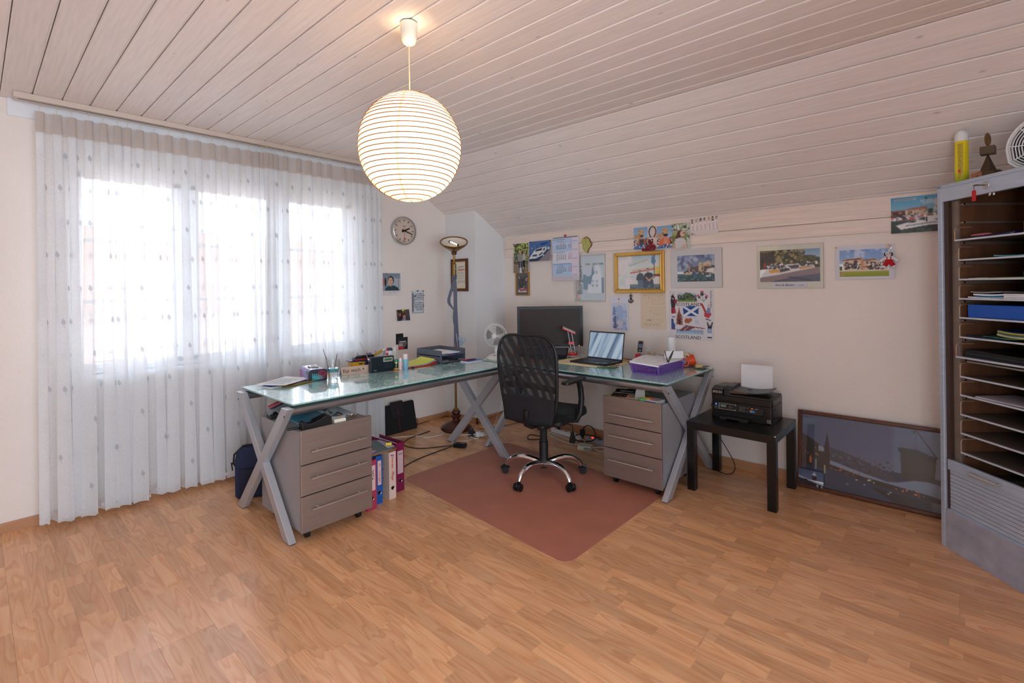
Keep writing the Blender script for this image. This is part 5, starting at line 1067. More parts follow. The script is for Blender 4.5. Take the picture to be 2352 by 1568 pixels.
MB().prism([(-.15, -.12), (.12, -.12), (.125, .14), (.10, .165), (-.15, .16)], 0, .006, 'z').build('board', mat('fibre_board', (170, 104, 58), .7), t)
t = thing('grey_folder', 'thin grey folder with pink and white notes on the fibre board', 'folder', (-2.985, 1.80, .326), 0)
MB().prism([(-.15, -.12), (.115, -.115), (.11, .12), (.07, .16), (-.15, .155)], 0, .004, 'z').build('folder', mat('grey_card', (122, 134, 138), .6), t)
MB().box(-.035, .04, -.035, .035, 0, .001, Matrix.Translation((.05, -.02, .0042)) @ Matrix.Rotation(RD(28), 4, 'Z')).build('pink_note', mat('pink_note', (232, 176, 200), .7), t); MB().box(-.035, .035, -.035, .035, 0, .001, Matrix.Translation((-.04, .0, .0042)) @ Matrix.Rotation(RD(25), 4, 'Z')).build('white_note', WHITEP, t)
MB().box(-.10, .10, -.004, .05, 0, .003, Matrix.Translation((-.02, .13, .006)) @ Matrix.Rotation(RD(-12), 4, 'Z')).build('plastic_sleeve', mat('lilac_sleeve', (190, 180, 206), .3), t); MB().box(-.02, .02, 0, .001, 0, .018, Matrix.Translation((.045, .14, .008)) @ Matrix.Rotation(RD(60), 4, 'Z')).build('yellow_tab', YELLOW, t)
# chair mat
def rounded(P, r, n=6):
    out = []
    for i in range(len(P)):
        a, b, c = Vector(P[i-1]), Vector(P[i]), Vector(P[(i+1) % len(P)])
        p, q = b+(a-b).normalized()*r, b+(c-b).normalized()*r
        for k in range(n+1): u = k/n; out.append(tuple(p*(1-u)**2+b*2*u*(1-u)+q*u*u))
    return out
MCX, MCY = -2.28, 2.66
o = MB().prism(rounded([(-3.09-MCX, 2.155-MCY), (-1.49-MCX, 2.03-MCY), (-1.49-MCX, 3.20-MCY), (-3.08-MCX, 3.29-MCY)], .08), 0, .0025, 'z').build('chair_mat', mat('terracotta_mat', (186, 118, 98), .40, noise=(5, .10), bump=(260, .25, .0008)), bevel=.001)
o.location = (MCX, MCY, 0); tag(o, 'dull terracotta plastic mat on the floor under the office chair', 'mat')
# ------------------------------------------------------------------ office chair
t = thing('office_chair', 'black net backed office chair with chrome star base on the mat', 'chair', (-2.30, 2.86, .0028), 8)
CF = mat('chair_shell', (24, 24, 26), .42); SEAT = mat('seat_fabric', (9, 9, 10), .95, sheen=.05, bump=(300, .2, .001))
for k in range(5):
    a = RD(201-8+72*k); d = Vector((cos(a), sin(a), 0)); n_ = Vector((-sin(a), cos(a), 0))
    pts = [d*r+Vector((0, 0, z)) for r, z in ((.02, .105), (.06, .118), (.11, .130), (.16, .136), (.205, .133), (.245, .120), (.275, .100), (.292, .078), (.297, .062))]
    lg = MB().tube(pts, [.026, .026, .025, .024, .022, .020, .018, .017, .016], 14).build('leg', CHROME, t, smooth=60)
    w0 = d*.30; sw = random.uniform(-.6, .6)+a; u = Vector((cos(sw), sin(sw), 0)); v = Vector((-sin(sw), cos(sw), 0)); c0 = w0+u*.012+Vector((0, 0, .026))
    cs = MB().cyl(c0-v*.027, c0-v*.007, .0258, n=22).cyl(c0+v*.007, c0+v*.027, .0258, n=22)
    cs.cyl(w0+Vector((0, 0, .035)), w0+Vector((0, 0, .066)), .010, n=12)
    cs.build('caster', CF, t, smooth=40)
    h = MB().cyl(c0-v*.029, c0+v*.029, .019, n=18); hood = []
    for q in range(9):
        b = RD(20+q*18); hood.append((c0.x+u.x*.031*cos(b), c0.y+u.y*.031*cos(b), c0.z+.031*sin(b)))
    h.tube([Vector(p) for p in hood], .008, 6, flat=1).build('caster_hood', BLACK, t, smooth=40)
MB().lathe([(0, .075), (.034, .078), (.046, .09), (.046, .12), (.036, .14), (.033, .145)], n=32).build('base_hub', CF, t, smooth=35)
MB().lathe([(.0335, .14), (.034, .27), (.029, .275), (.029, .285)], n=28).build('gas_sleeve', CF, t, smooth=35)
MB().lathe([(.027, .28), (.027, .40), (.0, .40)], n=28).build('gas_column', BLACKM, t, smooth=35)
MB().box(-.10, .10, -.12, .12, .395, .43).build('mechanism', CF, t, bevel=.01)
MB().tube([(.06, .05, .41), (.16, .07, .405), (.20, .08, .395), (.205, .08, .36), (.20, .08, .34)], .0045, 8).prism([(.192, .345), (.210, .345), (.222, .275), (.212, .262), (.200, .268), (.186, .262), (.176, .275)], .07, .086, 'y').build('lever', BLACK, t, smooth=30)
MB().cyl((.10, -.17, .43), (.13, -.17, .43), .012).ell((.08, -.17, .425), .035, .02, .025).build('tilt_knob', CF, t, smooth=40)
def seatf(u, v):
    x = .24*(u*2-1); y = -.12+.49*v; e = max(abs(u*2-1), abs(v*2-1)); r = 1-(max(0, abs(u*2-1)-.0)**6)*.06
    rr_ = .5+.5*0; kx = abs(u*2-1); ky = abs(v*2-1); sh = 1-.10*(kx*ky)**4*2
    return (x*sh*(1-.05*v), .125+(y-.125)*sh, .505-.030*max(0, e)**8-.02*max(0, v-.8)/.2*v+.012*kx**2)
MB().sheet(seatf, 20, 20, .055).build('seat', SEAT, t, smooth=60, sub=1)
MB().prism(rounded([(-.21, -.11), (.21, -.11), (.20, .33), (-.20, .33)], .08), .425, .455, 'z').build('seat_pan', CF, t, bevel=.008)
# curved back: outline swept, net fabric stretched inside
def backp(s, q):      # s -1..1 across, q 0..1 up
    z = .455+.625*q; w = .205+.040*sin(min(1, q*1.35)*pi*.5)-.012*max(0, q-.8)/.2
    y = -.235+.045*q-.10*q*q*.55-.035*sin(pi*q)*0+.02*cos(q*pi*1.4)+.030*(s*s-0)*(.6+.4*q)
    return Vector((s*w, y, z))
def backo(n=60):
    pts = []
    for k in range(n):
        a = 2*pi*k/n; ca, sa = cos(a), sin(a); p_ = 5.0; r = (abs(ca)**p_+abs(sa)**p_)**(-1/p_)
        pts.append(backp(ca*r, .5+.5*sa*r))
    return pts
BO = backo()
MB().tube(BO, .0115, 8, True).build('back_frame', CF, t, smooth=60)
def fabf(u, v):
    a = 2*pi*u; ca, sa = cos(a), sin(a); p_ = 5.0; r = (abs(ca)**p_+abs(sa)**p_)**(-1/p_)*v*.985
    return backp(ca*r, .5+.5*sa*r)+Vector((0, -.002+.012*(1-v*v), 0))
MB().sheet(fabf, 60, 10).build('net_front', NET, t, smooth=True)
MB().sheet(lambda u, v: fabf(u, v)+Vector((0, -.016-.006*(1-v), 0)), 60, 10).build('net_rear', NET, t, smooth=True)
MB().sheet(lambda u, v: backp((u*2-1)*.97, .005+.33*v*(1-.16*(u*2-1)**2*0))+Vector((0, -.020, 0)) if v < 1 else backp((u*2-1)*.97, .335-.05*(u*2-1)**2)+Vector((0, -.020, 0)), 20, 8).build('lower_panel', mat('dense_net', (26, 25, 30), .8), t, smooth=60, solid=.002)
MB().sheet(lambda u, v: backp((u*2-1)*.97, .40+.07*v-.04*(u*2-1)**2)+Vector((0, .004, 0)), 20, 3).build('lumbar_band', BLACKM, t, smooth=60, solid=.004)
MB().tube([(0, -.05, .425), (0, -.16, .425), (0, -.225, .45), (0, -.235, .55)], [.03, .03, .026, .02], 10, flat=1).build('back_bracket', CF, t, smooth=60)
for sx in (-1, 1):
    pts = [(sx*.20, .05, .44), (sx*.245, .06, .445), (sx*.268, .075, .50), (sx*.272, .09, .60), (sx*.27, .08, .68), (sx*.268, .055, .735), (sx*.266, .01, .745), (sx*.264, -.06, .742)]
    MB().tube(pts, [.016, .018, .021, .021, .021, .020, .018, .012], 10, flat=1.2).build('arm_post', CF, t, smooth=60)
    MB().prism(rounded([(sx*.266-.034, -.16), (sx*.266+.034, -.16), (sx*.266+.030, .14), (sx*.266-.030, .14)], .03), .738, .758, 'z').build('arm_pad', CF, t, bevel=.008, seg=3)
# ------------------------------------------------------------------ side table with the printer
t = thing('side_table', 'small square black side table carrying the printer', 'table', (-1.128, 3.603, 0))
BT = mat('black_ash_foil', (20, 18, 18), .28, noise=(3, .2, (10, 1, 1)))
a = .281
BX('tabletop', BT, t, -a, a, -a+.02, a-.02, .425, .476, .0015)
for sx in (-1, 1):
    for sy in (-1, 1): BX('leg', BT, t, sx*a-(.052 if sx > 0 else 0), sx*a+(.052 if sx < 0 else 0), sy*(a-.02)-(.052 if sy > 0 else 0), sy*(a-.02)+(.052 if sy < 0 else 0), 0, .425, .0015)
BX('edge_chip', CREAM, t, a-.006, a+.0008, -a+.0195, -a+.024, .470, .4765, 0)
t = thing('printer', 'black multifunction printer with document feeder on the side table', 'printer', (-1.125, 3.585, .4762), 1)
PB = mat('printer_black', (20, 19, 20), .3); PD = mat('printer_dark', (34, 32, 32), .45)
w, d = .40, .275
pr_ = rounded([(-w/2, -.0), (w/2, 0), (w/2, d), (-w/2, d)], .018)
MB().prism(pr_, 0, .115, 'z').build('lower_body', PB, t, bevel=.003)
MB().prism(pr_, .118, .158, 'z').build('scanner_body', PB, t, bevel=.004)
MB().prism(rounded([(-w/2+.004, .004), (w/2-.004, .004), (w/2-.004, d-.004), (-w/2+.004, d-.004)], .016), .112, .120, 'z').build('seam', BLACKM, t)
BX('lid', PD, t, -w/2+.09, w/2-.004, .006, d-.01, .158, .170, .003); BX('lid_recess', PB, t, -.06, w/2-.02, .03, d-.05, .1702, .1712, .0005)
MB().prism([(0, .158), (d-.01, .158), (d-.01, .205), (.06, .215), (0, .198)], -w/2+.002, -w/2+.078, 'x').prism([(0.012, .158), (d-.02, .158), (d-.02, .214), (.07, .219), (.02, .202)], -w/2+.079, -w/2+.125, 'x').build('feeder_cover', PB, t, bevel=.004, seg=3)
MB().sheet(lambda u, v: (-w/2+.125+.245*u, .04+.19*v+.02*u*(v-.5), .200-.012*u+.022*u*u-.01*sin(pi*u)), 14, 6, .007).build('feeder_tray', mat('feeder_tray', (42, 42, 46), .3), t, smooth=40)
MB().prism([(-w/2+.125, .176), (-w/2+.24, .182), (-w/2+.20, .196), (-w/2+.125, .198)], .02, .034, 'y').build('feeder_lip', mat('bronze_lip', (96, 74, 58), .3, metal=.4), t, bevel=.002)
BX('tray_slot', BLACKG, t, .01, .04, .12, .135, .196, .2005, .0005)
# control panel: tilted plate
CP = Matrix.Translation((-.015, -.014, .062)) @ Matrix.Rotation(RD(-14), 4, 'X')
MB().prism([(-.165, .0), (-.16, -.006), (.160, -.006), (.165, 0), (.165, .048), (-.165, .048)], -.002, .016, 'y', CP).build('control_panel', BLACKG, t, bevel=.003)
def pbox(nm, m, x0, x1, z0, z1, y=-.0022, dd=.002): return MB().box(x0, x1, y-dd, y, z0, z1, CP).build(nm, m, t)
g = MB()
for q in ((-.128, -.014, .042, .0435), (-.128, -.014, .004, .0055), (-.128, -.1265, .004, .0435), (-.020, -.014, .037, .0435), (-.020, -.014, .004, .010)): g.box(q[0], q[1], -.0040, -.002, q[2], q[3], CP)
g.build('silver_outline', BRUSH, t); pbox('display', mat('printer_lcd', (104, 118, 104), .2), -.118, -.080, .018, .036)
pbox('power_led', mat('blue_led', (60, 110, 255), .3, emit=(60, 110, 255), es=3), -.152, -.147, .032, .037)
g = MB()
for dx, dz in ((0, .010), (0, -.010), (-.012, 0), (.012, 0), (0, 0)): g.box(-.052+dx-.003, -.052+dx+.003, -.0044, -.002, .023+dz-.002, .023+dz+.002, CP)
for r in range(4):
    for c in range(3): g.box(.008+c*.014, .016+c*.014, -.0044, -.002, .007+r*.009, .0105+r*.009, CP)
g.box(.056, .064, -.0044, -.002, .030, .034, CP).box(.056, .062, -.0044, -.002, .010, .014, CP).box(-.154, -.142, -.0044, -.002, .010, .013, CP)
g.build('keys', mat('grey_key_print', (120, 116, 112), .5), t)
pbox('copy_button', mat('orange_button', (240, 96, 30), .35), .084, .096, .028, .037); pbox('stop_button', mat('grey_button', (128, 122, 118), .4), .076, .092, .008, .021); pbox('start_button', mat('blue_button', (46, 116, 200), .35), .092, .108, .008, .021)
pbox('model_print', mat('grey_key_print'), .108, .128, .031, .036)
BX('paper_exit', mat('deep_black', (6, 6, 7), .6), t, -.155, .14, -.0015, .001, .024, .058, 0)
MB().prism([(-.14, .010), (.03, .006), (.05, -.0), (.05, .0), (-.14, 0)][:0] or [(-.125, 0), (-.085, 0), (-.08, .010), (.0, .008), (.005, 0), (.055, 0), (.06, .020), (-.13, .020)], -.052, -.004, 'y').box(-.10, .03, -.048, -.008, .020, .024).build('output_tray', PD, t, bevel=.002)
BX('badge', mat('silver_badge', (170, 160, 154), .4), t, .166, .186, -.0012, 0, .012, .032, .0005); BX('badge_centre', BLACKG, t, .1695, .1825, -.002, -.001, .0155, .0285, 0); BX('badge_mark', mat('silver_badge'), t, .172, .180, -.0026, -.0018, .019, .0215, 0)
BX('side_slot', mat('deep_black'), t, w/2-.001, w/2+.0006, .05, .075, .088, .100, 0)
txt('EPSON', .021, (-.158, -.0012, .180), mat('warm_silver', (226, 204, 184), .5), t)
t = thing('printer_paper', 'white sheet standing upright in the rear feed of the printer', 'paper', (-1.085, 3.81, .66), 2)
MB().sheet(lambda u, v: (-.105+.21*u, .004*v+.006*sin(pi*u), .175*v), 8, 4).build('sheet', WHITEP, t, solid=.002)
t = thing('orange_cup', 'flat orange tin with a black rim behind the left of the printer', 'tin', (-1.335, 3.74, .4762), 0)
MB().prism(rounded([(-.035, -.05), (.05, -.05), (.05, .05), (-.035, .05)], .02), 0, .055, 'z').build('tin', mat('ochre_tin', (208, 150, 62), .35), t, bevel=.004); MB().tube([(-.04, -.02, .03), (-.04, -.02, .055), (-.02, -.035, .066), (.03, -.035, .07)], .004).build('black_cord', BLACK, t, smooth=True); MB().lathe([(.008, .0556), (.014, .0556), (.014, .058), (.008, .058)], n=20).build('emblem', BRUSH, t)
# ------------------------------------------------------------------ long framed picture leaning on the wall
t = thing('framed_panorama', 'long brown framed night photograph of a covered bridge and tower on the floor', 'picture', (-.4, 3.905, .004), 0, rot=(RD(-6), 0, 0))
FW2, FH2 = .90, .528
frame4(t, FW2, FH2, .024, .022, WOODF, bevel=.004); frame4(t, FW2-.03, FH2-.03, .012, .013, mat('dark_lip', (50, 28, 20), .3), z0=.015, name='inner_lip')
N1, N2 = (56, 62, 92), (96, 110, 140)
picture(t, FW2-.046, FH2-.046, [('g', 0, 0, 1, .62, (70, 76, 106), (90, 100, 128)), ('g', .6, .0, 1, .62, (82, 94, 124), (104, 116, 142)), ('g', .8, .0, 1, .62, (98, 108, 132), (116, 128, 148)), ('b', 25),
    ('g', 0, .6, 1, 1, (46, 52, 72), (54, 58, 74)), ('p', [(0, .28), (.04, .31), (.12, .40), (.15, .45), (.2, .5), (.2, .72), (0, .72)], (38, 36, 38)), ('p', [(.165, .40), (.18, .22), (.195, .40), (.2, .62), (.15, .62), (.15, .44)], (34, 32, 38)), ('s', 0, .46, .13, .6, [(220, 170, 90), (200, 120, 60), (40, 36, 40)], 18, 1.0),
    ('p', [(.12, .42), (.16, .44), (.16, .50), (.12, .5)], (130, 140, 158)), ('p', [(.2, .42), (.3, .46), (.42, .52), (.52, .58), (.60, .66), (.60, .74), (.2, .66)], (60, 62, 78)), ('s', .2, .48, .6, .66, [(90, 94, 112), (48, 48, 58), (76, 80, 96)], 90, 1.8),
    ('p', [(.64, .30), (.74, .30), (.84, .36), (.83, .66), (.645, .66)], (50, 46, 46)), ('p', [(.625, .27), (.735, .26), (.845, .33), (.835, .38), (.63, .32)], (42, 40, 42)), ('p', [(.625, .27), (.73, .02), (.845, .33), (.735, .262)], (90, 100, 126)), ('l', .73, .02, .845, .33, (44, 44, 50), 2), ('l', .728, .03, .728, .26, (70, 72, 84), 1), ('r', .712, .03, .728, .055, (50, 48, 50)),
    ('p', [(.2, .60), (.4, .68), (.56, .735), (.62, .72), (.72, .655), (.80, .64), (1, .70), (1, .86), (.8, .80), (.6, .765), (.4, .735), (.2, .66)], (124, 138, 162)), ('p', [(.2, .655), (.4, .73), (.6, .765), (.8, .80), (1, .865), (1, .91), (.8, .87), (.6, .83), (.4, .78), (.2, .69)], (44, 36, 36)),
    ('s', .2, .65, .45, .74, [(200, 110, 60), (90, 50, 36)], 26, 1.0), ('s', .6, .775, .8, .84, [(220, 130, 80), (70, 44, 36)], 26, 1.3), ('g', .45, .87, 1, 1, (50, 44, 44), (60, 62, 70)), ('p', [(.2, .75), (.55, .86), (.6, 1), (.1, 1), (.1, .8)], (50, 58, 82)), ('p', [(.45, .84), (1, .93), (1, 1), (.62, 1)], (42, 38, 40)),
    ('s', .3, .74, .62, .90, [(190, 200, 170), (52, 46, 46), (52, 46, 46)], 22, 1.4), ('g', .82, .88, .90, 1, (96, 108, 116), (80, 88, 100)), ('g', .93, .88, 1, 1, (110, 124, 116), (90, 100, 96)), ('r', .16, .68, .17, .80, (170, 160, 130)), ('r', .10, .62, .108, .76, (150, 180, 170)), ('r', .06, .6, .075, .68, (200, 100, 50)), ('s', .88, .84, .99, .88, [(200, 200, 170)], 10, .9)],
    kind='glass', y=-.012, z0=.023, res=.0028)
t = thing('small_print', 'small copy of the same tower photo tucked in the frame corner', 'photo', (-.765, 3.876, .028), 0, rot=(RD(-6), 0, 0))
picture(t, .15, .105, [('g', 0, 0, 1, .6, (80, 92, 120), (96, 108, 134)), ('p', [(.55, .3), (.72, .3), (.72, .6), (.55, .6)], (60, 44, 48)), ('p', [(.53, .32), (.635, .05), (.74, .32)], (170, 180, 200)), ('p', [(0, .45), (.5, .62), (1, .72), (1, .85), (0, .56)], (170, 180, 200)), ('g', 0, .62, .35, 1, (44, 36, 44), (40, 34, 40)), ('p', [(0, .56), (1, .84), (1, 1), (0, 1)], (48, 40, 46)), ('r', .72, .82, .8, .98, (150, 160, 170)), ('r', .9, .85, .96, 1, (150, 160, 170))], y=0, kind='photo', res=.0022)
# ------------------------------------------------------------------ leads and sockets on the floor
cable('grey white lead running from the sleeve round the lamp base', [(-4.02, 2.66, .004), (-3.98, 2.72, .004), (-3.88, 2.86, .004), (-3.75, 2.9, .004), (-3.72, 3.06, .004), (-3.80, 3.12, .004), (-3.70, 3.09, .004), (-3.60, 3.07, .02), (-3.50, 3.1, .03), (-3.40, 3.24, .02), (-3.36, 3.18, .004), (-3.44, 3.16, .012)], CW, .0035)
cable('black lead looping from the skirting to the black power adapter', [(-4.19, 3.08, .005), (-4.19, 3.50, .006), (-4.0, 3.51, .006), (-3.92, 3.36, .005)], CB, .003)
cable('black lead making a wide loop in front of the lamp base', [(-3.90, 3.05, .004), (-3.85, 2.75, .004), (-3.72, 2.62, .004), (-3.55, 2.66, .004), (-3.45, 2.8, .004), (-3.38, 2.90, .006)], CB, .004)
cable('straight black lead from the ring binders to the adapter', [(-3.24, 2.2, .004), (-3.33, 2.45, .004), (-3.36, 2.7, .004), (-3.36, 2.87, .008)], CB, .004)
cable('black lead along the skirting between pier and power strip', [(-3.58, 3.42, .005), (-3.50, 3.50, .005), (-3.45, 3.70, .005), (-3.36, 3.955, .006), (-3.0, 3.955, .006)], CB, .003)
cable('white lead hanging from the fan down to the plug', [(-3.10, 3.30, .76), (-3.25, 3.42, .55), (-3.30, 3.44, .3), (-3.34, 3.40, .1), (-3.38, 3.30, .03), (-3.43, 3.2, .03)], CW, .0028)
cable('black lead sagging from the desk to the plug', [(-2.95, 3.42, .74), (-3.05, 3.45, .42), (-3.3, 3.42, .2), (-3.48, 3.36, .12), (-3.5, 3.28, .08), (-3.452, 3.215, .08)], CB, .0022)
cable('white lead between the adapter and the white plug', [(-3.36, 2.96, .01), (-3.46, 2.94, .004), (-3.42, 3.03, .004), (-3.38, 3.12, .005), (-3.43, 3.18, .014)], CW, .0026)
t = thing('power_adapter', 'flat black power adapter lying on the floor by the desk leg', 'adapter', (-3.31, 2.925, 0), 25); MB().prism(rounded([(-.055, -.035), (.055, -.035), (.055, .035), (-.055, .035)], .01), 0, .032, 'z').build('body', BLACK, t, bevel=.003); BX('ridge', BLACKG, t, -.03, .05, -.022, .022, .032, .036, .002)
t = thing('plug_adapter', 'black plug adapter standing by the lamp base', 'plug', (-3.455, 3.20, 0), 40); BX('body', BLACK, t, -.028, .02, -.025, .025, .002, .075, .006); BX('pins', BLACK, t, .02, .05, -.012, .012, .025, .05, .003)
t = thing('socket_block', 'white three way plug next to the black plug adapter', 'plug', (-3.40, 3.235, 0), 30); MB().cyl((0, 0, .004), (0, .0, .052), .026, n=20).box(.01, .06, -.018, .018, .01, .042).build('body', WHITE, t, bevel=.003); MB().cyl((.06, 0, .026), (.085, 0, .02), .01, .005, n=12).build('strain_relief', WHITE, t)
def strip(label, loc, rz, L, m, n, h=.038, w=.052):
    t = thing('power_strip', label, 'power strip', loc, rz)
    MB().prism([(-w/2, 0), (w/2, 0), (w/2-.003, h), (-w/2+.003, h)], -L/2, L/2, 'x').build('body', m, t, bevel=.003)
    for k in range(n): MB().cyl((-L/2+.05+k*(L-.1)/(n-1), 0, h-.001), (-L/2+.05+k*(L-.1)/(n-1), 0, h+.0008), .017, n=20).build('socket', DGREY if m != WHITE else GREY, t)
    return t
strip('long white power strip on the floor behind the office chair', (-2.79, 3.815, 0), -6, .36, WHITE, 5)
s_ = strip('grey power strip with a red switch light beside the drawer unit', (-2.36, 3.79, 0), -5, .38, mat('strip_grey', (158, 158, 164), .4), 4); BX('switch', mat('red_switch', (255, 60, 30), .3, emit=(255, 50, 20), es=1.5), s_, -.135, -.115, -.008, .008, .036, .044, .002)
t = thing('adapter_plug', 'black plug standing in the white power strip', 'plug', (-2.885, 3.825, .0385), 0); MB().lathe([(.014, 0), (.016, .01), (.008, .03), (.004, .055), (.0, .056)], n=16).build('body', BLACK, t, smooth=40)
t = thing('round_black_plug', 'black plug with looped lead at the end of the white power strip', 'plug', (-2.585, 3.79, 0), 20); BX('body', BLACK, t, -.022, .022, -.02, .02, .04, .10, .008); BX('foot', BLACK, t, -.008, .008, -.008, .008, 0, .04, .001)
cable('black coil of lead looping above the grey power strip', [(-2.585, 3.79, .10), (-2.54, 3.80, .14), (-2.46, 3.78, .13), (-2.43, 3.76, .05), (-2.50, 3.72, .02), (-2.60, 3.70, .02), (-2.62, 3.74, .05), (-2.55, 3.78, .06), (-2.45, 3.80, .055), (-2.42, 3.86, .02)], CB, .005)
t = thing('white_adapter', 'white power brick lying on the floor before the grey power strip', 'adapter', (-2.43, 3.60, 0), 18); MB().prism(rounded([(-.06, -.045), (.06, -.045), (.06, .045), (-.06, .045)], .012), 0, .035, 'z').build('body', CREAM, t, bevel=.004); BX('label', GREY, t, -.0, .06, -.0462, -.0452, .006, .026, 0)
cable('white lead arching from the white power strip to the brick', [(-2.70, 3.80, .04), (-2.66, 3.72, .05), (-2.52, 3.70, .04), (-2.47, 3.645, .03)], CW, .003)
cable('white lead crossing the floor behind the chair column', [(-2.97, 3.73, .004), (-2.8, 3.66, .004), (-2.62, 3.62, .004), (-2.52, 3.68, .004)], CW, .004)
cable('white lead lying parallel to the power strip behind the chair', [(-2.99, 3.78, .004), (-2.8, 3.74, .004), (-2.66, 3.70, .004), (-2.6, 3.72, .004)], CW, .004)
cable('white lead looping from the white brick under the drawer unit', [(-2.37, 3.61, .02), (-2.28, 3.66, .03), (-2.15, 3.70, .02), (-2.02, 3.7, .005)], CW, .003)
cable('white lead curving round the end of the grey power strip', [(-2.38, 3.66, .01), (-2.30, 3.60, .01), (-2.2, 3.64, .006), (-2.05, 3.60, .004)], CW, .003)
cable('bent black lead lying left of the chair column', [(-2.92, 3.62, .004), (-3.06, 3.60, .004), (-2.98, 3.48, .004), (-2.89, 3.56, .004)], CB, .004)
cable('thin black lead hanging from the side table in a loop', [(-1.36, 3.70, .47), (-1.38, 3.68, .40), (-1.28, 3.70, .25), (-1.22, 3.74, .10), (-1.26, 3.76, .02), (-1.36, 3.80, .006), (-1.42, 3.86, .006)], CB, .003)
cable('short black lead hanging below the eaves desk by the armrest', [(-2.10, 3.78, .76), (-2.11, 3.76, .66), (-2.12, 3.74, .58)], CB, .004)
# ------------------------------------------------------------------ pictures on the eaves wall (local x right, front -Y)
def on_back(name, label, cat, x, z, y=WY-.0005, group=None): return thing(name, label, cat, (x, y, z), 0, group)
BY = WY-.0205
PIN = lambda t, x, y, z, m: MB().lathe([(0, .012), (.0055, .011), (.0065, .006), (.004, .004), (.0015, 0)], (x, y, z), 14, M=MY).build('pin', m, t, smooth=True)
BLP = mat('blue_pin', (20, 50, 110), .3); GRP = mat('green_pin', (20, 120, 50), .3); YLP = mat('gold_pin', (232, 176, 30), .3)
SK = (205, 150, 128)
t = on_back('forest_photo', 'tall photo of a couple standing on a wooden path in a forest', 'photo', -3.465, 1.575, BY)
picture(t, .205, .315, [('g', 0, 0, 1, .55, (110, 130, 60), (60, 74, 44)), ('s', 0, 0, 1, .5, [(190, 196, 90), (60, 70, 40), (120, 140, 60), (220, 220, 150), (40, 44, 34)], 260, 2.2), ('s', 0, .3, .35, .7, [(60, 66, 60), (90, 96, 84), (130, 140, 120)], 60, 2), ('g', 0, .6, 1, 1, (90, 80, 66), (150, 120, 90)), ('s', .45, .55, 1, 1, [(70, 60, 46), (120, 104, 74), (180, 160, 120)], 120, 1.8),
  ('p', [(0, .68), (.35, .72), (.5, 1), (0, 1)], (150, 126, 106)), ('l', 0, .76, .4, .82, (110, 90, 74), 1), ('l', 0, .84, .44, .9, (110, 90, 74), 1), ('l', 0, .92, .48, .98, (110, 90, 74), 1), ('p', [(.44, 1), (.40, .65), (.5, .65), (.56, 1)], (120, 150, 190)), ('p', [(.3, .6), (.28, .42), (.36, .35), (.56, .35), (.6, .42), (.58, .62)], (150, 148, 140)), ('e', .45, .29, .07, .06, SK), ('r', .36, .61, .44, .82, (50, 54, 66)), ('r', .5, .61, .58, .8, (50, 54, 66)),
  ('p', [(.6, .56), (.62, .38), (.68, .35), (.8, .36), (.84, .44), (.82, .58)], (196, 186, 170)), ('e', .69, .30, .06, .055, (60, 40, 34)), ('e', .7, .31, .04, .04, SK), ('p', [(.62, .57), (.82, .57), (.78, .8), (.66, .8)], (34, 34, 40)), ('r', .66, .8, .71, .86, (230, 230, 230)), ('r', .74, .8, .8, .86, (60, 60, 60)), ('p', [(.42, 1), (.47, .8), (.52, .8), (.6, 1)], (200, 220, 240))], y=-.001, bend=lambda s, q: -.004*(1-q)*2-.004*s)
PIN(t, -.098, -.004, .31, BLP)
t = on_back('boat_photo', 'landscape photo of a white cabin cruiser moored beside a jetty', 'photo', -3.20, 1.69, BY)
picture(t, .288, .208, [('g', 0, 0, 1, 1, (86, 120, 170), (50, 86, 140)), ('s', 0, .0, 1, .9, [(96, 130, 178), (70, 104, 156)], 120, 2.2), ('p', [(.42, 1), (.95, .40), (1, .42), (1, 1)], (150, 140, 150)), ('l', .5, 1, .96, .46, (120, 110, 122), 1), ('l', .65, 1, .98, .52, (120, 110, 122), 1), ('l', .8, 1, 1, .6, (120, 110, 122), 1), ('p', [(0, .86), (.08, .8), (.6, .74), (.93, .38), (.97, .42), (.55, .86), (.3, 1), (0, 1)], (34, 60, 84)), ('p', [(0, .82), (.25, .45), (.42, .36), (.78, .30), (.82, .42), (.6, .72), (.3, .86), (0, .87)], (232, 232, 232)),
  ('p', [(.27, .52), (.33, .42), (.62, .36), (.58, .47)], (44, 56, 74)), ('p', [(.62, .48), (.70, .36), (.74, .36), (.72, .48)], (60, 72, 90)), ('p', [(.12, .74), (.2, .66), (.38, .66), (.34, .76)], (60, 90, 120)), ('p', [(.42, .70), (.6, .56), (.66, .58), (.5, .72)], (50, 66, 90)), ('p', [(.48, .18), (.56, .10), (.82, .09), (.88, .13), (.78, .18)], (20, 84, 176)), ('l', .5, .22, .84, .17, (40, 40, 50), 1), ('l', .52, .18, .5, .36, (150, 160, 170), 1), ('l', .78, .18, .84, .34, (150, 160, 170), 1), ('r', .32, .56, .38, .58, (220, 190, 60)), ('p', [(.84, .36), (.93, .33), (.95, .42), (.88, .46)], (236, 236, 236)), ('e', .66, .72, .03, .04, (236, 236, 236)), ('s', .1, .3, .2, .36, [(200, 206, 220)], 5, 1)], y=-.003, bend=lambda s, q: -.004-.012*(s)**4*(1-q))
PIN(t, -.128, -.006, .20, BLP); PIN(t, .135, -.006, .198, mat('purple_pin', (90, 20, 60), .3))
t = on_back('dog_portrait', 'small gold framed portrait of a black dog with a red collar', 'picture', -3.46, 1.332)
frame4(t, .19, .25, .014, .018, mat('thin_gold', (186, 140, 74), .35, metal=.7))
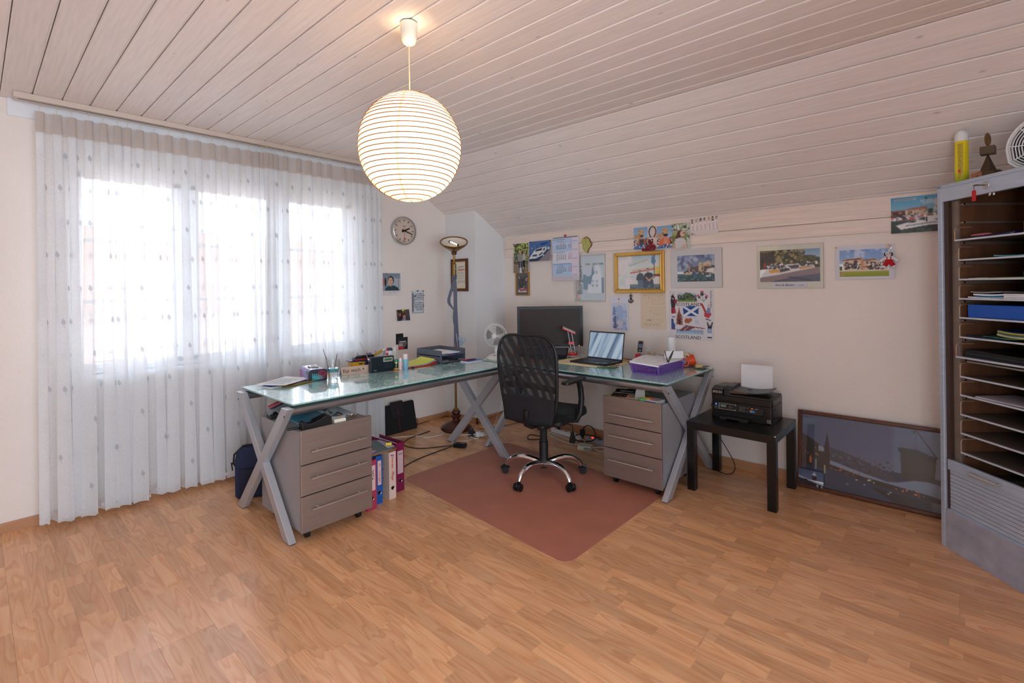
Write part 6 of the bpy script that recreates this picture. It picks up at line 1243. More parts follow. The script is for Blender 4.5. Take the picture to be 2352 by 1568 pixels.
picture(t, .164, .224, [('r', 0, 0, 1, 1, (78, 78, 84)), ('l', .1, .05, 1, .12, (120, 124, 132), 1), ('l', .1, .14, 1, .2, (54, 56, 62), 2), ('l', .7, .5, 1, .5, (110, 114, 122), 1), ('e', .48, .48, .32, .26, (34, 32, 36)), ('p', [(.12, .3), (.1, .02), (.34, .18), (.42, .3)], (40, 36, 40)), ('p', [(.14, .24), (.14, .06), (.3, .2), (.3, .28)], (168, 128, 132)), ('p', [(.6, .3), (.74, .12), (.98, .12), (.92, .42), (.74, .42)], (40, 36, 40)), ('p', [(.72, .3), (.8, .2), (.93, .18), (.88, .38), (.76, .38)], (172, 136, 140)), ('e', .34, .43, .06, .04, (96, 90, 92)), ('e', .60, .43, .06, .04, (96, 90, 92)), ('e', .36, .45, .025, .02, (10, 10, 12)), ('e', .58, .45, .025, .02, (10, 10, 12)), ('e', .42, .6, .09, .07, (16, 16, 18)), ('p', [(.3, .7), (.58, .72), (.7, .6), (.64, .56), (.5, .7)], (168, 136, 126)), ('e', .48, .86, .36, .16, (210, 208, 210)), ('p', [(.22, .74), (.78, .72), (.8, .82), (.26, .86)], (170, 70, 86)), ('p', [(.78, .74), (.9, .66), (.86, .8), (.96, 1), (.88, 1), (.8, .84)], (190, 50, 70)), ('g', .0, .9, 1, 1, (80, 78, 84), (70, 70, 76))], kind='glass', y=-.008, z0=.013)
t = on_back('wall_calendar', 'three month wall calendar in pale blue and white on a red clip', 'calendar', -2.878, 1.482, BY)
BX('backing_card', mat('pale_card', (214, 206, 214), .7), t, -.163, .163, -.003, 0, 0, .435, .0005)
picture(t, .318, .385, [('r', 0, 0, 1, 1, (228, 226, 238)), ('g', 0, .03, .74, .36, (184, 208, 238), (190, 212, 240)), ('g', 0, .67, .74, 1, (184, 208, 238), (192, 214, 240)), ('r', .74, 0, .98, 1, (232, 218, 230)), ('r', .76, .10, .95, .125, (176, 196, 230)), ('r', .76, .32, .95, .345, (176, 196, 230)), ('r', .76, .54, .95, .565, (176, 196, 230)), ('r', .76, .75, .95, .775, (176, 196, 230)), ('r', .76, .955, .95, .98, (176, 196, 230)), ('r', .0, .155, .97, .195, (206, 222, 244)), ('r', .02, .05, .5, .06, (70, 80, 100)), ('r', .02, .375, .5, .385, (110, 110, 124)), ('r', .02, .685, .7, .695, (50, 90, 150))], kind='paper', y=-.006, z0=.045)
mon = (("        1  2  3  4", "", "13 14 15 16 17", "20 21 22 23 24", "27 28 29 30 31"), (" 3  4  5  6  7", "10 11 12 13 14", "17 18 19 20 21", "24 25 26 27 28", "31"), ("   1  2  3  4", " 7  8  9 10 11", "14 15 16 17 18", "21 22 23 24 25", "28 29 30"))
red = ((" 5", "12", "18 19", "25 26", " 1  2"), (" 8  9", "15 16", "22 23", "29 30", ""), (" 5  6", "12 13", "19 20", "26 27", ""))
for q in range(3):
    zt_ = .045+.385*(.895-.315*q)
    for r in range(5):
        if mon[q][r].strip(): txt(mon[q][r].strip(), .0175, (-.112 if not mon[q][r].startswith(' ') else -.104, -.0068, zt_-.0175*r), INK, t, align='LEFT' if len(mon[q][r].strip()) > 9 or r == 4 else 'LEFT', spacing=1.12)
        if red[q][r].strip(): txt(red[q][r].strip(), .0175, (.078, -.0068, zt_-.0175*r), INKR, t, align='RIGHT', spacing=1.1)
g = MB()
for k in range(34): g.box(-.15+k*.0088, -.146+k*.0088, -.0085, -.0055, .424, .432)
g.build('wire_binding', SCREW, t); BX('date_slider', INKR, t, -.052, -.018, -.0085, -.0068, .355, .372, .001); BX('slider_window', mat('slider_white', (236, 240, 250), .4), t, -.047, -.023, -.0092, -.0080, .358, .369, 0)
MB().ell((0, -.008, .440), .009, .006, .010).ell((-.009, -.008, .450), .006, .005, .006).ell((.009, -.008, .450), .006, .005, .006).build('red_clip', RED, t, smooth=True)
t = on_back('map_cutout', 'yellow green map shaped cutout with a dark edge and red pin', 'magnet', -2.63, 1.738, BY)
mp_ = [(-.045, .095), (-.06, .12), (-.05, .145), (-.02, .155), (.0, .16), (.015, .150), (.035, .135), (.045, .11), (.062, .09), (.05, .06), (.03, .045), (.012, .0), (-.01, .012), (-.03, .03), (-.045, .06)]
MB().prism([(x+.004, z) for x, z in mp_], -.006, -.001, 'y').build('dark_edge', mat('brown_edge', (120, 70, 56), .6), t)
def m_map():
    m, nt, N, L = mknodes('map_print'); b = nt.nodes['Principled BSDF']; tc = N('TexCoord'); n = N('TexVoronoi', Scale=90.0); L(tc.outputs['Object'], n.inputs['Vector']); r = N('ValToRGB'); e = r.color_ramp.elements; e[0].color = lin((140, 176, 90)); e[1].color = lin((222, 214, 120)); x = e.new(.5); x.color = lin((180, 196, 96)); x = e.new(.8); x.color = lin((210, 150, 120)); s_ = N('SeparateColor'); L(n.outputs['Color'], s_.inputs[0]); L(s_.outputs[0], r.inputs[0]); L(r.outputs[0], b.inputs[0]); return m
MB().prism([(x*.93-.002, z*.95+.003) for x, z in mp_], -.0085, -.0055, 'y').build('map_face', m_map(), t); PIN(t, -.008, -.008, .148, RED)
# silver framed old poster under the calendar
t = on_back('silver_framed_poster', 'tall silver framed pale blue poster partly hidden by the calendar', 'picture', -2.606, 1.279)
frame4(t, .337, .447, .010, .016, BRUSH)
picture(t, .318, .428, [('r', 0, 0, 1, 1, (196, 208, 214)), ('r', 0, .0, .16, 1, (186, 170, 158)), ('r', .26, .42, .36, .76, (116, 146, 164)), ('p', [(.36, .76), (.36, .46), (.5, .46), (.55, .42), (.6, .2), (.65, .42), (.6, .76)], (116, 146, 164)), ('p', [(.4, .84), (.44, .62), (.52, .66), (.6, .44), (.66, .42), (.7, .22), (.8, .2), (.86, .3), (.9, .42), (.94, .84)], (222, 228, 232)), ('r', .9, .5, 1, .84, (116, 146, 164)), ('r', .56, .55, .64, .6, (170, 186, 198)), ('r', .70, .55, .78, .6, (170, 186, 198)), ('r', .56, .64, .64, .70, (170, 186, 198)), ('r', .70, .64, .78, .70, (170, 186, 198)), ('e', .72, .38, .05, .04, (180, 196, 206)), ('r', .06, .88, .16, .95, (226, 176, 180)), ('w', .3, .9, .6, .94, (190, 170, 176), 2)], kind='glass', y=-.007, z0=.010)
txt('Burgdorf', .078, (-.112, -.0085, .065), mat('slate_print', (96, 124, 140), .6), t, ry=-90, align='LEFT', sx=1.0); txt('zeists', .058, (-.146, -.0088, .245), INK, t, ry=-90, align='LEFT'); txt('1995 - 30.9.1998', .030, (.045, -.0085, .352), mat('slate_print'), t)
# cladding photos
def tower(extra): return [('g', 0, 0, 1, .6, (120, 168, 214), (170, 200, 224)), ('r', .36, .10, .72, .62, (206, 164, 118)), ('p', [(.36, .62), (.36, .12), (.45, .10), (.45, .62)], (150, 112, 80)), ('r', .04, .32, .4, .62, (196, 150, 110)), ('s', .36, .12, .72, .6, [(220, 180, 134), (180, 136, 96)], 40, 1.5), ('r', 0, .55, 1, .78, (150, 120, 110)), ('s', 0, .52, 1, .8, [(230, 220, 214), (80, 60, 60), (160, 60, 50), (40, 40, 50), (200, 180, 170)], 110, 1.6)]+extra
t = on_back('man_photo', 'photo of a man in a dark vest before a castle tower, left of the bear', 'photo', -2.066, 1.742, BY)
picture(t, .13, .192, tower([('p', [(.3, .85), (.34, .58), (.45, .52), (.7, .52), (.82, .6), (.88, .85)], (214, 96, 60)), ('p', [(.42, .85), (.42, .55), (.74, .55), (.76, .85)], (62, 72, 80)), ('e', .58, .47, .1, .085, SK), ('e', .58, .40, .12, .04, (40, 42, 52)), ('r', .47, .36, .69, .40, (50, 52, 64)), ('p', [(0, .88), (.3, .8), (.8, .82), (1, .88), (1, 1), (0, 1)], (84, 116, 176)), ('s', .3, .78, .8, .95, [(226, 226, 236), (60, 80, 130)], 24, 1.6)]), y=-.002)
t = on_back('smoking_man_photo', 'photo of a man in an orange vest before a castle tower, right of the bear', 'photo', -1.842, 1.738, BY)
picture(t, .136, .190, tower([('p', [(.1, .9), (.16, .66), (.34, .55), (.7, .55), (.84, .66), (.9, .9)], (230, 112, 62)), ('p', [(.42, .85), (.46, .55), (.7, .6), (.74, .85)], (226, 150, 124)), ('e', .58, .49, .13, .10, (226, 140, 120)), ('e', .58, .42, .14, .045, (44, 46, 56)), ('r', .44, .37, .72, .42, (54, 56, 66)), ('r', .5, .47, .68, .49, (90, 60, 60)), ('p', [(0, .92), (.3, .84), (.8, .86), (1, .9), (1, 1), (0, 1)], (96, 134, 196)), ('s', .3, .82, .8, .95, [(226, 226, 236), (60, 60, 90)], 22, 1.6)]), y=-.002, bend=lambda s, q: -.002-.010*(s*s)*(1-q))
t = on_back('woman_photo', 'glossy photo of a long haired woman in a white jumper looking right', 'photo', -1.700, 1.730, BY)
picture(t, .148, .204, [('g', 0, 0, 1, 1, (150, 156, 130), (120, 128, 66)), ('s', 0, 0, 1, .3, [(70, 84, 50), (110, 120, 70), (210, 214, 206)], 60, 2.2), ('g', 0, .3, 1, .5, (180, 180, 160), (150, 156, 80)), ('r', 0, .5, .3, .72, (120, 120, 60)), ('p', [(.3, .1), (.42, .06), (.4, .26), (.32, .26)], (226, 226, 222)), ('e', .5, .40, .19, .13, (96, 62, 46)), ('p', [(.32, .4), (.5, .34), (.5, .56), (.24, .62), (.22, .56)], (92, 58, 44)), ('e', .60, .42, .13, .12, (226, 186, 168)), ('r', .62, .39, .74, .42, (60, 44, 44)), ('p', [(.14, .75), (.22, .62), (.42, .58), (.66, .6), (.8, .72), (.84, .98), (.2, 1)], (214, 206, 206)), ('p', [(.5, .95), (.84, .78), (.92, .82), (.62, 1)], (216, 174, 156)), ('r', 0, .8, .2, 1, (196, 166, 150)), ('p', [(.82, 0), (1, 0), (1, 1), (.86, 1)], (196, 206, 196)), ('s', .84, .2, 1, .6, [(90, 104, 60), (210, 216, 214)], 26, 2)], y=-.002, kind='photo', bend=lambda s, q: -.002-.006*(1-s))
t = on_back('group_card', 'white card showing seven people in white standing in a row', 'card', -1.508, 1.828, BY)
ops = [('r', 0, 0, 1, 1, (226, 214, 210)), ('e', .07, .93, .04, .07, (60, 60, 64)), ('e', .07, .93, .022, .04, (226, 214, 210)), ('r', .11, .92, .2, .94, (120, 110, 110))]
for k, (x, hc, b) in enumerate(((.08, (40, 32, 30), .9), (.23, (190, 160, 130), 0), (.38, (36, 30, 30), .6), (.52, (80, 60, 50), 0), (.67, (190, 160, 120), .3), (.80, (34, 28, 28), .9), (.93, (110, 80, 60), .5))):
    dz = .16-.015*k; ops += [('e', x, dz+.02, .034, .10, hc), ('r', x-.03, dz, x+.03, dz+.04+.14*b, hc), ('e', x, dz+.05, .022, .065, (214, 170, 150)), ('p', [(x-.05, .72), (x-.045, dz+.16), (x+.045, dz+.16), (x+.05, .72)], (236, 228, 226)), ('l', x+.01, dz+.3, x+.03, .72, (206, 160, 144), 2)]
picture(t, .226, .138, ops, kind='paper', y=-.003, res=.0025)
PIN(t, -.02, -.005, .123, mat('sky_pin', (40, 110, 170), .3))
# red teddy bear hanging from a hair band on a green pin
t = on_back('hair_band', 'dark blue and red hair loop hanging from a green pin', 'hair band', -1.948, 1.835, BY)
MB().tube([(-.018, -.010, .006), (-.030, -.012, .035), (-.032, -.012, .06), (-.02, -.010, .088), (0, -.009, .098)], .0042).build('blue_side', mat('navy_band', (26, 36, 84), .7), t, smooth=True)
MB().tube([(0, -.009, .098), (.02, -.010, .088), (.032, -.012, .06), (.030, -.012, .035), (.014, -.010, .006)], .0042).build('red_side', mat('crimson_band', (140, 24, 34), .7), t, smooth=True)
MB().tube([(-.016, -.008, .06), (-.01, -.006, .09), (0, -.006, .098), (.008, -.006, .09), (.012, -.008, .05), (0, -.010, .002), (-.002, -.014, -.03)], .0014, 5).build('white_string', WHITEP, t); PIN(t, -.001, -.010, .098, mat('lime_pin', (60, 210, 40), .3))
t = on_back('teddy_bear', 'small dark red teddy bear sitting on the gold picture frame', 'teddy bear', -1.962, 1.7215, WY-.034)
be = MB(); be.ell((.0, -.0, .033), .026, .021, .034).ell((-.003, -.004, .078), .0235, .02, .021).ell((-.002, -.021, .072), .010, .010, .008)
for sx in (-1, 1): be.ell((-.003+sx*.017, -.0, .097), .0075, .005, .0075)
be.tube([(-.018, -.004, .050), (-.034, -.014, .036), (-.038, -.018, .018)], [.009, .009, .008], 10).tube([(.018, -.004, .050), (.038, -.010, .040), (.044, -.014, .016)], [.010, .010, .010], 10)
be.tube([(-.012, -.006, .012), (-.038, -.018, .011), (-.064, -.020, .012)], [.013, .012, .012], 12).ell((-.066, -.020, .015), .012, .010, .014).tube([(.012, -.006, .012), (.028, -.018, .010), (.040, -.028, .011)], [.013, .012, .012], 12).ell((.042, -.028, .013), .012, .010, .013)
bm_ = be.build('body', DRED, t, smooth=True); bm_.modifiers.new('remesh', 'REMESH').voxel_size = .0022; bm_.modifiers['remesh'].use_smooth_shade = True
MB().ell((-.011, -.0225, .083), .0026, .002, .0026).ell((.006, -.0225, .083), .0026, .002, .0026).ell((-.002, -.031, .074), .003, .002, .0022).build('face', BLACKG, t)
MB().prism([(.008, .086), (.02, .092), (.018, .084), (.022, .078)], -.023, -.0225, 'y').build('white_tag', WHITEP, t)
# gold frame
t = on_back('gold_framed_photo', 'wide gold framed photo of two men seated before white boats', 'picture', -2.093, 1.358)
frame4(t, .482, .363, .030, .024, GOLD, bevel=.003); frame4(t, .436, .317, .012, .030, GOLD, bevel=.004, z0=.023, name='raised_moulding')
picture(t, .424, .305, [('g', 0, 0, 1, 1, (206, 216, 214), (226, 224, 216)), ('g', .3, 0, 1, .22, (168, 200, 220), (214, 216, 204)), ('s', 0, 0, .4, .9, [(226, 226, 224), (206, 214, 214), (234, 222, 222)], 60, 7), ('b', 9), ('l', .3, .3, .7, .14, (180, 170, 160), 2), ('l', .36, .44, 1, .36, (206, 170, 90), 2), ('p', [(.3, .5), (.86, .40), (.86, .43), (.3, .53)], (206, 60, 80)), ('p', [(.5, .62), (.86, .56), (.86, .6), (.5, .66)], (70, 70, 84)), ('p', [(.86, .36), (1, .36), (1, .58), (.86, .58)], (226, 200, 90)), ('p', [(.86, .56), (1, .56), (1, .64), (.86, .64)], (130, 40, 60)), ('p', [(.56, .9), (.6, .66), (.95, .62), (1, .7), (1, .9)], (222, 218, 210)), ('r', .835, .02, .85, .68, (60, 66, 78)), ('p', [(.8, .04), (.86, .1), (.88, .22), (.83, .3), (.78, .22)], (70, 130, 176)), ('p', [(.82, 0), (.88, 0), (.85, .1)], (150, 60, 84)), ('g', .3, .84, 1, 1, (120, 134, 140), (76, 92, 96)),
  ('p', [(.44, .72), (.46, .58), (.52, .52), (.6, .54), (.62, .74)], (62, 76, 96)), ('e', .525, .485, .032, .045, (170, 146, 144)), ('r', .50, .44, .55, .465, (80, 100, 130)), ('p', [(.47, .72), (.64, .72), (.62, .86), (.56, .98), (.5, .98)], (84, 104, 134)), ('p', [(.6, .74), (.63, .56), (.7, .50), (.8, .53), (.83, .66), (.78, .74)], (40, 50, 66)), ('e', .70, .44, .038, .058, (190, 146, 136)), ('r', .665, .385, .735, .41, (90, 80, 84)), ('p', [(.6, .74), (.82, .72), (.84, .98), (.74, .84), (.66, .98), (.6, .98)], (56, 74, 98)), ('e', .73, .73, .035, .03, (206, 156, 140)), ('l', .66, .64, .72, .73, (200, 150, 134), 3), ('l', .82, .64, .74, .72, (200, 150, 134), 3), ('s', .3, .9, 1, 1, [(60, 70, 74), (150, 156, 156)], 40, 1.6)], kind='glass', y=-.012, z0=.029)
t = on_back('anchor_pendant', 'small black iron cross and anchor pendant below the gold frame', 'pendant', -2.176, 1.262)
MB().tube([(0, -.006, .012), (0, -.006, .086)], .0035).tube([(-.016, -.006, .070), (.016, -.006, .070)], .0035).tube([(-.020, -.006, .028), (-.016, -.006, .014), (0, -.006, .006), (.016, -.006, .014), (.020, -.006, .028)], .0035).tube([(.010*cos(q*pi/6), -.006, .044+.010*sin(q*pi/6)) for q in range(12)], .0025, 6, True).prism([(-.026, .022), (-.014, .022), (-.022, .036)], -.008, -.004, 'y').prism([(.026, .022), (.014, .022), (.022, .036)], -.008, -.004, 'y').build('anchor', BLACKM, t, smooth=40); MB().cyl((0, -.001, .086), (0, -.012, .086), .003).build('nail', SCREW, t)
# clip framed harbour and port pictures
def clipframe(label, x, z, w, h, iw, ih, iz, ops, mount=(206, 204, 206), nm='clip_framed_photo'):
    t = on_back(nm, label, 'picture', x, z)
    BX('backing', mat('brown_backing', (150, 124, 98), .8), t, -w/2+.001, w/2-.001, -.006, 0, .001, h-.001, 0)
    picture(t, w-.004, h-.004, [('r', 0, 0, 1, 1, mount)], kind='glass', name='mount', y=-.0068, z0=.002, res=.05)
    picture(t, iw, ih, ops, kind='glass', y=-.0078, z0=iz)
    g = MB()
    for sx in (-.28, .28): g.box(sx*w-.005, sx*w+.005, -.0095, 0, h-.006, h+.001).box(sx*w-.005, sx*w+.005, -.0095, 0, -.001, .006)
    g.box(-w/2-.001, -w/2+.006, -.0095, 0, h*.5-.005, h*.5+.005).box(w/2-.006, w/2+.001, -.0095, 0, h*.5-.005, h*.5+.005); g.build('clips', BRUSH, t)
    return t
clipframe('frameless glass picture of a harbour with lighthouse and castle', -1.5865, 1.398, .423, .32, .306, .216, .052, [('g', 0, 0, 1, .62, (96, 116, 156), (150, 166, 190)), ('s', 0, 0, 1, .5, [(84, 100, 140), (150, 164, 190), (120, 136, 168), (176, 188, 206)], 90, 4.5), ('b', 5), ('p', [(.17, .72), (.28, .56), (.44, .44), (.6, .42), (1, .44), (1, .74), (.17, .74)], (96, 80, 76)), ('r', .30, .36, .35, .54, (176, 140, 126)), ('r', .315, .28, .34, .38, (110, 90, 90)), ('p', [(.58, .62), (.58, .34), (.62, .26), (.66, .32), (.78, .26), (.82, .22), (.86, .28), (.90, .26), (.90, .44), (.75, .46), (.7, .62)], (206, 186, 156)), ('s', .6, .3, .9, .44, [(150, 130, 110), (226, 206, 180)], 26, 1.2), ('s', .66, .42, 1, .66, [(70, 58, 56), (120, 100, 90)], 70, 1.8), ('p', [(.8, .54), (.98, .48), (1, .66), (.8, .66)], (230, 226, 220)), ('e', .96, .28, .035, .1, (176, 180, 186)), ('p', [(.18, .72), (.40, .62), (.38, .76), (.24, .76)], (206, 170, 110)), ('p', [(.40, .74), (.44, .66), (.58, .66), (.57, .78), (.44, .78)], (36, 96, 176)), ('s', .16, .56, .6, .68, [(60, 50, 54), (210, 206, 206)], 60, 1.2), ('s', .58, .62, 1, .76, [(40, 40, 46), (90, 80, 80), (220, 220, 220)], 60, 1.5), ('g', 0, .75, 1, 1, (50, 92, 100), (34, 66, 78)), ('r', 0, .70, .17, .76, (70, 120, 126)), ('s', 0, .78, 1, 1, [(66, 108, 114), (34, 60, 72), (84, 120, 126)], 80, 2), ('p', [(.76, .78), (.9, .76), (.88, .82), (.78, .82)], (220, 220, 222))])
t = clipframe('frameless glass picture of houseboats on a canal, captioned below', -.905, 1.387, .431, .319, .387, .232, .050, [('g', 0, 0, 1, .5, (120, 150, 186), (190, 206, 220)), ('p', [(0, .02), (.22, .02), (.42, .0), (.5, .06), (.58, .1), (.66, .16), (.8, .22), (1, .28), (1, .56), (0, .6)], (60, 58, 44)), ('s', .22, .0, .75, .42, [(150, 140, 90), (96, 92, 60), (50, 50, 38)], 190, 3), ('s', 0, .04, .24, .5, [(44, 44, 40), (66, 62, 52)], 60, 5), ('s', .7, .2, 1, .5, [(84, 84, 56), (54, 56, 42)], 70, 2.4), ('p', [(0, .86), (.2, .76), (.9, .56), (1, .56), (1, 1), (0, 1)], (140, 122, 128)), ('p', [(.02, .8), (.12, .62), (.4, .56), (.44, .46), (.66, .44), (.68, .5), (.9, .5), (.92, .58), (.6, .68), (.3, .78), (.06, .84)], (222, 218, 220)), ('p', [(.16, .62), (.34, .6), (.34, .70), (.17, .72)], (220, 160, 70)), ('p', [(.35, .60), (.5, .57), (.52, .64), (.35, .70)], (60, 60, 66)), ('p', [(.48, .5), (.66, .47), (.66, .58), (.54, .6)], (70, 74, 84)), ('p', [(.66, .56), (.88, .52), (.9, .56), (.68, .62)], (200, 150, 80)), ('r', .67, .52, .88, .54, (120, 160, 196)), ('r', .08, .4, .1, .56, (200, 60, 70)), ('s', .12, .42, .44, .58, [(226, 224, 226), (60, 60, 66), (120, 120, 126)], 60, 1.6), ('s', .7, .38, .96, .5, [(220, 220, 222), (60, 66, 60)], 30, 1.6), ('p', [(.15, 1), (.6, .84), (1, .76), (1, 1)], (84, 88, 110)), ('l', .5, .84, .86, .96, (60, 62, 80), 2)], mount=(206, 206, 192))
BX('caption_strip', mat('caption_paper', (210, 208, 216), .6), t, -.105, .115, -.0085, -.0068, .008, .044, 0)
txt('Port de Béziers', .022, (-.03, -.0092, .026), INK, t, shear=.25, sx=.9); txt('/ 1.10.2003', .009, (.075, -.0092, .024), INK, t)
t = on_back('house_photo', 'white bordered photo of a cream villa with lawn held by yellow pins', 'photo', -.461, 1.447)
picture(t, .324, .226, [('r', 0, 0, 1, 1, (216, 212, 220))], kind='paper', name='sheet', y=-.0015, res=.05, bend=lambda s, q: -.002-.004*(1-q))
picture(t, .268, .180, [('g', 0, 0, 1, .5, (110, 146, 206), (170, 192, 220)), ('s', 0, 0, 1, .4, [(140, 168, 214), (196, 210, 230)], 30, 5), ('b', 6), ('r', .08, .34, .46, .76, (222, 196, 160)), ('p', [(.06, .37), (.44, .30), (.5, .33), (.5, .37), (.08, .40)], (140, 90, 74)), ('r', .44, .32, .5, .74, (200, 150, 120)), ('r', .5, .38, .76, .74, (210, 184, 150)), ('p', [(.49, .38), (.72, .35), (.76, .40), (.5, .42)], (150, 100, 80)), ('r', .76, .42, .96, .72, (214, 196, 170)), ('r', .12, .44, .2, .54, (110, 100, 110)), ('e', .34, .45, .045, .06, (90, 84, 96)), ('r', .55, .44, .6, .52, (120, 110, 110)), ('r', .12, .62, .2, .72, (150, 120, 96)), ('r', .28, .62, .42, .74, (110, 90, 80)), ('s', .1, .5, .42, .74, [(70, 60, 60), (226, 220, 214), (120, 110, 110)], 80, 1.6), ('s', .58, .46, .9, .74, [(70, 60, 60), (222, 216, 212), (110, 100, 100)], 80, 1.6), ('p', [(.5, .62), (.62, .60), (.62, .64), (.5, .66)], (170, 80, 60)), ('r', 0, .6, .06, .84, (90, 96, 70)), ('g', 0, .76, 1, .8, (220, 210, 200), (190, 180, 130)), ('g', .06, .8, 1, 1, (164, 168, 62), (140, 150, 50)), ('g', 0, .82, .1, 1, (180, 150, 110), (150, 160, 60))], kind='paper', y=-.0078, z0=.016, x0=-.136)
for q in (-.155, .127): PIN(t, q, -.006, .215, YLP)
# plain white plush dog key ring in red dungarees
t = on_back('plush_dog', 'small white plush dog in red dungarees hanging over the villa photo', 'soft toy', -.327, 1.513, WY-.02)
pl = MB().ell((0, -.006, .062), .017, .014, .020).ell((-.003, -.010, .092), .017, .015, .016).ell((-.006, -.024, .088), .009, .009, .008)
for sx in (-1, 1): pl.tube([(sx*.012, -.006, .072), (sx*.032, -.008, .058), (sx*.040, -.008, .052)], [.008, .010, .010], 10).ell((sx*.040, -.009, .05), .011, .009, .010)
for sx in (-1, 1): pl.ell((sx*.026, -.010, .010), .013, .011, .009)
o = pl.build('body', mat('white_plush', (232, 226, 226), .95, sheen=.4), t, smooth=True); o.modifiers.new('remesh', 'REMESH').voxel_size = .002; o.modifiers['remesh'].use_smooth_shade = True
MB().ell((0, -.006, .048), .019, .016, .016).tube([(-.006, -.006, .044), (-.016, -.008, .026), (-.024, -.009, .018)], [.012, .013, .012], 10).tube([(.006, -.006, .044), (.016, -.008, .026), (.024, -.009, .018)], [.012, .013, .012], 10).box(-.012, -.007, -.022, -.017, .05, .074).box(.007, .012, -.022, -.017, .05, .074).build('dungarees', mat('red_felt', (196, 20, 36), .9), t, smooth=50)
MB().ell((-.019, -.008, .090), .006, .006, .012).ell((.014, -.008, .090), .006, .006, .012).build('ears', BLACKM, t, smooth=True); MB().ell((.006, -.0215, .096), .006, .004, .006).build('tan_patch', mat('tan_plush', (190, 140, 96), .95), t, smooth=True); MB().ell((-.007, -.033, .091), .0026, .002, .002).build('nose', BLACKG, t)
MB().tube([(.0+.013*cos(q*pi/10), -.004, .137+.013*sin(q*pi/10)) for q in range(20)], .0016, 6, True).build('key_ring', mat('rose_gold', (226, 180, 150), .2, metal=1), t); MB().tube([(0, -.004, .108), (0, -.004, .125)], .0016).build('chain', CHROME, t)
t = on_back('marina_photo', 'large photo of motor yachts in a marina by the cabinet, green pin', 'photo', -.192, 1.733, BY)
picture(t, .246, .226, [('g', 0, 0, 1, .5, (70, 150, 196), (150, 196, 216)), ('r', .08, .06, .5, .10, (216, 206, 190)), ('l', .1, .08, .46, .08, (80, 76, 76), 1), ('s', .6, .12, 1, .22, [(170, 200, 220)], 12, 3), ('p', [(0, .42), (.22, .44), (.5, .38), (.72, .34), (.72, .5), (1, .5), (1, .62), (0, .62)], (146, 124, 108)), ('r', 0, .36, .3, .40, (150, 86, 72)), ('p', [(.3, .38), (.36, .33), (.72, .30), (.72, .36), (.3, .42)], (168, 96, 76)), ('r', .3, .38, .72, .54, (190, 166, 140)), ('s', .3, .38, .72, .54, [(110, 86, 70), (226, 206, 180)], 40, 1.3), ('r', 0, .40, .3, .58, (70, 50, 50)), ('s', 0, .42, .3, .56, [(176, 136, 110), (60, 40, 40)], 30, 1.4), ('e', .78, .44, .05, .07, (50, 70, 50)), ('r', .86, .12, 1, .5, (206, 206, 206)), ('s', .86, .14, 1, .48, [(140, 150, 160)], 24, 1.2), ('r', 0, .56, 1, .66, (150, 146, 150)), ('s', 0, .52, 1, .68, [(236, 236, 236), (60, 60, 70), (196, 190, 190), (200, 80, 70)], 130, 1.7), ('g', 0, .66, 1, 1, (60, 76, 80), (44, 58, 52)), ('p', [(.1, .78), (.36, .70), (.5, .66), (.62, .58), (.9, .56), (1, .58), (1, .8), (.7, .82), (.2, .9)], (230, 230, 232)), ('p', [(.1, .78), (.2, .91), (.55, .88), (1, .82), (1, .85), (.5, .94), (.16, .94)], (44, 50, 66)), ('p', [(.34, .72), (.44, .68), (.52, .69), (.46, .73)], (50, 54, 66)), ('p', [(.54, .66), (.62, .60), (.68, .60), (.68, .68)], (60, 64, 76)), ('r', .69, .59, .72, .72, (36, 36, 40)), ('l', .3, .80, .9, .74, (50, 54, 66), 1), ('p', [(.82, .68), (1, .64), (1, .70)], (60, 64, 80)), ('s', .2, .9, 1, 1, [(70, 84, 70), (40, 52, 50)], 50, 2)], y=-.002)
PIN(t, .05, -.006, .208, GRP)
# lower row: printed sheets
t = on_back('washed_out_print', 'tall pale blue print of a man and a dog held by a red pin', 'photo', -2.295, 1.014)
picture(t, .182, .312, [('r', 0, 0, 1, 1, (226, 226, 238)), ('g', .12, .2, .9, .96, (206, 214, 234), (196, 204, 228)), ('s', .12, .3, .5, .96, [(150, 170, 210), (210, 170, 190), (120, 136, 170)], 80, 2), ('s', .6, .3, .9, .96, [(186, 200, 230), (160, 176, 212)], 50, 3), ('e', .5, .2, .09, .06, (236, 206, 202)), ('p', [(.34, .56), (.36, .32), (.46, .26), (.6, .26), (.72, .34), (.74, .58), (.6, .6)], (170, 192, 226)), ('r', .42, .57, .68, .74, (176, 194, 226)), ('r', .44, .72, .52, .92, (230, 206, 210)), ('r', .58, .72, .66, .92, (230, 206, 210)), ('p', [(.2, .9), (.18, .6), (.3, .56), (.34, .7), (.32, .92)], (110, 124, 156)), ('e', .22, .42, .06, .12, (130, 150, 190)), ('e', .25, .9, .09, .03, (140, 90, 120))], kind='paper', y=-.002, bend=lambda s, q: -.003-.003*s)
PIN(t, -.0, -.006, .288, RED)
t = on_back('handwritten_note', 'beige sheet of faint handwriting below the gold frame', 'paper', -1.965, 1.047)
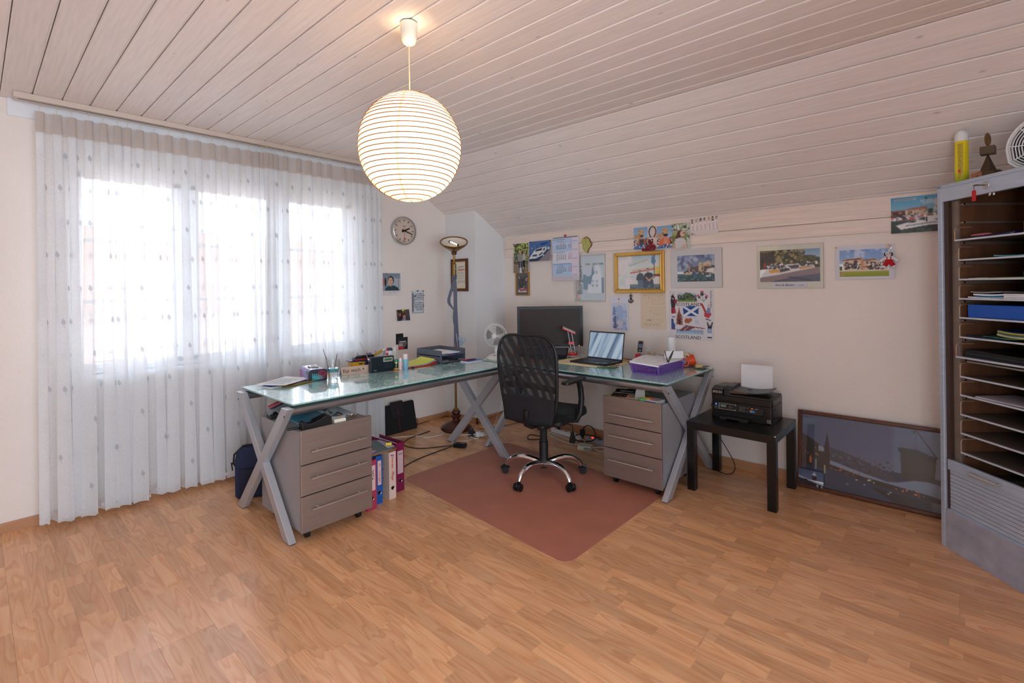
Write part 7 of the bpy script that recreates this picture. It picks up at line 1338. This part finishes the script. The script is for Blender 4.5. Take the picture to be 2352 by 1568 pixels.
picture(t, .228, .312, [('g', 0, 0, 1, 1, (226, 204, 178), (230, 208, 180)), ('w', .12, .02, .95, .10, (110, 96, 90), 2), ('w', .45, .10, .95, .34, (160, 144, 134), 4), ('w', .35, .38, .95, .62, (176, 156, 142), 4), ('w', .35, .7, .95, .80, (176, 156, 142), 2), ('w', .14, .84, .8, .92, (120, 104, 98), 2), ('e', .36, .15, .03, .022, (150, 130, 120)), ('e', .36, .15, .02, .014, (226, 204, 178)), ('l', .24, .76, .40, .76, (60, 50, 48), 1), ('p', [(.37, .745), (.42, .76), (.37, .775)], (60, 50, 48)), ('e', .3, .27, .008, .008, (200, 40, 40))], kind='paper', y=-.002, bend=lambda s, q: -.002-.004*(1-q)*s)
t = on_back('poster', 'white souvenir poster with flag, thistle, piper and bridge in colour', 'poster', -1.634, .972)
BX('backing_sheet', WHITEP, t, -.19, .184, -.002, 0, .014, .41, 0)
def D(x, y): return ((x-1655)/430., (y-975)/495.)
picture(t, .368, .408, [('r', 0, 0, 1, 1, (222, 216, 220)),
  ('g', .21, .06, .64, .24, (190, 206, 220), (84, 130, 70)), ('p', [(.21, .2), (.3, .12), (.4, .05), (.5, .06), (.6, .12), (.64, .2), (.64, .24), (.21, .24)], (90, 110, 80)), ('s', .21, .1, .64, .22, [(60, 84, 50), (130, 110, 150), (96, 120, 60), (50, 60, 46)], 90, 2), ('r', .21, .21, .64, .245, (130, 160, 80)),
  ('e', .76, .04, .04, .028, (220, 80, 140)), ('e', .68, .11, .03, .022, (220, 80, 140)), ('e', .86, .12, .03, .022, (220, 80, 140)), ('e', .76, .085, .042, .035, (50, 80, 86)), ('e', .70, .145, .03, .025, (60, 96, 80)), ('e', .85, .15, .03, .025, (60, 96, 80)), ('l', .76, .11, .80, .24, (70, 110, 80), 1), ('l', .7, .16, .79, .22, (70, 110, 80), 1), ('l', .85, .17, .80, .22, (70, 110, 80), 1),
  ('p', [(.06, .36), (.04, .2), (.08, .12), (.14, .14), (.17, .26), (.14, .36)], (50, 46, 56)), ('e', .09, .14, .035, .04, (36, 34, 44)), ('e', .10, .18, .02, .02, (206, 150, 140)), ('p', [(.12, .22), (.2, .18), (.19, .26), (.14, .28)], (150, 40, 56)), ('p', [(.05, .36), (.15, .36), (.17, .47), (.06, .49)], (176, 50, 60)), ('r', .07, .38, .09, .48, (90, 30, 50)), ('r', .08, .48, .11, .54, (226, 226, 236)), ('r', .12, .48, .15, .54, (226, 226, 236)), ('r', .07, .54, .15, .56, (40, 50, 90)),
  ('p', [(.33, .33), (.69, .32), (.67, .52), (.34, .53)], (22, 74, 150)), ('p', [(.33, .33), (.37, .33), (.67, .49), (.67, .52), (.63, .52), (.34, .36)], (226, 228, 236)), ('p', [(.69, .32), (.65, .32), (.34, .5), (.34, .53), (.39, .53), (.68, .36)], (226, 228, 236)),
  ('p', [(.17, .7), (.19, .5), (.22, .44), (.24, .33), (.26, .44), (.30, .52), (.32, .7)], (150, 86, 76)), ('s', .18, .46, .32, .7, [(100, 56, 54), (186, 126, 110)], 50, 1.2), ('r', .22, .60, .27, .7, (60, 40, 44)),
  ('p', [(.72, .26), (.77, .27), (.86, .44), (.82, .46)], (176, 60, 50)), ('p', [(.8, .46), (.9, .36), (.96, .48), (.9, .56), (.8, .52)], (196, 60, 70)), ('p', [(.84, .46), (.88, .34), (.94, .36), (.94, .46)], (120, 140, 180)), ('e', .9, .31, .025, .025, (210, 180, 170)), ('l', .84, .57, .94, .60, (60, 60, 70), 2),
  ('e', .43, .62, .07, .05, (170, 96, 60)), ('e', .5, .60, .035, .035, (180, 106, 66)), ('l', .38, .68, .38, .64, (130, 70, 44), 1), ('l', .46, .68, .46, .64, (130, 70, 44), 1), ('e', .64, .62, .045, .035, (190, 206, 224)), ('l', .62, .69, .62, .64, (150, 170, 200), 1), ('l', .67, .69, .67, .64, (150, 170, 200), 1),
  ('e', .08, .62, .03, .035, (40, 66, 130)), ('p', [(.05, .78), (.05, .66), (.1, .64), (.15, .72), (.14, .78)], (50, 84, 150)), ('r', .05, .78, .15, .81, (120, 60, 90)),
  ('g', .17, .80, .78, .88, (120, 170, 206), (176, 200, 220)), ('p', [(.18, .82), (.28, .78), (.38, .70), (.48, .72), (.58, .73), (.58, .76), (.44, .82), (.3, .83)], (130, 66, 80)), ('l', .22, .82, .40, .71, (226, 216, 220), 1), ('l', .34, .82, .46, .73, (226, 216, 220), 1), ('l', .52, .735, .80, .76, (130, 66, 80), 2), ('r', .58, .75, .6, .86, (196, 160, 150)), ('r', .66, .76, .68, .87, (196, 160, 150)), ('r', .74, .765, .76, .88, (196, 160, 150)),
  ('p', [(.86, .64), (.88, .62), (.90, .70), (.94, .70), (.97, .62), (.99, .64), (.96, .76), (.88, .76)], (44, 48, 66)), ('e', .92, .68, .02, .02, (206, 160, 150)), ('p', [(.87, .76), (.96, .76), (.97, .85), (.87, .85)], (150, 176, 206)), ('r', .88, .86, .9, .92, (226, 226, 236)), ('r', .93, .86, .95, .92, (226, 226, 236)), ('r', .87, .92, .96, .94, (40, 40, 60)), ('w', .02, .03, .2, .06, (130, 120, 130), 1), ('w', .3, .55, .6, .57, (130, 120, 130), 1)], kind='paper', y=-.006, z0=0)
txt('SCOTLAND', .037, (-.018, -.0068, .289), INK, t, sx=1.1); txt('SCOTLAND', .037, (-.022, -.0068, .018), INK, t, sx=1.1); txt('\n'.join('SCOTLAND'), .021, (.168, -.0068, .332), INK, t, line=.82)
MB().box(-.155, -.135, -.008, -.006, .372, .378).box(.11, .13, -.008, -.006, .372, .378).build('tape', mat('brown_tape', (190, 130, 110), .6), t)
# ------------------------------------------------------------------ roller shutter filing cabinet standing across the corner
CA = (-.081, 3.52); CW_, CD_, CH_ = .54, .42, 1.938
t = thing('filing_cabinet', 'silver painted wooden filing cabinet with open roller shutter and pull shelves', 'cabinet', (CA[0], CA[1], 0), -48.1)
CM = mat('silver_painted_wood', (192, 202, 220), .38, metal=.35, noise=(8, .10, (1, 1, 8)), bump=(90, .15, .001)); CI = mat('bare_brown_wood', (118, 78, 54), .5, noise=(6, .2, (4, 4, 1))); CG = mat('worn_grey_brown', (134, 118, 108), .42, metal=.2, noise=(10, .15)); CSH = mat('shelf_grey_wood', (96, 84, 76), .45, noise=(5, .2, (1, 8, 1))); CE = mat('silver_shelf_edge', (214, 220, 230), .35, metal=.3)
MB().box(0, .028, 0, CD_, 0, CH_).box(CW_-.028, CW_, 0, CD_, 0, CH_).build('side', CM, t, bevel=.004)
BX('top', CM, t, .0, CW_, 0.0, CD_, 1.918, CH_, .003); BX('header', CM, t, .028, CW_-.028, -.001, .022, 1.848, 1.918, .002)
BX('back_panel', CI, t, .02, CW_-.02, CD_-.012, CD_-.002, .02, 1.92, 0); BX('plinth', mat('rough_silver', (176, 178, 194), .5, metal=.3, noise=(12, .2), bump=(50, .4, .002)), t, .028, CW_-.028, .0, .02, 0, .212, .002)
for sx in (0, 1):
    x0, x1 = (.028, .085) if not sx else (CW_-.085, CW_-.028)
    BX('shutter_groove', mat('dark_brown_groove', (70, 50, 42), .5), t, min(x0, x1)+(0 if not sx else .03), min(x0, x1)+(.027 if not sx else .057), .012, .05, .20, 1.848, 0)
    BX('inner_lining', CG, t, (.052 if not sx else CW_-.092), (.092 if not sx else CW_-.052), .03, .046, .2, 1.848, .001)
    BX('inner_side', CI, t, (.088 if not sx else CW_-.093), (.093 if not sx else CW_-.088), .04, CD_-.012, .2, 1.90, 0)
shz = [1.639, 1.536, 1.435, 1.335, 1.236, 1.135, 1.032, .929, .832, .731, .633, .532]
def shelf_z0(k): return shz[k]-.006
for k, z in enumerate(shz):
    s_ = BX('pull_shelf', CSH, t, .096, CW_-.096, .034, CD_-.02, z-.006, z+.001, .0005)
    pull = .02 if k in (0, 6) else 0
    BX('edge_strip', CE, s_, .094, CW_-.094, .026-pull, .035, z-.007, z+.0015, .001)
    # rounded side tongues
    for sx in (0, 1):
        xx = .094 if not sx else CW_-.094
        P = rounded([(.028-pull, z), (.06, z), (.06, z+.066), (.028-pull, z+.066)], .012)
        MB().tube([(xx, .10, z+.066), (xx, .045-pull, z+.066), (xx, .034-pull, z+.062), (xx, .030-pull, z+.050), (xx, .030-pull, z)], .0032, 6).build('side_lip', mat('lip_copper', (190, 158, 134), .3, metal=.5), s_, smooth=True)
    MB().box(.088, .10, .05, CD_-.03, z-.024, z-.010).box(CW_-.10, CW_-.088, .05, CD_-.03, z-.024, z-.010).build('runner', CG, s_); MB().cyl((.088, .045, z-.017), (.108, .045, z-.017), .005, n=12).build('runner_pin', CHROME, s_, smooth=True)
for z in (1.83, 1.735): BX('empty_runner', CG, t, .090, .106, .05, CD_-.03, z-.012, z, .001); MB().cyl((.088, .045, z-.006), (.112, .045, z-.006), .005, n=12).build('runner_pin', CHROME, t)
MB().cyl((.12, .045, 1.008), (CW_-.1, .045, 1.008), .006, n=14).build('loose_rod', BRUSH, t, smooth=True)
# shutter pushed down: lead bar plus slats
BX('lead_bar', CM, t, .040, CW_-.040, .004, .022, .424, .478, .002); MB().tube([(.195, -.0, .455), (.195, -.022, .452), (.33, -.022, .452), (.33, 0, .455)], .0065, 4, flat=1.2).build('pull_handle', BRUSH, t)
for k in range(10): z = .218+k*.0206; BX('slat', CM, t, .048, CW_-.048, .010, .018, z, z+.0188, .0015)
BX('bottom_rail', CM, t, .048, CW_-.048, .006, .018, .208, .2165, .001); BX('drop_bay_floor', CSH, t, .05, CW_-.05, .05, CD_-.02, .40, .41, 0)
MB().lathe([(.0, .003), (.018, .003), (.020, .001), (.020, 0)], n=24, M=MY).build('lock_plate', BRUSH, t, smooth=40, M=Matrix.Translation((.275, -.001, 1.889)))
MB().tube([(.30, -.006, 1.835), (.31, -.012, 1.842)], .004).tube([(.322, -.006, 1.84), (.328, -.012, 1.834)], .004).build('hook', WHITE, t)
CAB = Matrix.Translation((CA[0], CA[1], 0)) @ Matrix.Rotation(RD(-48.1), 4, 'Z')
def in_cab(name, label, cat, x, y, z, rz=0, group=None):
    p = CAB @ Vector((x, y, z)); return thing(name, label, cat, p, -48.1+rz, group)
t = in_cab('cabinet_key', 'old brass key with a red fob hanging from the cabinet lock', 'key', .272, -.004, 1.889)
KB = mat('old_key', (110, 92, 70), .3, metal=1)
MB().cyl((0, -.0, 0), (0, -.03, 0), .0028, n=10).tube([(.010*cos(q*pi/8)-.0, -.040-.010*sin(q*pi/8)*.9, .0) for q in range(16)], .0022, 6, True).build('key', KB, t, smooth=True)
MB().tube([(0, -.05, -.002), (.002, -.051, -.012), (0, -.050, -.022)], .0012, 5).build('wire', KB, t); MB().prism(rounded([(-.010, -.078), (.010, -.078), (.010, -.024), (-.010, -.024)], .007), -.052, -.048, 'y').build('fob', RED, t, bevel=.001)
# contents of the shelves
def flat(name, label, cat, k, x, y, w, d, h, m, rz=0, dz=0, group=None, curl=0):
    t = in_cab(name, label, cat, x, y, shz[k]+.0015+dz, rz, group)
    MB().sheet(lambda u, v: (w*(u-.5), d*(v-.5), h+curl*(u-.5)**2*4), 8, 4, h).build('sheet' if h < .01 else 'cover', m, t, smooth=30); return t
PW_ = WHITEP
flat('rolled_brochure', 'blue rolled brochure with a pink core on the top shelf', 'brochure', 0, .23, .15, .20, .16, .012, mat('navy_brochure', (26, 40, 110), .4), 4, curl=.006)
t = in_cab('pink_leaflet', 'pink leaflet end showing inside the rolled blue brochure', 'leaflet', .19, .055, shz[0]+.018, 3); MB().ell((0, 0, 0), .055, .01, .006).build('roll', mat('pink_core', (206, 110, 120), .5), t, smooth=True)
flat('lime_sheet', 'lime green sheet at the right of the top shelf', 'paper', 0, .385, .12, .12, .12, .004, mat('lime_sheet', (170, 200, 60), .5), -15, curl=.010); flat('black_folder', 'black folder behind the lime sheet on the top shelf', 'folder', 0, .40, .23, .12, .16, .03, BLACK, 0)
flat('teal_sheet', 'thin teal and grey sheets on the second shelf', 'paper', 1, .36, .14, .20, .18, .006, mat('teal_sheet', (90, 150, 170), .5), 3, curl=.006); flat('green_sheet', 'dark green sheet lying left on the second shelf', 'paper', 1, .20, .14, .14, .18, .002, mat('dark_green_sheet', (60, 96, 70), .6), 0)
flat('yellow_green_sheet', 'yellow green sheets on the third shelf', 'paper', 2, .30, .15, .27, .2, .004, mat('olive_sheet', (150, 160, 90), .6), 2)
flat('white_sheet', 'white sheet lying left under the yellow green sheets', 'paper', 2, .18, .11, .10, .13, .002, PW_, 0); 
t = in_cab('black_clip_box', 'black glossy little box at the right of the third shelf', 'box', .395, .12, shz[2]+.008); BX('case', BLACKG, t, -.04, .045, -.03, .05, 0, .026, .003)
flat('paper_bundle', 'loose white and blue papers at the left of the fourth shelf', 'papers', 3, .22, .14, .18, .2, .005, PW_, 5, curl=.003); flat('blue_paper', 'bright blue sheet between the white papers on the fourth shelf', 'paper', 3, .235, .13, .13, .18, .003, mat('cyan_sheet', (30, 150, 214), .5), -4, .009); flat('white_papers', 'white papers lying on the bright blue sheet', 'papers', 3, .225, .14, .14, .2, .007, PW_, 8, .013, curl=.003); flat('curled_envelope', 'grey envelope lying askew over the white papers', 'envelope', 3, .21, .14, .15, .18, .004, mat('grey_white', (190, 190, 194), .7), -8, .026, curl=.004)
for k in range(4): flat('magazine', ['lowest magazine of the stack on the fourth shelf', 'second lowest magazine of the stack on the fourth shelf', 'second highest magazine of the stack on the fourth shelf', 'topmost dark covered magazine on the fourth shelf'][k], 'magazine', 3, .375, .15, .13, .21, .007, PW_ if k < 3 else mat('dark_cover', (50, 46, 60), .35), [0, 2, -2, 3][k], k*.0082, 'magazines in the cabinet')
t = in_cab('blue_file_box', 'bright blue plastic file box filling the fifth shelf', 'box', .28, .19, shz[4]+.002); BX('box', mat('royal_blue_plastic', (24, 84, 180), .4), t, -.145, .17, -.155, .1, 0, .066, .002); BX('lid_line', mat('royal_blue_dark', (16, 60, 140), .5), t, -.10, .17, -.157, -.15, 0, .006, 0)
flat('dark_blue_folder', 'dark blue plastic folder lying flat on the sixth shelf', 'folder', 5, .22, .16, .22, .22, .004, mat('petrol_folder', (26, 50, 80), .3), 2, curl=.004); flat('green_folder', 'green plastic folder corner at the front of the sixth shelf', 'folder', 5, .30, .12, .18, .17, .003, mat('sea_green_folder', (50, 120, 104), .4), -10, .009)
for k in range(7): flat('coloured_folder', ['yellow folder at the bottom of the fanned pile on the sixth shelf', 'white folder, second from the bottom of the fanned pile', 'teal folder, third from the bottom of the fanned pile', 'brown folder in the middle of the fanned pile', 'olive folder above the brown one in the fanned pile', 'yellow folder, second from the top of the fanned pile', 'dark blue folder on top of the fanned pile'][k], 'folder', 5, .365, .16, .19, .22, .0035, mat('fan_folder_%d' % k, [(214, 190, 50), (206, 206, 210), (60, 130, 130), (120, 60, 60), (130, 140, 60), (196, 196, 70), (16, 44, 96)][k], .35), [0, 2, 4, 5, 7, 8, 10][k], .013+k*.0042, 'fanned folders in the cabinet', curl=.009)
t = in_cab('black_portfolio', 'black zipped portfolio case lying on the seventh shelf', 'case', .27, .17, shz[6]+.002, -2); MB().prism(rounded([(-.15, 0), (.17, 0), (.17, .034), (-.15, .04)], .012), -.145, .12, 'y').build('case', BLACK, t, bevel=.006); MB().tube([(-.14, -.147, .02), (.16, -.147, .016)], .002, 6).build('zip', DGREY, t); MB().prism([(-.07, .036), (.02, .035), (.02, .0355), (-.07, .037)], -.10, -.094, 'y').build('white_print', INKW, t)
flat('cling_bag', 'crumpled clear bag at the right of the seventh shelf', 'bag', 6, .40, .085, .10, .06, .012, mat('foggy_bag', (120, 110, 108), .2, alpha=.7), 10, curl=.006)
flat('pale_papers', 'stack of pale lilac papers on the ninth shelf', 'papers', 8, .29, .15, .26, .21, .006, mat('lilac_paper', (196, 186, 196), .7), 3)
flat('newspaper', 'newspaper lying in the drop bay behind the shutter', 'newspaper', 11, .33, .17, .26, .2, .004, mat('newsprint', (150, 140, 132), .8, noise=(60, .3)), 4, -.12)
# on top of the cabinet
TOPZ = CH_
def on_cab(name, label, cat, x, y, rz=0): return in_cab(name, label, cat, x, y, TOPZ+.0005, rz)
t = on_cab('spray_can', 'tall yellow insect spray can with white cap on the cabinet', 'spray can', .072, .070); t.scale = (1.06, 1.06, 1.06)
def m_can():
    m, nt, N, L = mknodes('can_print'); b = nt.nodes['Principled BSDF']; tc = N('TexCoord'); s_ = N('SeparateXYZ'); L(tc.outputs['Object'], s_.inputs[0]); r = N('ValToRGB'); mr = N('MapRange'); mr.inputs['From Max'].default_value = .21; L(s_.outputs['Z'], mr.inputs[0]); e = r.color_ramp.elements; e[0].color = lin((150, 180, 40)); e[1].color = lin((238, 214, 20)); x = e.new(.3); x.color = lin((240, 218, 10)); L(mr.outputs[0], r.inputs[0]); L(r.outputs[0], b.inputs[0]); b.inputs['Roughness'].default_value = .25; return m
MB().lathe([(0, 0), (.024, 0), (.0265, .003), (.0265, .205), (.025, .209)], n=36).build('can', m_can(), t, smooth=40); MB().lathe([(.0262, .207), (.0262, .235), (.022, .250), (.015, .258), (0, .260)], n=32).build('cap', WHITE, t, smooth=40)
def wrap(nm, m, a0, a1, z0, z1, r=.0268): return MB().sheet(lambda u, v: (r*cos(RD(a0+(a1-a0)*u)), r*sin(RD(a0+(a1-a0)*u)), z0+(z1-z0)*v), 10, 2).build(nm, m, t)
wrap('red_label', mat('label_red', (206, 40, 36), .3), 170, 242, .13, .178); wrap('label_white', INKW, 236, 240, .133, .172, .0269); wrap('side_print', mat('side_print', (190, 166, 40), .4, noise=(220, .45)), 285, 330, .02, .195); wrap('warning_square', mat('label_red'), 288, 308, .052, .066, .0269); wrap('bird_print', INKW, 195, 236, .03, .10)
o = MB(); 
for a, z in ((200, .145), (214, .145), (226, .145)): o.add([(.0271*cos(RD(a+d)), .0271*sin(RD(a+d)), z+e) for d, e in ((0, 0), (5, 0), (5, .024), (0, .024))], [(0, 1, 2, 3)])
o.build('lettering', INKW, t)
t = on_cab('medal_trophy', 'bronze trophy of a disc on a block above a cone', 'trophy', .20, .085, 0); t.scale = (1.15, 1.15, 1.5)
BZM = mat('dark_bronze', (92, 78, 62), .4, metal=.8, noise=(20, .3)); BZ2 = mat('gold_bronze', (150, 116, 74), .3, metal=.9, noise=(30, .3))
MB().lathe([(0, 0), (.045, 0), (.048, .004), (.045, .018), (.040, .022), (0, .022)], n=32).build('base', BZM, t, smooth=40); MB().box(-.03, .02, -.047, -.044, .003, .019).build('plaque', mat('copper_plaque', (170, 116, 80), .4, metal=.6), t)
MB().lathe([(.028, .022), (.002, .078), (.002, .085)], n=28).build('cone', BZM, t, smooth=40)
MB().box(-.024, .024, -.024, .024, 0, .026, Matrix.Translation((0, 0, .078)) @ Matrix.Rotation(RD(40), 4, 'Z')).build('block', BZM, t, bevel=.001)
MB().lathe([(0, -.002), (.021, -.002), (.023, 0), (.021, .002), (0, .002)], n=32, M=Matrix.Rotation(RD(90), 4, 'X') @ Matrix.Rotation(RD(0), 4, 'Z')).build('disc', BZ2, t, smooth=40, M=Matrix.Translation((0, 0, .128)) @ Matrix.Rotation(RD(-70), 4, 'Z'))
t = on_cab('fan_heater', 'white round fan heater with curved grille at the cabinet edge', 'heater', .44, .09, 12); t.scale = (1.22, 1.22, 1.22)
HP = [(-.085, .02), (-.06, .004), (.09, .004), (.11, .03), (.115, .09)]+[(.115*cos(a), .09+.105*sin(a)) for a in [k*pi/16 for k in range(1, 16)]]+[(-.115, .09), (-.108, .04)]
MB().prism(HP, .03, .12, 'y').build('housing', WHITE, t, bevel=.006); MB().lathe([(0, 0), (.06, 0), (.062, .004), (.05, .008), (0, .008)], (0, .07, 0), 28).build('foot', CREAM, t, smooth=40); MB().prism([(p[0]*.9, .01+p[1]*.93) for p in HP], .026, .034, 'y').build('dark_inside', DGREY, t)
MB().tube([(p[0], .02, p[1]) for p in HP], .006, 8, True).build('grille_rim', WHITE, t, smooth=40)
g = MB()
for k in range(1, 11): s = 1-k*.088; g.tube([(p[0]*s, .014, .085+(p[1]-.085)*s) for p in HP], .0021, 5, True)
g.build('grille_bars', WHITE, t)
for k in range(9): a = k*2*pi/9+.2; MB().tube([(.012*cos(a), .010, .085+.012*sin(a)), (.108*cos(a), .014, .085+(.105 if sin(a) > 0 else .078)*sin(a))], .0022, 5).build('grille_spoke', WHITE, t)
MB().tube([(-.06, .07, .165), (-.04, .07, .215), (.04, .07, .215), (.06, .07, .165)], .009, 8).build('carry_handle', WHITE, t, smooth=True)
